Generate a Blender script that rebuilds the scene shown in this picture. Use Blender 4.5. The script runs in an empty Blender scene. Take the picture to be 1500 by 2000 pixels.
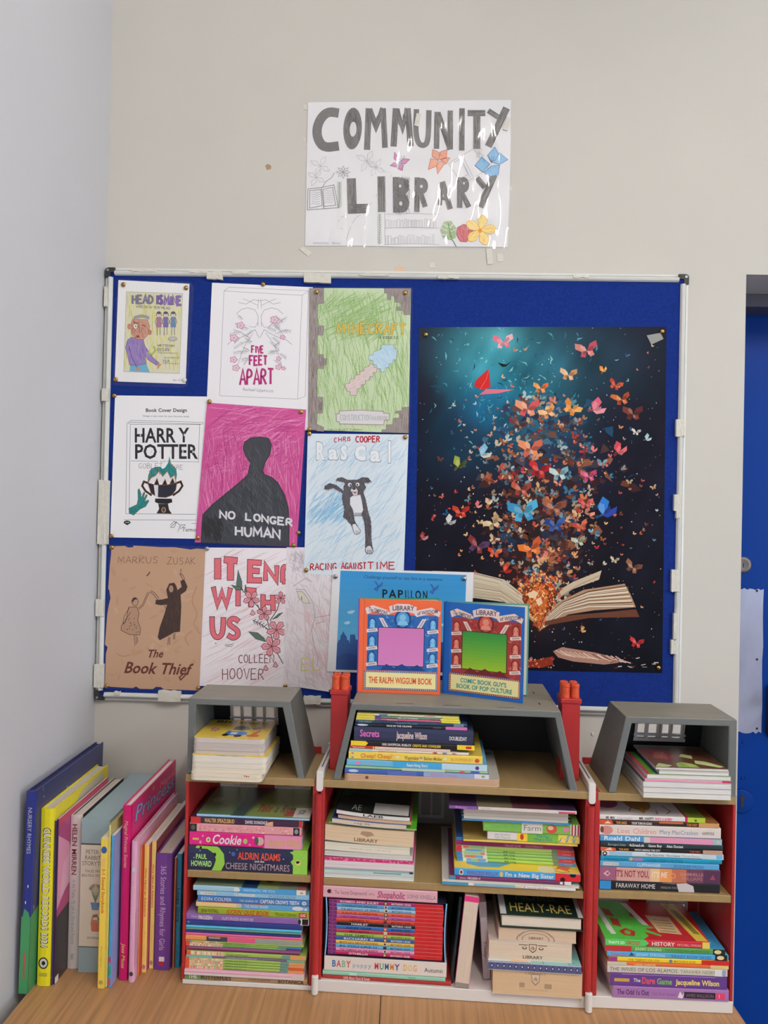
import bpy, math, random
from mathutils import Vector, Matrix
random.seed(7)
D = bpy.data
SC = bpy.context.scene
COL = SC.collection

# ------------------------------------------------------------------ camera
CX, CY, CZ = 0.6428, -1.5828, 1.55
YAW, PITCH, ROLL = -0.0315, 0.0090, 0.0220
FPX = 1500.0
_cy, _sy, _cp, _sp = math.cos(YAW), math.sin(YAW), math.cos(PITCH), math.sin(PITCH)
_f = Vector((_sy * _cp, _cy * _cp, _sp))
_r0 = Vector((_cy, -_sy, 0))
_u0 = _r0.cross(_f)
_r = math.cos(ROLL) * _r0 + math.sin(ROLL) * _u0
_u = -math.sin(ROLL) * _r0 + math.cos(ROLL) * _u0
CAMP = Vector((CX, CY, CZ))
cam_d = D.cameras.new('camera')
cam = D.objects.new('camera', cam_d)
COL.objects.link(cam)
cam_d.sensor_fit = 'VERTICAL'
cam_d.sensor_height = 36.0
cam_d.lens = FPX / 2000.0 * 36.0
cam_d.clip_start = 0.05
cam.matrix_world = Matrix(((_r.x, _u.x, -_f.x, CX), (_r.y, _u.y, -_f.y, CY), (_r.z, _u.z, -_f.z, CZ), (0, 0, 0, 1)))
SC.camera = cam

# ------------------------------------------------------------------ light and exposure
SC.view_settings.view_transform = 'Standard'
SC.view_settings.look = 'None'
SC.view_settings.exposure = 0.0
SC.view_settings.gamma = 1.0
SC.view_settings.use_curve_mapping = False
wd = D.worlds.new('room_daylight')
SC.world = wd
wd.use_nodes = True
bg = wd.node_tree.nodes['Background']
bg.inputs[0].default_value = (0.86, 0.91, 1.0, 1)
bg.inputs[1].default_value = 0.43


def area(name, loc, target, sx, sy, power, col):
    l = D.lights.new(name, 'AREA')
    l.shape = 'RECTANGLE'
    l.size, l.size_y, l.energy, l.color = sx, sy, power, col
    o = D.objects.new(name, l)
    COL.objects.link(o)
    o.location = loc
    o.rotation_euler = (Vector(target) - Vector(loc)).to_track_quat('-Z', 'Y').to_euler()
    return o


LAMPS = ((1.02, -1.95), (2.6, -1.95))      # fluorescent battens; their tubes are built with the ceiling
CEIL = 3.02
TUBE_GLOW = 152.0
area('window_daylight', (4.4, -3.2, 1.7), (0.2, -0.2, 1.4), 2.2, 1.6, 62, (0.78, 0.88, 1.0))


# ------------------------------------------------------------------ helpers
def lin(c):
    o = []
    for x in c[:3]:
        x = x / 255.0
        o.append(x / 12.92 if x <= 0.04045 else ((x + 0.055) / 1.055) ** 2.4)
    return (o[0], o[1], o[2], 1.0)


def ray(px, py):
    return _f + (px - 750.0) / FPX * _r - (py - 1000.0) / FPX * _u


def hit(px, py, n, k):
    d = ray(px, py)
    n = Vector(n)
    return CAMP + d * ((k - n.dot(CAMP)) / n.dot(d))


def wallpt(px, py, off=0.0):
    """point on the plane parallel to the back wall, OFF metres in front of it"""
    return hit(px, py, (0, 1, 0), -off)


_mats = {}


def mat(name, col=(200, 200, 200), rough=0.5, spec=0.4, metal=0.0, coat=0.0, attr=False, noise=None, bump=None, bands=None, sheen=0):
    if name in _mats:
        return _mats[name]
    m = D.materials.new(name)
    m.use_nodes = True
    nt = m.node_tree
    N, L = nt.nodes, nt.links
    b = N['Principled BSDF']
    b.inputs['Roughness'].default_value = rough
    b.inputs['Specular IOR Level'].default_value = spec
    b.inputs['Metallic'].default_value = metal
    b.inputs['Coat Weight'].default_value = coat
    b.inputs['Sheen Weight'].default_value = sheen
    if attr:
        a = N.new('ShaderNodeVertexColor')
        a.layer_name = 'Col'
        src = a.outputs['Color']
    else:
        rgb = N.new('ShaderNodeRGB')
        rgb.outputs[0].default_value = lin(col)
        src = rgb.outputs[0]
    tc = N.new('ShaderNodeTexCoord')
    if noise:                                   # (scale xyz, amount): mottling of the material itself
        mp = N.new('ShaderNodeMapping')
        mp.inputs['Scale'].default_value = noise[0]
        L.new(tc.outputs['Object'], mp.inputs[0])
        tx = N.new('ShaderNodeTexNoise')
        tx.inputs['Scale'].default_value = 1.0
        tx.inputs['Detail'].default_value = 5.0
        L.new(mp.outputs[0], tx.inputs['Vector'])
        mr = N.new('ShaderNodeMapRange')
        mr.inputs[1].default_value, mr.inputs[2].default_value = 0.3, 0.7
        mr.inputs[3].default_value, mr.inputs[4].default_value = 1 - noise[1], 1 + noise[1] * .6
        L.new(tx.outputs[0], mr.inputs[0])
        mx = N.new('ShaderNodeMix')
        mx.data_type = 'RGBA'
        mx.blend_type = 'MULTIPLY'
        mx.inputs[0].default_value = 1.0
        L.new(src, mx.inputs[6])
        L.new(mr.outputs[0], mx.inputs[7])
        src = mx.outputs[2]
    L.new(src, b.inputs['Base Color'])
    if bump:                                    # (scale xyz, strength, distance)
        mp = N.new('ShaderNodeMapping')
        mp.inputs['Scale'].default_value = bump[0]
        L.new(tc.outputs['Object'], mp.inputs[0])
        tx = N.new('ShaderNodeTexNoise')
        tx.inputs['Scale'].default_value = 1.0
        tx.inputs['Detail'].default_value = 3.0
        L.new(mp.outputs[0], tx.inputs['Vector'])
        bp = N.new('ShaderNodeBump')
        bp.inputs['Strength'].default_value = bump[1]
        bp.inputs['Distance'].default_value = bump[2]
        L.new(tx.outputs[0], bp.inputs['Height'])
        L.new(bp.outputs[0], b.inputs['Normal'])
    if bands:                                   # (scale, strength, distance): fine level courses
        wv = N.new('ShaderNodeTexWave')
        wv.wave_type, wv.bands_direction, wv.wave_profile = 'BANDS', 'Z', 'SAW'
        wv.inputs['Scale'].default_value = bands[0]
        L.new(tc.outputs['Object'], wv.inputs['Vector'])
        bp = N.new('ShaderNodeBump')
        bp.inputs['Strength'].default_value = bands[1]
        bp.inputs['Distance'].default_value = bands[2]
        L.new(wv.outputs[1], bp.inputs['Height'])
        L.new(bp.outputs[0], b.inputs['Normal'])
    _mats[name] = m
    return m


def film(name, fac, rough, bump=None, tint=(1, 1, 1)):
    """clear plastic film: mostly transparent with a glossy reflection"""
    m = D.materials.new(name)
    m.use_nodes = True
    nt = m.node_tree
    N, L = nt.nodes, nt.links
    for n in list(N):
        if n.type == 'BSDF_PRINCIPLED':
            N.remove(n)
    out = [n for n in N if n.type == 'OUTPUT_MATERIAL'][0]
    t = N.new('ShaderNodeBsdfTransparent')
    t.inputs[0].default_value = (*tint, 1)
    g = N.new('ShaderNodeBsdfGlossy')
    g.inputs['Roughness'].default_value = rough
    fr = N.new('ShaderNodeFresnel')
    fr.inputs[0].default_value = 1.5
    ma = N.new('ShaderNodeMath')
    ma.operation = 'MULTIPLY'
    ma.inputs[1].default_value = fac
    L.new(fr.outputs[0], ma.inputs[0])
    mx = N.new('ShaderNodeMixShader')
    L.new(ma.outputs[0], mx.inputs[0])
    L.new(t.outputs[0], mx.inputs[1])
    L.new(g.outputs[0], mx.inputs[2])
    L.new(mx.outputs[0], out.inputs[0])
    if bump:
        tc = N.new('ShaderNodeTexCoord')
        mp = N.new('ShaderNodeMapping')
        mp.inputs['Scale'].default_value = bump[0]
        L.new(tc.outputs['Object'], mp.inputs[0])
        tx = N.new('ShaderNodeTexNoise')
        tx.inputs['Scale'].default_value = 1.0
        tx.inputs['Detail'].default_value = 1.5
        L.new(mp.outputs[0], tx.inputs['Vector'])
        bp = N.new('ShaderNodeBump')
        bp.inputs['Strength'].default_value = bump[1]
        bp.inputs['Distance'].default_value = bump[2]
        L.new(tx.outputs[0], bp.inputs['Height'])
        L.new(bp.outputs[0], g.inputs['Normal'])
        L.new(bp.outputs[0], fr.inputs['Normal'])
    return m


class MB:
    """collects faces with a colour each and links them as ONE mesh object"""

    def __init__(s):
        s.v, s.f, s.c, s.m = [], [], [], []

    def add(s, verts, faces, col=(200, 200, 200), mi=0):
        b = len(s.v)
        s.v += [tuple(p) for p in verts]
        lc = lin(col) if len(col) == 3 else col
        for fc in faces:
            s.f.append([b + i for i in fc])
            s.c.append(lc)
            s.m.append(mi)

    def poly(s, pts, col, mi=0):
        s.add(pts, [list(range(len(pts)))], col, mi)

    def box(s, x0, x1, y0, y1, z0, z1, col=(200, 200, 200), mi=0, M=None):
        v = [Vector((x, y, z)) for x in (x0, x1) for y in (y0, y1) for z in (z0, z1)]
        if M is not None:
            v = [M @ p for p in v]
        s.add(v, [(0, 1, 3, 2), (4, 6, 7, 5), (0, 4, 5, 1), (2, 3, 7, 6), (0, 2, 6, 4), (1, 5, 7, 3)], col, mi)

    def extr(s, prof, A, B, U, V, col, mi=0, cols=None, n=1):
        """profile points (p, q) -> A + p U + q V, swept from A to B"""
        A, B, U, V = Vector(A), Vector(B), Vector(U), Vector(V)
        k = len(prof)
        vs = []
        for i in range(n + 1):
            O = A.lerp(B, i / n)
            vs += [O + U * p + V * q for p, q in prof]
        b = len(s.v)
        s.v += [tuple(p) for p in vs]
        for i in range(n):
            for j in range(k):
                j2 = (j + 1) % k
                s.f.append([b + i * k + j, b + i * k + j2, b + (i + 1) * k + j2, b + (i + 1) * k + j])
                s.c.append(lin(cols[j]) if cols and cols[j] else lin(col))
                s.m.append(mi)
        for e in (0, n):
            fc = [b + e * k + j for j in range(k)]
            s.f.append(fc if e else fc[::-1])
            s.c.append(lin(col))
            s.m.append(mi)

    def lathe(s, prof, loc, axis=(0, 0, 1), n=20, col=(200, 200, 200), mi=0):
        q = Vector((0, 0, 1)).rotation_difference(Vector(axis)).to_matrix()
        L = Vector(loc)
        k = len(prof)
        vs = []
        for i in range(n):
            a = 2 * math.pi * i / n
            vs += [L + q @ Vector((r * math.cos(a), r * math.sin(a), z)) for r, z in prof]
        fs = []
        for i in range(n):
            i2 = (i + 1) % n
            for j in range(k - 1):
                fs.append((i * k + j, i2 * k + j, i2 * k + j + 1, i * k + j + 1))
        if prof[0][0] > 1e-7:
            fs.append([i * k for i in range(n)][::-1])
        if prof[-1][0] > 1e-7:
            fs.append([i * k + k - 1 for i in range(n)])
        s.add(vs, fs, col, mi)

    def mesh(s, name, mats, inv=None, smooth=False):
        me = D.meshes.new(name)
        v = s.v if inv is None else [tuple(inv @ Vector(p)) for p in s.v]
        me.from_pydata(v, [], s.f)
        at = me.color_attributes.new('Col', 'FLOAT_COLOR', 'CORNER')
        buf = []
        for fc, c in zip(s.f, s.c):
            if isinstance(c, list):
                for x in c:
                    buf += x
            else:
                buf += list(c) * len(fc)
        at.data.foreach_set('color', buf)
        for m in (mats if isinstance(mats, (list, tuple)) else [mats]):
            me.materials.append(m)
        me.polygons.foreach_set('material_index', s.m)
        if smooth:
            me.polygons.foreach_set('use_smooth', [True] * len(s.f))
        me.update()
        return me

    def build(s, name, mats, parent=None, M=None, smooth=False, bevel=0.0):
        """M: the matrix of the object whose space the mesh lives in (the thing's own, or its parent's)"""
        inv = M.inverted() if M is not None else None
        o = D.objects.new(name, s.mesh(name, mats, inv, smooth))
        COL.objects.link(o)
        if parent is not None:
            o.parent = parent
        elif M is not None:
            o.matrix_world = M
        if bevel:
            b = o.modifiers.new('edge_rounding', 'BEVEL')
            b.width, b.segments, b.limit_method = bevel, 2, 'ANGLE'
        return o


def tag(o, label=None, cat=None, group=None, kind=None):
    if label:
        o['label'] = label
    if cat:
        o['category'] = cat
    if group:
        o['group'] = group
    if kind:
        o['kind'] = kind
    return o


def thing(name, M, label, cat, group=None, kind=None):
    o = D.objects.new(name, None)
    COL.objects.link(o)
    o.empty_display_size = 0.05
    o.matrix_world = M
    return tag(o, label, cat, group, kind)


def T(x, y, z):
    return Matrix.Translation((x, y, z))


def RZ(a):
    return Matrix.Rotation(a, 4, 'Z')


# ------------------------------------------------------------------ lettering: glyph outlines of the built-in font, filled
GL = {}


def load_glyphs():
    chars = [chr(i) for i in range(33, 127)]
    tmp = []
    for bold in (0, 1):
        for ch in chars:
            cu = D.curves.new('glyph', 'FONT')
            cu.body = ch + '|'
            cu.resolution_u = 2
            cu.offset = 0.022 * bold
            o = D.objects.new('glyph', cu)
            COL.objects.link(o)
            tmp.append((ch, bold, o, cu))
    dg = bpy.context.evaluated_depsgraph_get()
    raw = {}
    for ch, bold, o, cu in tmp:
        ev = o.evaluated_get(dg)
        me = ev.to_mesh()
        vs = [(v.co.x, v.co.y) for v in me.vertices]
        fs = [tuple(p.vertices) for p in me.polygons]
        raw[ch, bold] = (vs, fs)
        ev.to_mesh_clear()
    for ch, bold, o, cu in tmp:
        D.objects.remove(o)
        D.curves.remove(cu)
    for bold in (0, 1):
        vs, fs = raw['|', bold]
        w2 = max(x for x, y in vs)
        one = [x for x, y in vs]
        left = min(one)
        bw = [x for x in one if x < left + (w2 - left) * 0.45]
        bar_l, bar_r = min(bw), max(bw)
        for ch in chars:
            vs, fs = raw[ch, bold]
            mx = max(x for x, y in vs)
            adv = mx - bar_r
            cut = mx - (bar_r - bar_l) - 1e-4
            keep = [f for f in fs if min(vs[i][0] for i in f) < cut - 1e-5]
            idx = sorted({i for f in keep for i in f})
            ren = {i: k for k, i in enumerate(idx)}
            GL[ch, bold] = ([vs[i] for i in idx], [tuple(ren[i] for i in f) for f in keep], adv)


load_glyphs()
_H = max(y for x, y in GL['H', 0][0])


class Canvas:
    """prints flat polygons, each a hair above the last, through a mapping (x, y, height) -> point"""

    def __init__(s, mb, mapf, flip=False, inc=3e-6, h0=4e-5, mi=0, clip=False):
        if clip:                                # keep the print on the face it is printed on
            m0 = mapf
            mapf = lambda x, y, h: m0(min(1.0, max(0.0, x)), min(1.0, max(0.0, y)), h)
        s.mb, s.map, s.h, s.inc, s.flip, s.mi = mb, mapf, h0, inc, flip, mi

    def _n(s):
        s.h += s.inc
        return s.h

    def poly(s, pts, col):
        h = s._n()
        s.mb.poly([s.map(x, y, h) for x, y in pts], col, s.mi)

    def cpoly(s, pts, cols):
        h = s._n()
        s.mb.poly([s.map(x, y, h) for x, y in pts], (0, 0, 0), s.mi)
        s.mb.c[-1] = [lin(c) for c in cols]

    def rect(s, x0, x1, y0, y1, col):
        s.poly([(x0, y0), (x1, y0), (x1, y1), (x0, y1)], col)

    def ell(s, cx, cy, rx, ry, col, rot=0, n=16, a0=0, a1=2 * math.pi):
        c, q = math.cos(rot), math.sin(rot)
        pts = []
        for i in range(n + (0 if a1 - a0 > 6.2 else 1)):
            a = a0 + (a1 - a0) * i / n
            x, y = rx * math.cos(a), ry * math.sin(a)
            pts.append((cx + x * c - y * q, cy + x * q + y * c))
        s.poly(pts, col)

    def stroke(s, pts, w, col, closed=False):
        """mitred ribbon; w one width, or a width per point"""
        P = [Vector(p) for p in pts]
        k = []
        for p in P:
            if not k or (p - k[-1]).length > 1e-6:
                k.append(p)
        P = k
        if closed and (P[0] - P[-1]).length < 1e-6:
            P.pop()
        n = len(P)
        if n < 2:
            return
        Lf, Rt = [], []
        for i in range(n):
            wi = (w[i] if isinstance(w, (list, tuple)) else w) * 0.5
            a = P[i - 1] if (i > 0 or closed) else None
            b = P[(i + 1) % n] if (i < n - 1 or closed) else None
            d1 = (P[i] - a).normalized() if a is not None else None
            d2 = (b - P[i]).normalized() if b is not None else None
            d = (d1 + d2) if (d1 and d2) else (d1 or d2)
            if d.length < 1e-3:
                d = d1
            d = d.normalized()
            nn = Vector((-d.y, d.x))
            k = 1.0
            if d1 and d2:
                k = 1.0 / max(0.45, abs(nn.dot(Vector((-d1.y, d1.x)))))
            Lf.append(P[i] + nn * wi * k)
            Rt.append(P[i] - nn * wi * k)
        h = s._n()
        vs = [s.map(p.x, p.y, h) for p in Lf + Rt]
        m = n if closed else n - 1
        s.mb.add(vs, [(i, (i + 1) % n, n + (i + 1) % n, n + i) for i in range(m)], col, s.mi)

    def text(s, st, x0, x1, yb, yt, col, bold=0, shear=0.0, slope=0.0, wob=0.0):
        """text whose baseline is yb, capital height |yt-yb|, stretched to run from x0 to x1"""
        adv, run = [], 0.0
        for ch in st:
            a = 0.32 if ch == ' ' else GL[ch, bold][2]
            adv.append((run, a))
            run += a
        sx = (x1 - x0) / run
        sy = (yt - yb) / _H
        h = s._n()
        for ch, (o, a) in zip(st, adv):
            if ch == ' ':
                continue
            vs, fs, _ = GL[ch, bold]
            dy = random.uniform(-wob, wob) * (yt - yb)
            sc = 1 + random.uniform(-wob, wob)
            vv = []
            for gx, gy in vs:
                X = x0 + (o + gx + shear * gy) * sx
                vv.append(s.map(X, yb + gy * sy * sc + dy + slope * (X - x0), h))
            s.mb.add(vv, fs, col, s.mi)

    def hatch(s, x0, x1, y0, y1, n, ang, ln, w, cols, inside=None, jit=0.25):
        """pencil strokes"""
        for _ in range(n):
            x, y = random.uniform(x0, x1), random.uniform(y0, y1)
            a = ang + random.uniform(-jit, jit)
            l = ln * random.uniform(0.5, 1.2) * 0.5
            p, q = (x - l * math.cos(a), y - l * math.sin(a)), (x + l * math.cos(a), y + l * math.sin(a))
            m = ((p[0] + q[0]) / 2 + random.uniform(-.06, .06) * l, (p[1] + q[1]) / 2 + random.uniform(-.06, .06) * l)
            if inside and not (inside(*p) and inside(*q)):
                continue
            ww = w * random.uniform(0.6, 1.3)
            s.stroke([p, m, q], [ww * .4, ww, ww * .4], random.choice(cols))


def inpoly(poly):
    def f(x, y):
        r = False
        j = len(poly) - 1
        for i in range(len(poly)):
            xi, yi = poly[i]
            xj, yj = poly[j]
            if (yi > y) != (yj > y) and x < (xj - xi) * (y - yi) / (yj - yi) + xi:
                r = not r
            j = i
        return r
    return f


def mixc(a, b, t):
    return tuple(a[i] + (b[i] - a[i]) * t for i in range(3))


# strokes of hand-drawn capitals on a 0.7 x 1 grid
HAND = {
    'A': [[(0, 0), (.33, 1), (.66, 0)], [(.12, .36), (.54, .36)]],
    'B': [[(.03, 0), (0, 1), (.38, .98), (.52, .82), (.46, .62), (.04, .53)], [(.04, .53), (.5, .47), (.62, .25), (.5, .04), (.03, 0)]],
    'C': [[(.62, .84), (.46, .98), (.24, .96), (.06, .75), (.02, .45), (.12, .14), (.34, .01), (.62, .12)]],
    'D': [[(.02, 0), (.02, 1), (.32, .95), (.6, .7), (.62, .35), (.4, .06), (.02, 0)]],
    'E': [[(.58, 1), (.02, 1), (0, 0), (.6, .02)], [(.02, .53), (.48, .54)]],
    'F': [[(.6, 1), (.02, 1), (0, 0)], [(.02, .52), (.45, .54)]],
    'G': [[(.6, .84), (.42, .99), (.2, .94), (.04, .68), (.05, .28), (.22, .03), (.5, .06), (.6, .38), (.34, .4)]],
    'H': [[(.02, 0), (.03, 1)], [(.6, 0), (.58, 1)], [(.03, .5), (.59, .52)]],
    'I': [[(.2, 0), (.2, 1)]],
    'K': [[(.02, 0), (.02, 1)], [(.56, 1), (.04, .48), (.6, 0)]],
    'L': [[(.04, 1), (.02, .01), (.56, .02)]],
    'M': [[(0, 0), (.06, 1), (.36, .35), (.66, 1), (.72, 0)]],
    'N': [[(.02, 0), (.03, 1), (.6, .02), (.62, 1)]],
    'O': [[(.32, 1), (.1, .85), (.02, .5), (.1, .14), (.32, 0), (.54, .14), (.63, .5), (.54, .85), (.34, 1)]],
    'P': [[(.02, 0), (.02, 1), (.42, .97), (.58, .76), (.46, .52), (.03, .47)]],
    'R': [[(.02, 0), (.02, 1), (.42, .97), (.56, .76), (.44, .54), (.04, .5)], [(.22, .5), (.6, 0)]],
    'S': [[(.56, .86), (.36, 1), (.12, .9), (.08, .68), (.3, .54), (.52, .4), (.54, .16), (.3, 0), (.04, .14)]],
    'T': [[(0, 1), (.64, .98)], [(.32, .99), (.31, 0)]],
    'U': [[(.03, 1), (.04, .3), (.2, .02), (.42, .03), (.58, .3), (.6, 1)]],
    'V': [[(0, 1), (.32, 0), (.62, 1)]],
    'W': [[(0, 1), (.2, 0), (.42, .75), (.64, 0), (.84, 1)]],
    'Y': [[(0, 1), (.32, .5), (.64, 1)], [(.32, .5), (.3, 0)]],
    'Z': [[(.03, 1), (.6, 1), (.02, 0), (.62, .01)]],
}
WID = {'I': .4, 'M': .76, 'W': .88}


ROUND = set('BCDGOPRSU')


def chaikin(pts, n=2):
    for _ in range(n):
        q = [pts[0]]
        for a, b in zip(pts, pts[1:]):
            q += [(a[0] * .75 + b[0] * .25, a[1] * .75 + b[1] * .25), (a[0] * .25 + b[0] * .75, a[1] * .25 + b[1] * .75)]
        pts = q + [pts[-1]]
    return pts


def hand(cv, st, x0, x1, yb, yt, w, col, slope=0.0, wob=0.04, outline=None, ow=0):
    """hand-drawn capitals as pen strokes; outline: a darker edge round thick letters"""
    run = sum((.32 if c == ' ' else WID.get(c, .66) + .14) for c in st) - .14
    sx, hh = (x1 - x0) / run, (yt - yb)
    o = 0.0
    lines = []
    for c in st:
        if c == ' ':
            o += .32
            continue
        dy = random.uniform(-wob, wob) * hh
        for ln in HAND[c]:
            pts = []
            for gx, gy in ln:
                X = x0 + (o + gx) * sx
                pts.append((X, yb + gy * hh + dy + slope * (X - x0) + random.uniform(-.2, .2) * wob * hh))
            lines.append(chaikin(pts) if c in ROUND and len(pts) > 3 else pts)
        o += WID.get(c, .66) + .14
    if outline:
        for p in lines:
            cv.stroke(ext(p, ow), w + 2 * ow, outline)
    for p in lines:
        cv.stroke(p, w, col)


def ext(p, e):
    a, b = Vector(p[0]), Vector(p[1])
    c, d = Vector(p[-1]), Vector(p[-2])
    return [tuple(a + (a - b).normalized() * e)] + list(p[1:-1]) + [tuple(c + (c - d).normalized() * e)]

# ------------------------------------------------------------------ materials
M_wall = mat('wall_paint', (203, 198, 190), 0.62, 0.3, noise=((2.2, 2.2, 2.2), 0.035), bump=((70, 70, 70), 0.25, 0.0012))
M_wall2 = mat('side_wall_paint', (198, 197, 201), 0.6, 0.3, noise=((2.0, 2.0, 2.0), 0.035), bump=((60, 60, 60), 0.25, 0.0012))
M_floor = mat('floor_vinyl', (120, 112, 104), 0.5, noise=((6, 6, 6), 0.1))
M_ceil = mat('ceiling_paint', (236, 235, 230), 0.8)
M_felt = mat('blue_felt', (22, 46, 122), 0.95, 0.1, noise=((260, 260, 260), 0.22), bump=((500, 500, 500), 0.35, 0.0008), sheen=0.05)
M_alu = mat('white_aluminium', (214, 213, 208), 0.32, 0.5, noise=((30, 30, 30), 0.04))
M_black = mat('black_plastic', (48, 48, 48), 0.5)
M_tape = mat('masking_tape', (216, 211, 200), 0.75, 0.2, noise=((120, 120, 120), 0.07), bump=((260, 260, 260), 0.5, 0.0008))
M_print = mat('printed_paper', rough=0.62, spec=0.3, attr=True)
M_gloss = mat('glossy_print', rough=0.3, spec=0.45, attr=True)
M_pages = mat('page_edges', rough=0.85, spec=0.2, attr=True, noise=((14, 14, 2600), 0.16))
M_brass = mat('brass', (176, 138, 78), 0.28, 0.5, metal=1.0)
M_steel = mat('steel', (176, 174, 172), 0.3, 0.5, metal=1.0)
M_red = mat('red_plastic', (176, 44, 46), 0.36, 0.45, noise=((40, 40, 8), 0.07))
M_pot = mat('terracotta_plastic', (205, 78, 44), 0.4, 0.4)
M_tan = mat('tan_shelf_board', (158, 132, 90), 0.42, 0.4, noise=((120, 10, 10), 0.07))
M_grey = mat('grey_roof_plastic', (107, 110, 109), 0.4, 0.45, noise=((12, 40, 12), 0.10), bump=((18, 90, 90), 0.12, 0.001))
M_rooftop = mat('pale_roof_top', (134, 129, 119), 0.5, 0.35, noise=((14, 30, 14), 0.10))  # roof tops: a paler, warmer grey than the fronts
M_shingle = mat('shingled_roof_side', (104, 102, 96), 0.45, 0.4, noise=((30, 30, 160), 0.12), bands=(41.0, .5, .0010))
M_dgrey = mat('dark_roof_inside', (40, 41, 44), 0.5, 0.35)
M_white = mat('white_plastic', (222, 216, 212), 0.35, 0.45)
M_frame = mat('window_plastic', (176, 172, 172), 0.4, 0.4)
M_wood = mat('oak_laminate', (178, 134, 92), 0.38, 0.4, noise=((140, 3.4, 20), 0.28), bump=((160, 5, 30), 0.08, 0.0005))
M_leg = mat('grey_steel_leg', (96, 98, 102), 0.45, 0.4, metal=0.6)
M_doorblue = mat('blue_gloss_paint', (10, 56, 140), 0.34, 0.1, noise=((5, 5, 5), 0.06), bump=((45, 45, 45), 0.3, 0.0015))
M_doorgrey = mat('violet_grey_paint', (92, 90, 102), 0.4, 0.4, noise=((8, 8, 8), 0.08))
M_plate = mat('scuffed_plate', (170, 172, 196), 0.28, 0.5, metal=0.35, noise=((22, 22, 9), 0.12))
M_tube = D.materials.new('lit_fluorescent_tube')
M_tube.use_nodes = True
_b = M_tube.node_tree.nodes['Principled BSDF']
_b.inputs['Emission Color'].default_value = (1.0, 0.955, 0.88, 1)
_b.inputs['Emission Strength'].default_value = TUBE_GLOW
M_film = film('clear_film', 1.0, 0.14, ((9, 9, 6), 0.35, 0.01))
M_signfilm = film('wavy_film', 1.5, 0.05, ((16, 16, 7), 0.8, 0.016))

# ------------------------------------------------------------------ the setting
DX, DZ = 1.3209, 2.0643          # door opening: its near edge, its top
mb = MB()
mb.box(-0.1, DX, 0, 0.13, 0, CEIL)
mb.box(DX, DX + 0.92, 0, 0.13, DZ, CEIL)
mb.box(DX + 0.92, 3.6, 0, 0.13, 0, CEIL)
tag(mb.build('wall_back', M_wall), 'cream painted back wall above the noticeboard', 'wall', kind='structure')
mb = MB()
mb.box(-0.1, 0, -4.8, 0.0, 0, CEIL)
tag(mb.build('wall_left', M_wall2), 'grey white side wall meeting the noticeboard wall in a corner', 'wall', kind='structure')
mb = MB()
mb.box(-0.1, 3.6, -4.8, 1.2, -0.05, 0)
tag(mb.build('floor', M_floor), 'grey vinyl floor under the tables', 'floor', kind='structure')
mb = MB()
mb.box(-0.1, 3.6, -4.8, 1.2, CEIL, CEIL + 0.05)
tag(mb.build('ceiling', M_ceil), 'white ceiling of the room with strip lights', 'ceiling', kind='structure')

# doorway with blue door, set behind the wall
DY = 0.197
Md = T(DX, 0.13, 0)
t = thing('door_1', Md, 'blue painted door set back in the wall', 'door', kind='structure')
mb = MB()
zf = 2.0357
mb.box(DX - 0.05, DX + 0.97, 0.1305, 0.24, zf, zf + 0.09)
mb.box(DX - 0.05, DX + 0.014, 0.1305, 0.24, 0, zf)
mb.box(DX + 0.905, DX + 0.97, 0.1305, 0.24, 0, zf)
mb.build('door_frame', M_doorgrey, t, Md, bevel=0.002)
mb = MB()
mb.box(DX - 0.03, DX + 0.90, DY, DY + 0.044, 0.004, zf + 0.03)
mb.build('door_leaf', M_doorblue, t, Md, bevel=0.002)


def dpt(px, py, off=0.0):
    return hit(px, py, (0, 1, 0), DY - off)


a, b = dpt(1443, 1149), dpt(1486.3, 1431)
mb = MB()
ed = [(a.x - .045, a.z)] + [(a.x + (b.x - a.x) * k / 9, a.z + random.uniform(-.003, .003)) for k in range(10)]
ed += [(b.x + random.uniform(-.0012, .0012), a.z + (b.z - a.z) * k / 10) for k in range(1, 10)]
ed += [(b.x - (b.x - a.x) * k / 9, b.z + random.uniform(-.003, .003)) for k in range(10)] + [(a.x - .045, b.z)]
mb.extr([(x, z) for x, z in ed], (0, DY - 0.0016, 0), (0, DY - 0.0002, 0), (1, 0, 0), (0, 0, 1), (200, 200, 210))
pp = mb.build('push_plate', M_plate, t, Md)
pp['label'] = 'scuffed silver push plate'
for yy in (1154, 1288, 1423):
    c = dpt(1478.5, yy, .0018)
    mb = MB()
    mb.lathe([(0.0001, .0014), (.002, .0010), (.0028, 0)], c, (0, -1, 0), 12)
    mb.build('screw', M_black, pp, Md)
c = dpt(1451, 1103)
mb = MB()
mb.lathe([(.0001, .003), (.011, .003), (.0165, .004), (.0185, .002), (.0185, 0)], c, (0, -1, 0), 28)
lk = mb.build('lock_cylinder', mat('worn_lock_metal', (116, 108, 106), .42, .4, metal=.5), t, Md, smooth=True)
mb = MB()
mb.box(c.x - .001, c.x + .001, DY - .0036, DY - .0031, c.z - .006, c.z + .004)
mb.build('key_slot', M_black, lk, Md)
c = dpt(1448, 1564.5)
mb = MB()
mb.lathe([(.0001, .004), (.024, .004), (.027, .003), (.028, 0)], c, (0, -1, 0), 32)
es = mb.build('keyhole_plate', M_doorblue, t, Md, smooth=True)
mb = MB()
kp = [(.0052 * math.sin(k * .349), .008 + .0062 * math.cos(k * .349)) for k in range(-7, 8)] + [(.0032, -.012), (0, -.0142), (-.0032, -.012)]
mb.extr(kp, (c.x, DY - .0048, c.z), (c.x, DY - .0042, c.z), (1, 0, 0), (0, 0, 1), (20, 20, 20))
mb.build('keyhole', M_black, es, Md)
c = dpt(1506, 1386)
mb = MB()
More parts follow.
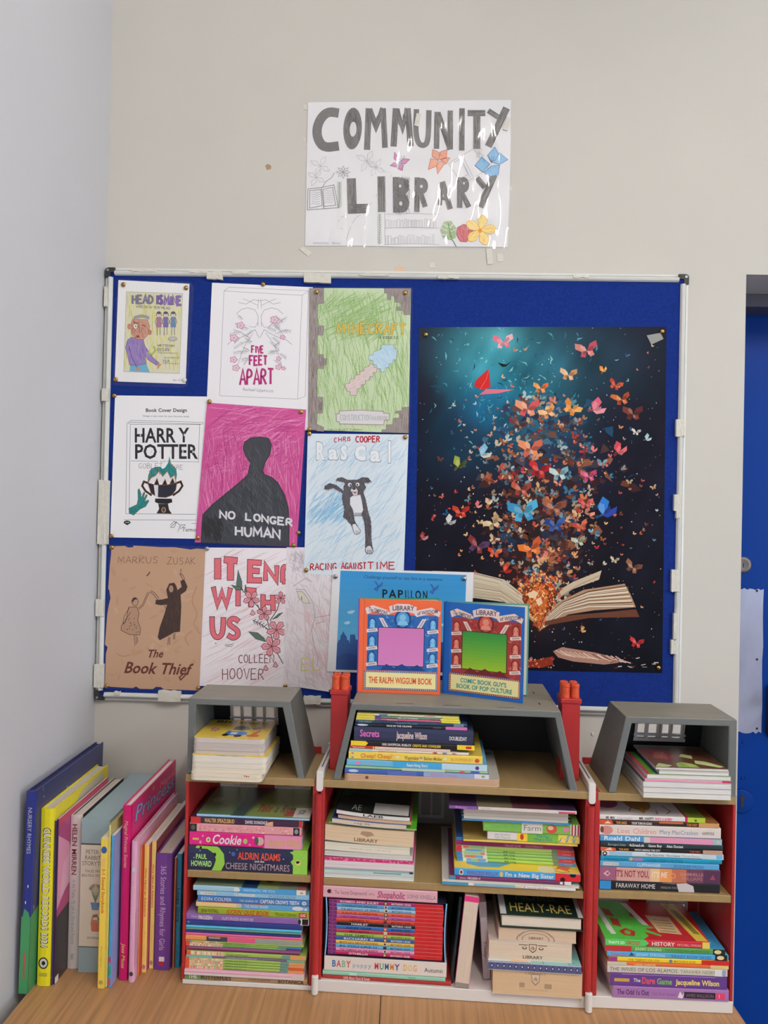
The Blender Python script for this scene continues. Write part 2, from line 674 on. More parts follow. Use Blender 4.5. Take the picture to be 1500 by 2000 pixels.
mb.extr([(-.016, -.052), (-.008, -.06), (.008, -.06), (.016, -.052), (.016, .052), (.008, .06), (-.008, .06), (-.016, .052)],
        (c.x + .005, DY - .012, c.z), (c.x + .005, DY, c.z), (1, 0, 0), (0, 0, 1), (30, 30, 30))
mb.lathe([(.0085, 0), (.0085, .045), (.013, .05), (.013, .06), (.0001, .064)], (c.x + .005, DY - .012, c.z + .02), (0, -1, 0), 16)
mb.build('door_handle', M_black, t, Md, bevel=.001)
for px, py, r in ((1451, 1450, .003), (1446, 1459, .0022), (1450, 1520, .004), (1456, 1519, .003)):
    c = dpt(px, py)
    mb = MB()
    mb.lathe([(.0001, .0012), (r * .7, .0008), (r, 0)], c, (0, -1, 0), 10)
    mb.build('filled_screw_hole', M_doorblue, t, Md, smooth=True)

# ceiling lights (out of the frame; they light the room and mirror in the plastic film)
for i, (lx, ly) in enumerate(LAMPS):
    Ml = T(lx, ly, CEIL)
    t = thing('ceiling_light', Ml, ('white strip light on the ceiling above the tables', 'white strip light on the ceiling before the blue door')[i], 'light', 'strip lights on the ceiling')
    mb = MB()
    mb.box(lx - .05, lx + .05, ly - .62, ly + .62, CEIL - .05, CEIL - .0005)
    mb.build('housing', M_white, t, Ml, bevel=.004)
    for sy in (-1, 1):
        mb = MB()
        mb.box(lx - .016, lx + .016, ly + sy * .6 - .012, ly + sy * .6 + .012, CEIL - .1, CEIL - .0505)
        mb.build('tube_holder', M_white, t, Ml)
    mb = MB()
    mb.lathe([(.0001, 0), (.018, 0), (.018, 1.17), (.0001, 1.17)], (lx, ly - .585, CEIL - .088), (0, 1, 0), 16)
    mb.build('tube', M_tube, t, Ml, smooth=True)

# ------------------------------------------------------------------ marks and scraps on the wall
def wall_scrap(name, pts, label, cat, m, col, off=.0006, curl=0.0, group=None):
    ps = [wallpt(x, y, 0) for x, y in pts]
    cx, cz = sum(p.x for p in ps) / len(ps), min(p.z for p in ps)
    M = T(cx, 0, cz)
    mb = MB()
    n = len(ps)
    fr = [(p.x, -off - curl * (i % 2), p.z) for i, p in enumerate(ps)]
    bk = [(p.x, -.0001 - curl * .8 * (i % 2), p.z) for i, p in enumerate(ps)]
    mb.poly(fr, col)
    mb.poly(bk[::-1], col)
    for i in range(n):
        mb.poly([fr[i], bk[i], bk[(i + 1) % n], fr[(i + 1) % n]], col)
    return tag(mb.build(name, m, None, M), label, cat, group)


def c1(pts):
    return [(560 + x * .32, 180 + y * .32) for x, y in pts]


G = 'scraps of tape left on the wall'
wall_scrap('tape_scrap', c1([(78, 960), (100, 945), (158, 980), (132, 1004)]), 'tilted cream tape scrap on wall below the sign near its lower corner', 'tape', M_tape, (228, 220, 208), .0012, group=G)
wall_scrap('tape_scrap', c1([(868, 1042), (902, 1040), (905, 1074), (872, 1076)]), 'small square tape scrap on wall between sign and noticeboard', 'tape', M_tape, (226, 222, 212), .0012, group=G)
wall_scrap('tape_scrap', c1([(1284, 985), (1320, 990), (1322, 1034), (1284, 1034)]), 'small square tape scrap on wall beside the longer hanging strip', 'tape', M_tape, (228, 224, 215), .0012, group=G)
wall_scrap('tape_scrap', c1([(1216, 955), (1252, 958), (1258, 1050), (1226, 1052)]), 'longer tape strip hanging below the sign under the yellow flower', 'tape', M_tape, (228, 224, 215), .002, group=G)
wall_scrap('tape_scrap', c1([(102, 74), (128, 78), (126, 110), (104, 106)]), 'tape scrap sticking out behind the top corner of the sign', 'tape', M_tape, (214, 206, 192), .0009, group=G)
wall_scrap('tape_scrap', c1([(100, 272), (112, 280), (122, 335), (116, 338)]), 'thin sliver of tape on wall beside the sign edge', 'tape', M_tape, (222, 214, 202), .0009, group=G)
wall_scrap('paint_chip', c1([(652, 1072), (676, 1066), (692, 1046), (700, 1064), (730, 1070), (716, 1086), (722, 1102), (688, 1094), (660, 1098)]),
           'star shaped peach patch of peeled paint above the noticeboard', 'paint patch', mat('bare_plaster', (218, 190, 166), .8), (218, 190, 166), .0004)
wall_scrap('paint_chip', [(518, 324), (523, 320), (530, 324), (529, 330), (521, 332)], 'small tan hole of chipped paint high on the back wall', 'paint patch', mat('bare_plaster_dark', (170, 140, 112), .8), (170, 140, 112), .0004)
wall_scrap('paint_chip', [(1155, 1431), (1160, 1431), (1160, 1436), (1156, 1436)], 'tiny white chip on the wall between chimney and grey roof', 'paint patch', M_white, (235, 230, 225), .002)

# ------------------------------------------------------------------ noticeboard
BX0, BX1, BZ1 = 0.003, 1.2018, 2.0599
BZ0 = BZ1 - 0.8972
FELT = 0.0095
Mb = T((BX0 + BX1) / 2, 0, BZ0)
board = thing('noticeboard', Mb, 'blue felt noticeboard in a white aluminium frame patched with tape', 'noticeboard')
mb = MB()
mb.box(BX0 + .008, BX1 - .008, -FELT, -.0005, BZ0 + .008, BZ1 - .008)
mb.build('felt_panel', M_felt, board, Mb)
RP = [(0, .0005), (0, .0075), (.0045, .0085), (.0052, .0070), (.0058, .0085), (.0075, .0138), (.0105, .0160), (.0140, .0150), (.0164, .0118), (.0168, .0097), (.0168, .0005)]
CW = .0205


def rail(A, B, U):
    mb = MB()
    mb.extr(RP, A, B, U, (0, -1, 0), (214, 213, 208))
    mb.build('frame_rail', M_alu, board, Mb)


rail((BX0 + CW, 0, BZ1), (BX1 - CW, 0, BZ1), (0, 0, -1))
rail((BX0 + CW, 0, BZ0), (BX1 - CW, 0, BZ0), (0, 0, 1))
rail((BX0, 0, BZ0 + CW), (BX0, 0, BZ1 - CW), (1, 0, 0))
rail((BX1, 0, BZ0 + CW), (BX1, 0, BZ1 - CW), (-1, 0, 0))
for sx, sz in ((1, 1), (-1, 1), (1, -1), (-1, -1)):
    ox = BX0 if sx > 0 else BX1
    oz = BZ1 if sz > 0 else BZ0
    mb = MB()
    pr = [(0, .006), (.0015, .0018), (.006, 0), (CW, 0), (CW, .0105), (.0115, .0105), (.0105, .0115), (.0105, CW), (0, CW)]
    mb.extr([(p * sx, -q * sz) for p, q in pr], (ox, -.012, oz), (ox, -.0005, oz), (1, 0, 0), (0, 0, 1), (60, 60, 60))
    co = mb.build('frame_corner', M_black, board, Mb, bevel=.0006)
    mb = MB()
    mb.lathe([(.0028, 0), (.0028, .0009), (.0016, .0009), (.0014, .0002), (.0001, .0002)], (ox + sx * .0058, -.012, oz - sz * .0055), (0, -1, 0), 14)
    mb.build('corner_screw', M_steel, co, Mb)


def tape(px0, px1, py0, py1):
    """a strip of tape folded over the frame, given by its corners on the frame face"""
    a, b = wallpt(px0, py0, .0165), wallpt(px1, py1, .0165)
    mb = MB()
    n = 7
    top, bot = [], []
    for i in range(n):
        k = i / (n - 1)
        top.append((a.x + (b.x - a.x) * k, -.0168 - random.uniform(0, .0009), a.z + random.uniform(-.0012, .0012)))
        bot.append((a.x + (b.x - a.x) * k, -.0166 - random.uniform(0, .0012), b.z + random.uniform(-.0012, .0012)))
    for i in range(n - 1):
        mid0 = ((top[i][0] + bot[i][0]) / 2, -.0176, (top[i][2] + bot[i][2]) / 2)
        mid1 = ((top[i + 1][0] + bot[i + 1][0]) / 2, -.0176, (top[i + 1][2] + bot[i + 1][2]) / 2)
        mb.poly([top[i], top[i + 1], mid1, mid0], (225, 220, 210))
        mb.poly([mid0, mid1, bot[i + 1], bot[i]], (225, 220, 210))
    for edge in (top, bot):
        for i in range(n - 1):
            p, q = edge[i], edge[i + 1]
            mb.poly([p, q, (q[0], -.006, q[2]), (p[0], -.006, p[2])], (225, 220, 210))
    for e in (0, n - 1):
        mb.poly([top[e], bot[e], (bot[e][0], -.006, bot[e][2]), (top[e][0], -.006, top[e][2])], (225, 220, 210))
    mb.build('tape_strip', M_tape, board, Mb)


for q in ((404, 434, 530, 545), (594, 646, 533, 552), (258, 304, 525, 531), (452, 486, 529, 535), (855, 896, 537, 544), (1120, 1150, 537, 543), (370, 404, 529, 533), (700, 760, 534, 539),
          (199, 212, 758, 783), (193, 210, 938, 1063), (204, 210, 560, 598), (187, 202, 1171, 1203), (184, 201, 1297, 1343), (196, 204, 1020, 1048),
          (1321, 1337, 818, 852), (1317, 1330, 966, 998), (1312, 1327, 1113, 1156), (1311, 1323, 1250, 1278), (1316, 1321, 1198, 1248), (1321, 1331, 985, 1012),
          (309, 352, 1349, 1371), (593, 626, 1360, 1376), (222, 234, 1351, 1358), (424, 452, 1357, 1367)):
    tape(*q)

# ------------------------------------------------------------------ the two tables
TZ = 0.745


def table(x0, x1, label):
    M = T((x0 + x1) / 2, -.3, 0)
    t = thing('table', M, label, 'table', 'tables pushed together along the wall')
    y0, y1 = -.68, -.012
    mb = MB()
    mb.box(x0, x1, y0, y1, TZ - .024, TZ)
    mb.build('tabletop', M_wood, t, M, bevel=.0015)
    mb = MB()
    for a in (x0 + .03, x1 - .055):
        mb.box(a, a + .025, y0 + .06, y1 - .06, TZ - .055, TZ - .0245)
    for a in (y0 + .06, y1 - .085):
        mb.box(x0 + .055, x1 - .055, a, a + .025, TZ - .055, TZ - .0245)
    mb.build('under_frame', M_leg, t, M)
    for lx in (x0 + .03, x1 - .055):
        for ly in (y0 + .06, y1 - .085):
            mb = MB()
            mb.box(lx, lx + .025, ly, ly + .025, 0.0005, TZ - .0555)
            mb.build('leg', M_leg, t, M, bevel=.002)


table(.0237, .6138, 'oak laminate table in the corner under the upright books')
table(.6150, 1.2083, 'oak laminate table beside the blue door under the right wing')

# ------------------------------------------------------------------ the toy house used as a bookcase
FRAMES = {'L': ((.274, -.2696), (.4914, -.2744)), 'C': ((.5089, -.2756), (.9545, -.2921)), 'R': ((.972, -.289), (1.196, -.2892))}
BAY = {}
for k, ((x0, y0), (x1, y1)) in FRAMES.items():
    BAY[k] = T(x0, y0, TZ) @ RZ(math.atan2(y1 - y0, x1 - x0))


def HL(b, px, py, v=None, w=None):
    """photo point -> bay coordinates (along the front, into the house, up) on the plane of depth v or height w"""
    Mx = BAY[b]
    if w is None:
        n = Mx.to_3x3() @ Vector((0, 1, 0))
        P = hit(px, py, n, n.dot(Mx.translation) + v)
    else:
        P = hit(px, py, (0, 0, 1), TZ + w)
    return Mx.inverted() @ P


WC, WL, WR = .443, .2155, .222       # inner width marks
SHELF, SHT = .3585, .012             # top shelf height and thickness
MID, MIDT = .1935, .0125
BASE = .0205
HM = BAY['C'] @ T(.22, .1, 0)
house = thing('toy_house', HM, 'big red plastic toy house with grey roofs and open wings used as bookshelf', 'toy house')


def hp(name, mb, m, bevel=.0012, parent=None):
    return mb.build(name, m, parent or house, HM, bevel=bevel)


def bx(name, b, m, *q, bevel=.0012, parent=None):
    mb = MB()
    mb.box(*q, M=BAY[b])
    return hp(name, mb, m, bevel, parent)


CD, SD = .262, .146                  # depth of the middle, of the wings
WT = .0055
# middle
bx('base_plinth', 'C', M_white, -.003, WC + .004, 0, CD, .0005, BASE)
bx('side_wall', 'C', M_red, -.0045, .0028, .0, CD, BASE, SHELF)
bx('side_wall', 'C', M_red, WC - .0035, WC + .0038, .0, CD, BASE, SHELF)
bx('floor_shelf', 'C', M_tan, .0032, WC - .0039, .0005, CD - .005, MID - MIDT, MID)
bx('floor_shelf', 'C', M_tan, -.0028, WC + .0022, -.0012, CD, SHELF - SHT, SHELF + .0008)
bx('back_panel', 'C', M_frame, .0032, WC - .0039, CD - .0045, CD, BASE, SHELF - SHT)
for u0 in (.06, .158, .30):
    mb = MB()
    for a, c in ((0, .006), (.024, .028), (.046, .052)):
        mb.box(u0 + a, u0 + c, CD - .0075, CD - .0047, MID + .012, SHELF - .02, M=BAY['C'])
    for z in (MID + .012, MID + .075, SHELF - .026):
        mb.box(u0, u0 + .052, CD - .0078, CD - .0050, z, z + .006, M=BAY['C'])
    hp('window_frame', mb, M_white, 0)
# wings
bx('base_plinth', 'L', M_white, -.001, WL + .010, 0, SD, .0005, BASE - .012)
bx('side_wall', 'L', M_red, -.003, .0025, 0, SD, BASE - .012, SHELF - .004)
bx('side_wall', 'L', M_red, WL + .0012, WL + .0105, 0, SD, BASE - .012, SHELF)
bx('floor_shelf', 'L', M_tan, .003, WL + .0008, .0005, SD - .005, MID - MIDT + .0015, MID + .0015)
bx('floor_shelf', 'L', M_tan, -.0035, WL + .0045, -.0012, SD, SHELF - SHT, SHELF + .0008)
bx('base_plinth', 'R', M_white, -.008, WR + .0025, 0, SD, .0005, BASE)
bx('side_wall', 'R', M_red, -.0080, .0008, 0, SD, BASE, SHELF)
bx('side_wall', 'R', M_red, WR - .003, WR + .002, 0, SD, BASE, SHELF - .006)
bx('floor_shelf', 'R', M_tan, .0012, WR - .0034, .0005, SD - .005, MID - MIDT + .001, MID + .001)
bx('floor_shelf', 'R', M_tan, -.0035, WR + .0016, -.0012, SD, SHELF - SHT - .002, SHELF - .0012)
for b, w_ in (('L', WL), ('R', WR)):
    mb = MB()                                   # red back wall with two window openings on each floor
    y0, y1 = SD - .0045, SD
    for z0, z1, zb, zt in ((BASE, MID - MIDT, .045, .03), (MID, SHELF - SHT, .045, .012)):
        mb.box(.003, w_ - .004, y0, y1, z0, z0 + zb, M=BAY[b])
        mb.box(.003, w_ - .004, y0, y1, z1 - zt, z1, M=BAY[b])
        for a, c in ((.003, .02), (.092, .124), (w_ - .022, w_ - .004)):
            mb.box(a, c, y0, y1, z0 + zb, z1 - zt, M=BAY[b])
    mb.box(.003, w_ - .004, y0, y1, SHELF + .001, SHELF + .013, M=BAY[b])
    hp('back_panel', mb, M_red, 0)
    for z0, z1 in ((BASE + .045, MID - MIDT - .03), (MID + .045, SHELF - SHT - .012)):
        for a, c in ((.02, .092), (.124, w_ - .022)):
            mb = MB()
            for q in ((a, a + .005), ((a + c) / 2 - .002, (a + c) / 2 + .002), (c - .005, c)):
                mb.box(q[0], q[1], SD - .004, SD - .001, z0, z1, M=BAY[b])
            for q in (z0, (z0 + z1) / 2, z1 - .005):
                mb.box(a, c, SD - .0038, SD - .0012, q, q + .005, M=BAY[b])
            hp('window_frame', mb, M_white, 0)

# white copings and hinge pegs at the two seams
for b, uc, nm in (('C', -.0062, 0), ('C', WC + .0062, 1)):
    mb = MB()
    mb.box(uc - .0058, uc + .0058, .001, .150, SHELF + .0008, SHELF + .0155, M=BAY[b])
    pr = [(uc - .0058, SHELF + .0155), (uc - .0058, SHELF - .015), (uc - .003, SHELF - .0185), (uc + .003, SHELF - .0185), (uc + .0058, SHELF - .015), (uc + .0058, SHELF + .0155)]
    R3 = BAY[b].to_3x3()
    mb.extr(pr, BAY[b] @ Vector((0, -.0045, 0)), BAY[b] @ Vector((0, .001, 0)), R3 @ Vector((1, 0, 0)), R3 @ Vector((0, 0, 1)), (220, 216, 212))
    cp = hp('coping', mb, M_white, .0012)
    bx('slot', b, M_black, uc - .0008, uc + .0008, .022, .142, SHELF + .0150, SHELF + .0159, bevel=0, parent=cp)
    mb = MB()
    mb.lathe([(.0085, 0), (.0085, .003), (.0045, .006), (.0038, .010), (.0065, .015), (.0068, .019), (.0045, .024), (.0001, .026)], BAY[b] @ Vector((uc, .156, SHELF + .014)), (0, 0, 1), 18)
    f = hp('finial', mb, M_white, 0)
    mb = MB()
    mb.lathe([(.0045, 0), (.0058, .001), (.0058, .03), (.0045, .031)], BAY[b] @ Vector((uc, -.0068, .0008)), (0, 0, 1), 18)
    hp('hinge_peg', mb, M_white, 0)
    mb = MB()
    mb.lathe([(.0062, 0), (.0062, SHELF - .055)], BAY[b] @ Vector((uc - .0012, -.001, .032)), (0, 0, 1), 16)
    hp('hinge_post', mb, M_red, 0)


def roof(b, out, inn, depth, back_out=None, w0=SHELF + .001, material=M_grey):
    """a hollow roof: outer and inner outline of the front, swept into the house; back_out shrinks the back"""
    mb = MB()
    Mx = BAY[b]
    bo = back_out or out
    F = [Mx @ Vector((u, .0005, w)) for u, w in out]
    Fi = [Mx @ Vector((u, .0005, w)) for u, w in inn]
    dp = depth if isinstance(depth, (list, tuple)) else [depth] * 4
    Bk = [Mx @ Vector((u, d, w)) for (u, w), d in zip(bo, dp)]
    Bi = [Mx @ Vector((u, d - .004, w)) for (u, w), d in zip([(i[0] + o2[0] - o1[0], i[1]) for i, o1, o2 in zip(inn, out, bo)], dp)]
    n = len(F)
    vs = F + Fi + Bk + Bi
    fs = []
    for i in range(n - 1):
        fs.append((i, i + 1, n + i + 1, n + i))
        fs.append((i, 2 * n + i, 2 * n + i + 1, i + 1))
        fs.append((n + i, n + i + 1, 3 * n + i + 1, 3 * n + i))
        fs.append((2 * n + i, 3 * n + i, 3 * n + i + 1, 2 * n + i + 1))
    for i in (0, n - 1):
        fs.append((i, n + i, 3 * n + i, 2 * n + i))
    mb.add(vs, fs, (120, 122, 118))
    k = len(mb.f) - len(fs)
    for i in range(n - 1):                      # outer faces: paler, warmer top, shingled slopes
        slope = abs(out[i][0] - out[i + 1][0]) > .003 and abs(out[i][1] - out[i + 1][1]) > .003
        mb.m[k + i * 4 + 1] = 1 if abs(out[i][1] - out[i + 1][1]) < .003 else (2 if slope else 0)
    return mb


# middle roof
RT = .4905
co = [(.0156, SHELF + .001), (.0448, RT), (.3954, RT), (.4257, SHELF + .001)]
ci = [(.0285, SHELF + .001), (.0525, RT - .0115), (.3868, RT - .0115), (.4130, SHELF + .001)]
r_ = hp('middle_roof', roof('C', co, ci, .2166), [M_grey, M_rooftop, M_shingle], .0015)
mb = MB()
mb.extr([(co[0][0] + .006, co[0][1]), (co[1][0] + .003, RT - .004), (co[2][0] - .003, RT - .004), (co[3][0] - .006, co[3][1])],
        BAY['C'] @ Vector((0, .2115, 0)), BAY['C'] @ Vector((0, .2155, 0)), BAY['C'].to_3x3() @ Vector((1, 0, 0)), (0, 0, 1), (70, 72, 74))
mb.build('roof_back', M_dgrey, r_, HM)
for px, py in ((1042, 1353), (1053.5, 1374.5)):
    q = HL('C', px, py, w=RT)
    bx('slot', 'C', M_black, q.x - .0012, q.x + .0012, q.y - .006, q.y + .006, RT - .001, RT + .0004, bevel=0, parent=r_)
for u in (.12, .2, .29):
    bx('slot', 'C', M_dgrey, u, u + .03, .012, .0132, RT - .001, RT + .0003, bevel=0, parent=r_)
# side roofs
for b, co, ci, bo in (
        ('L', [(-.002, SHELF + .001), (-.002, .4895), (.1743, .4895), (.2015, SHELF + .001)], [(.0115, SHELF + .001), (.0115, .4785), (.1615, .4785), (.1900, SHELF + .001)],
         [(-.002, SHELF + .001), (-.002, .4895), (.1748, .4895), (.2015, SHELF + .001)]),
        ('R', [(.0145, SHELF - .0008), (.0405, .4848), (.2235, .4848), (.2235, SHELF - .0008)], [(.0262, SHELF - .0008), (.0505, .4735), (.2100, .4735), (.2100, SHELF - .0008)],
         [(.0145, SHELF - .0008), (.0420, .4848), (.2235, .4848), (.2235, SHELF - .0008)])):
    dp = [.142, .1115, .1115, .142]
    r_ = hp('wing_roof', roof(b, co, ci, dp, bo), [M_grey, M_rooftop, M_shingle], .0015)
    # inclined back with an open lattice window
    win = {'L': (451, 543, 1372, 1406), 'R': (1238, 1339, 1408, 1440)}[b]
    a, c = HL(b, win[0], win[3], v=.122), HL(b, win[1], win[2], v=.118)
    u0, u1, z0, z1 = a.x, c.x, min(a.z, .47) - .002, co[1][1] - .009

    def yb(z):
        return .1415 - .0305 * (z - SHELF) / .131

    def slab(mb, ua, ub, za, zb, t0=.004, t1=0.0):
        vs = [BAY[b] @ Vector((u, yb(z) - t, z)) for u in (ua, ub) for z in (za, zb) for t in (t0, t1)]
        mb.add(vs, [(0, 1, 3, 2), (4, 6, 7, 5), (0, 4, 5, 1), (2, 3, 7, 6), (0, 2, 6, 4), (1, 5, 7, 3)], (70, 72, 74))
    lo, hi = (co[0][0] + .004, co[3][0] - .028) if b == 'L' else (co[0][0] + .028, co[3][0] - .004)
    mb = MB()
    zt = co[1][1] - .004
    slab(mb, lo, hi, SHELF + .001, z0)
    slab(mb, lo, u0, z0, zt)
    slab(mb, u1, hi, z0, zt)
    slab(mb, u0, u1, z1, zt)
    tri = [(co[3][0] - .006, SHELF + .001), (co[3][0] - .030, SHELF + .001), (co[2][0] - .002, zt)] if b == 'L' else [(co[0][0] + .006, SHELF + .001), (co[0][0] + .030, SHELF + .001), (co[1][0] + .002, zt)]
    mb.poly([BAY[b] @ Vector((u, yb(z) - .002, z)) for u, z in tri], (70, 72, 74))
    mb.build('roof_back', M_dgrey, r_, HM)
    mb = MB()
    w_ = u1 - u0
    for k in (.0, .215, .45, .485, .69, .93):
        slab(mb, u0 + w_ * k, u0 + w_ * (k + .055), z0 - .004, z1 + .004, .007, -.001)
    for z in (z0 - .004, z0 + .006, z1 - .006):
        slab(mb, u0 - .001, u1 + .001, z, z + (.006 if z == z0 - .004 else .004), .0074, -.0012)
    mb.build('window_lattice', M_white, r_, HM)

# chimneys with two rows of pots
for u0, u1, pots in ((.0005, .0345, (655.5, 671)), (.404, .4395, (1099.5, 1116))):
    mb = MB()
    mb.box(u0 + .002, u1 - .002, .052, .095, SHELF + .001, .494, M=BAY['C'])
    mb.box(u0, u1, .050, .097, .4925, .5005, M=BAY['C'])
    ch = hp('chimney', mb, M_red, .0012)
    for k in (.27, .73):
        for v in (.062, .083):
            mb = MB()
            c = BAY['C'] @ Vector((u0 + (u1 - u0) * k, v, .5006))
            mb.lathe([(.0074, 0), (.0074, .0045), (.0070, .005), (.0068, .018), (.0074, .019), (.0074, .023), (.0058, .0245), (.0040, .0240), (.0038, .014), (.0001, .014)], c, (0, 0, 1), 18)
            mb.build('chimney_pot', M_pot, ch, HM)

# ------------------------------------------------------------------ sheets of paper
def xf(ox, oy, s):
    return lambda x, y: (ox + x * s, oy + y * s)


X1, X2, X3, X4 = xf(560, 180, .32), xf(180, 500, .293333), xf(180, 740, .293333), xf(180, 1040, .32)
X5, X6, X7, X8, X9 = xf(560, 540, .186667), xf(560, 830, .186667), xf(800, 620, .373333), xf(800, 960, .373333), xf(630, 1100, .286667)


def layer(k):
    return FELT + .0006 + .0006 * k


def sheet(name, label, cat, X, outline, off, col, draw, pouch=None, film_m=None, group=None, mats=None, grid=None, inc=4.5e-7):
    ps = [wallpt(*X(x, y), off) for x, y in outline]
    M = T(sum(p.x for p in ps) / len(ps), -off, min(p.z for p in ps))
    mb = MB()
    n = len(ps)
    bk = [(p.x, p.y + .0003, p.z) for p in ps]
    if not grid:
        mb.poly(ps, col)
    mb.poly(bk[::-1], (215, 213, 212))
    for i in range(n):
        mb.poly([ps[i], bk[i], bk[(i + 1) % n], ps[(i + 1) % n]], (222, 220, 218))
    if grid:                                    # printed ground in a fine grid of colours
        nx, ny, fn = grid
        tl, tr, br, bl = [Vector(p) for p in ps]
        P = [[tl.lerp(tr, i / nx).lerp(bl.lerp(br, i / nx), j / ny) for i in range(nx + 1)] for j in range(ny + 1)]
        C = [[lin(fn(i / nx, j / ny)) for i in range(nx + 1)] for j in range(ny + 1)]
        for j in range(ny):
            for i in range(nx):
                mb.poly([P[j][i], P[j][i + 1], P[j + 1][i + 1], P[j + 1][i]], (0, 0, 0))
                mb.c[-1] = [C[j][i], C[j][i + 1], C[j + 1][i + 1], C[j + 1][i]]
    if draw:
        cv = Canvas(mb, lambda x, y, h: wallpt(*X(x, y), off + h), flip=True, inc=inc, h0=3e-5)
        cv.inside = inpoly(outline)
        draw(cv)
    o = mb.build(name, mats or M_print, None, M)
    tag(o, label, cat, group)
    if pouch:
        f = [wallpt(*X(x, y), off + .0008) for x, y in pouch]
        fm = MB()
        fm.poly(f, (255, 255, 255))
        fo = fm.build('plastic_sleeve', film_m or M_film, o, M)
    return o


GREY, DK = (120, 118, 118), (60, 58, 60)
SG = 'drawings pinned to the noticeboard'

# ---- the sign over the board
def d_sign(cv):
    P = (120, 116, 116)

    def L(pts, w):
        cv.stroke(ext(pts, 0), w, P)
        for k in range(int(w * 1.1)):
            o = random.uniform(-.46, .46) * w
            i = random.randrange(len(pts) - 1)
            a, b = Vector(pts[i]), Vector(pts[i + 1])
            d = (b - a).normalized()
            nn = Vector((-d.y, d.x))
            t0, t1 = sorted((random.random(), random.random()))
            c = random.choice(((92, 89, 90), (104, 101, 101), (138, 134, 133), (150, 146, 145), (84, 82, 83)))
            cv.stroke([tuple(a.lerp(b, t0) + nn * o), tuple(a.lerp(b, t1) + nn * (o + random.uniform(-2, 2)))], random.uniform(1.5, 3.5), c)
    L(chaikin([(318, 128), (252, 118), (206, 160), (182, 225), (190, 290), (228, 340), (318, 328)]), 57)
    cv.ell(402, 222, 57, 128, P, .05, 24)
    cv.hatch(350, 455, 105, 340, 160, 1.5, 60, 3, ((80, 78, 79), (128, 125, 124), (92, 90, 90)), lambda x, y: ((x - 402) / 52) ** 2 + ((y - 222) / 122) ** 2 < 1)
    cv.ell(405, 226, 21, 46, (224, 220, 221), .05, 18)
    L([(490, 352), (500, 98)], 38); L([(505, 104), (545, 212), (588, 98)], 36); L([(588, 98), (600, 340)], 34)
    L([(652, 332), (666, 98)], 38); L([(672, 104), (707, 224), (736, 98)], 34); L([(738, 98), (757, 330)], 38)
    L(chaikin([(792, 104), (786, 235), (800, 312), (835, 330), (864, 302), (868, 110)]), 33)
    L([(914, 346), (918, 120)], 33); L([(922, 124), (998, 350)], 34); L([(998, 350), (998, 112)], 33)
    L([(1070, 98), (1068, 356)], 34)
    L([(1104, 128), (1212, 128)], 38); L([(1160, 130), (1160, 346)], 44)
    L([(1230, 112), (1302, 160)], 32); L([(1342, 96), (1230, 332)], 44)
    L([(394, 526), (400, 742)], 56); L([(374, 713), (497, 710)], 58)
    L([(577, 514), (580, 732)], 47)
    L([(668, 518), (670, 736)], 42)
    cv.ell(700, 575, 48, 55, P); cv.ell(704, 676, 45, 60, P)
    cv.hatch(660, 750, 525, 730, 90, 1.2, 40, 3, ((80, 78, 79), (128, 125, 124)))
    cv.ell(692, 573, 7, 9, (220, 217, 218)); cv.ell(696, 680, 10, 13, (220, 217, 218))
    L([(797, 520), (794, 732)], 33); cv.ell(826, 572, 37, 50, P); L([(815, 610), (846, 700)], 32); cv.ell(822, 575, 8, 10, (220, 217, 218))
    L([(950, 546), (998, 714)], 34); L([(948, 550), (934, 690)], 26); L([(940, 648), (976, 650)], 22)
    L([(1058, 520), (1055, 706)], 34); cv.ell(1080, 566, 34, 48, P); L([(1066, 612), (1112, 702)], 32); cv.ell(1082, 556, 6, 8, (220, 217, 218))
    L([(1160, 522), (1210, 582)], 34); L([(1268, 504), (1180, 702)], 40)
    line = (176, 174, 178)
    # pencil books and leaves
    for q in ([(130, 590), (214, 582), (288, 565), (316, 705), (224, 712), (126, 718), (130, 590)], [(140, 600), (208, 595), (216, 692), (140, 708), (140, 600)], [(222, 594), (280, 580), (298, 690), (228, 698), (222, 594)],
              [(214, 582), (218, 640), (226, 712)], [(218, 580), (240, 545), (276, 520), (290, 492)]):
        cv.stroke(q, 2.6, (112, 110, 114))
    for k in range(6):
        cv.stroke([(150, 612 + k * 14), (168, 608 + k * 14), (182, 615 + k * 14), (202, 609 + k * 14)], 1.8, line)
        cv.stroke([(232, 604 + k * 14), (250, 599 + k * 14), (262, 605 + k * 14), (282, 598 + k * 14)], 1.8, line)
    for q in ([(985, 435), (1140, 345), (1230, 470), (1075, 560), (985, 435)], [(1060, 392), (1120, 520)], [(1072, 386), (1135, 512)], [(1000, 440), (1055, 410), (1110, 500), (1040, 535)]):
        cv.stroke(q, 2.2, line)
    for cx, cy, s in ((205, 450, 1), (490, 420, 1.1), (545, 460, .9), (180, 520, .9), (1175, 372, .5)):
        for a in range(4):
            t = a * 1.57 + .5
            cv.stroke([(cx, cy), (cx + 38 * s * math.cos(t - .4), cy + 38 * s * math.sin(t - .4)), (cx + 66 * s * math.cos(t), cy + 66 * s * math.sin(t)), (cx + 38 * s * math.cos(t + .4), cy + 38 * s * math.sin(t + .4)), (cx, cy)], 1.8, (192, 190, 194))
    for a in range(8):
        t = a * .785
        cv.stroke([(345, 488), (345 + 24 * math.cos(t - .35), 488 + 22 * math.sin(t - .35)), (345 + 44 * math.cos(t), 488 + 38 * math.sin(t)), (345 + 24 * math.cos(t + .35), 488 + 22 * math.sin(t + .35)), (345, 488)], 2, (140, 138, 142))
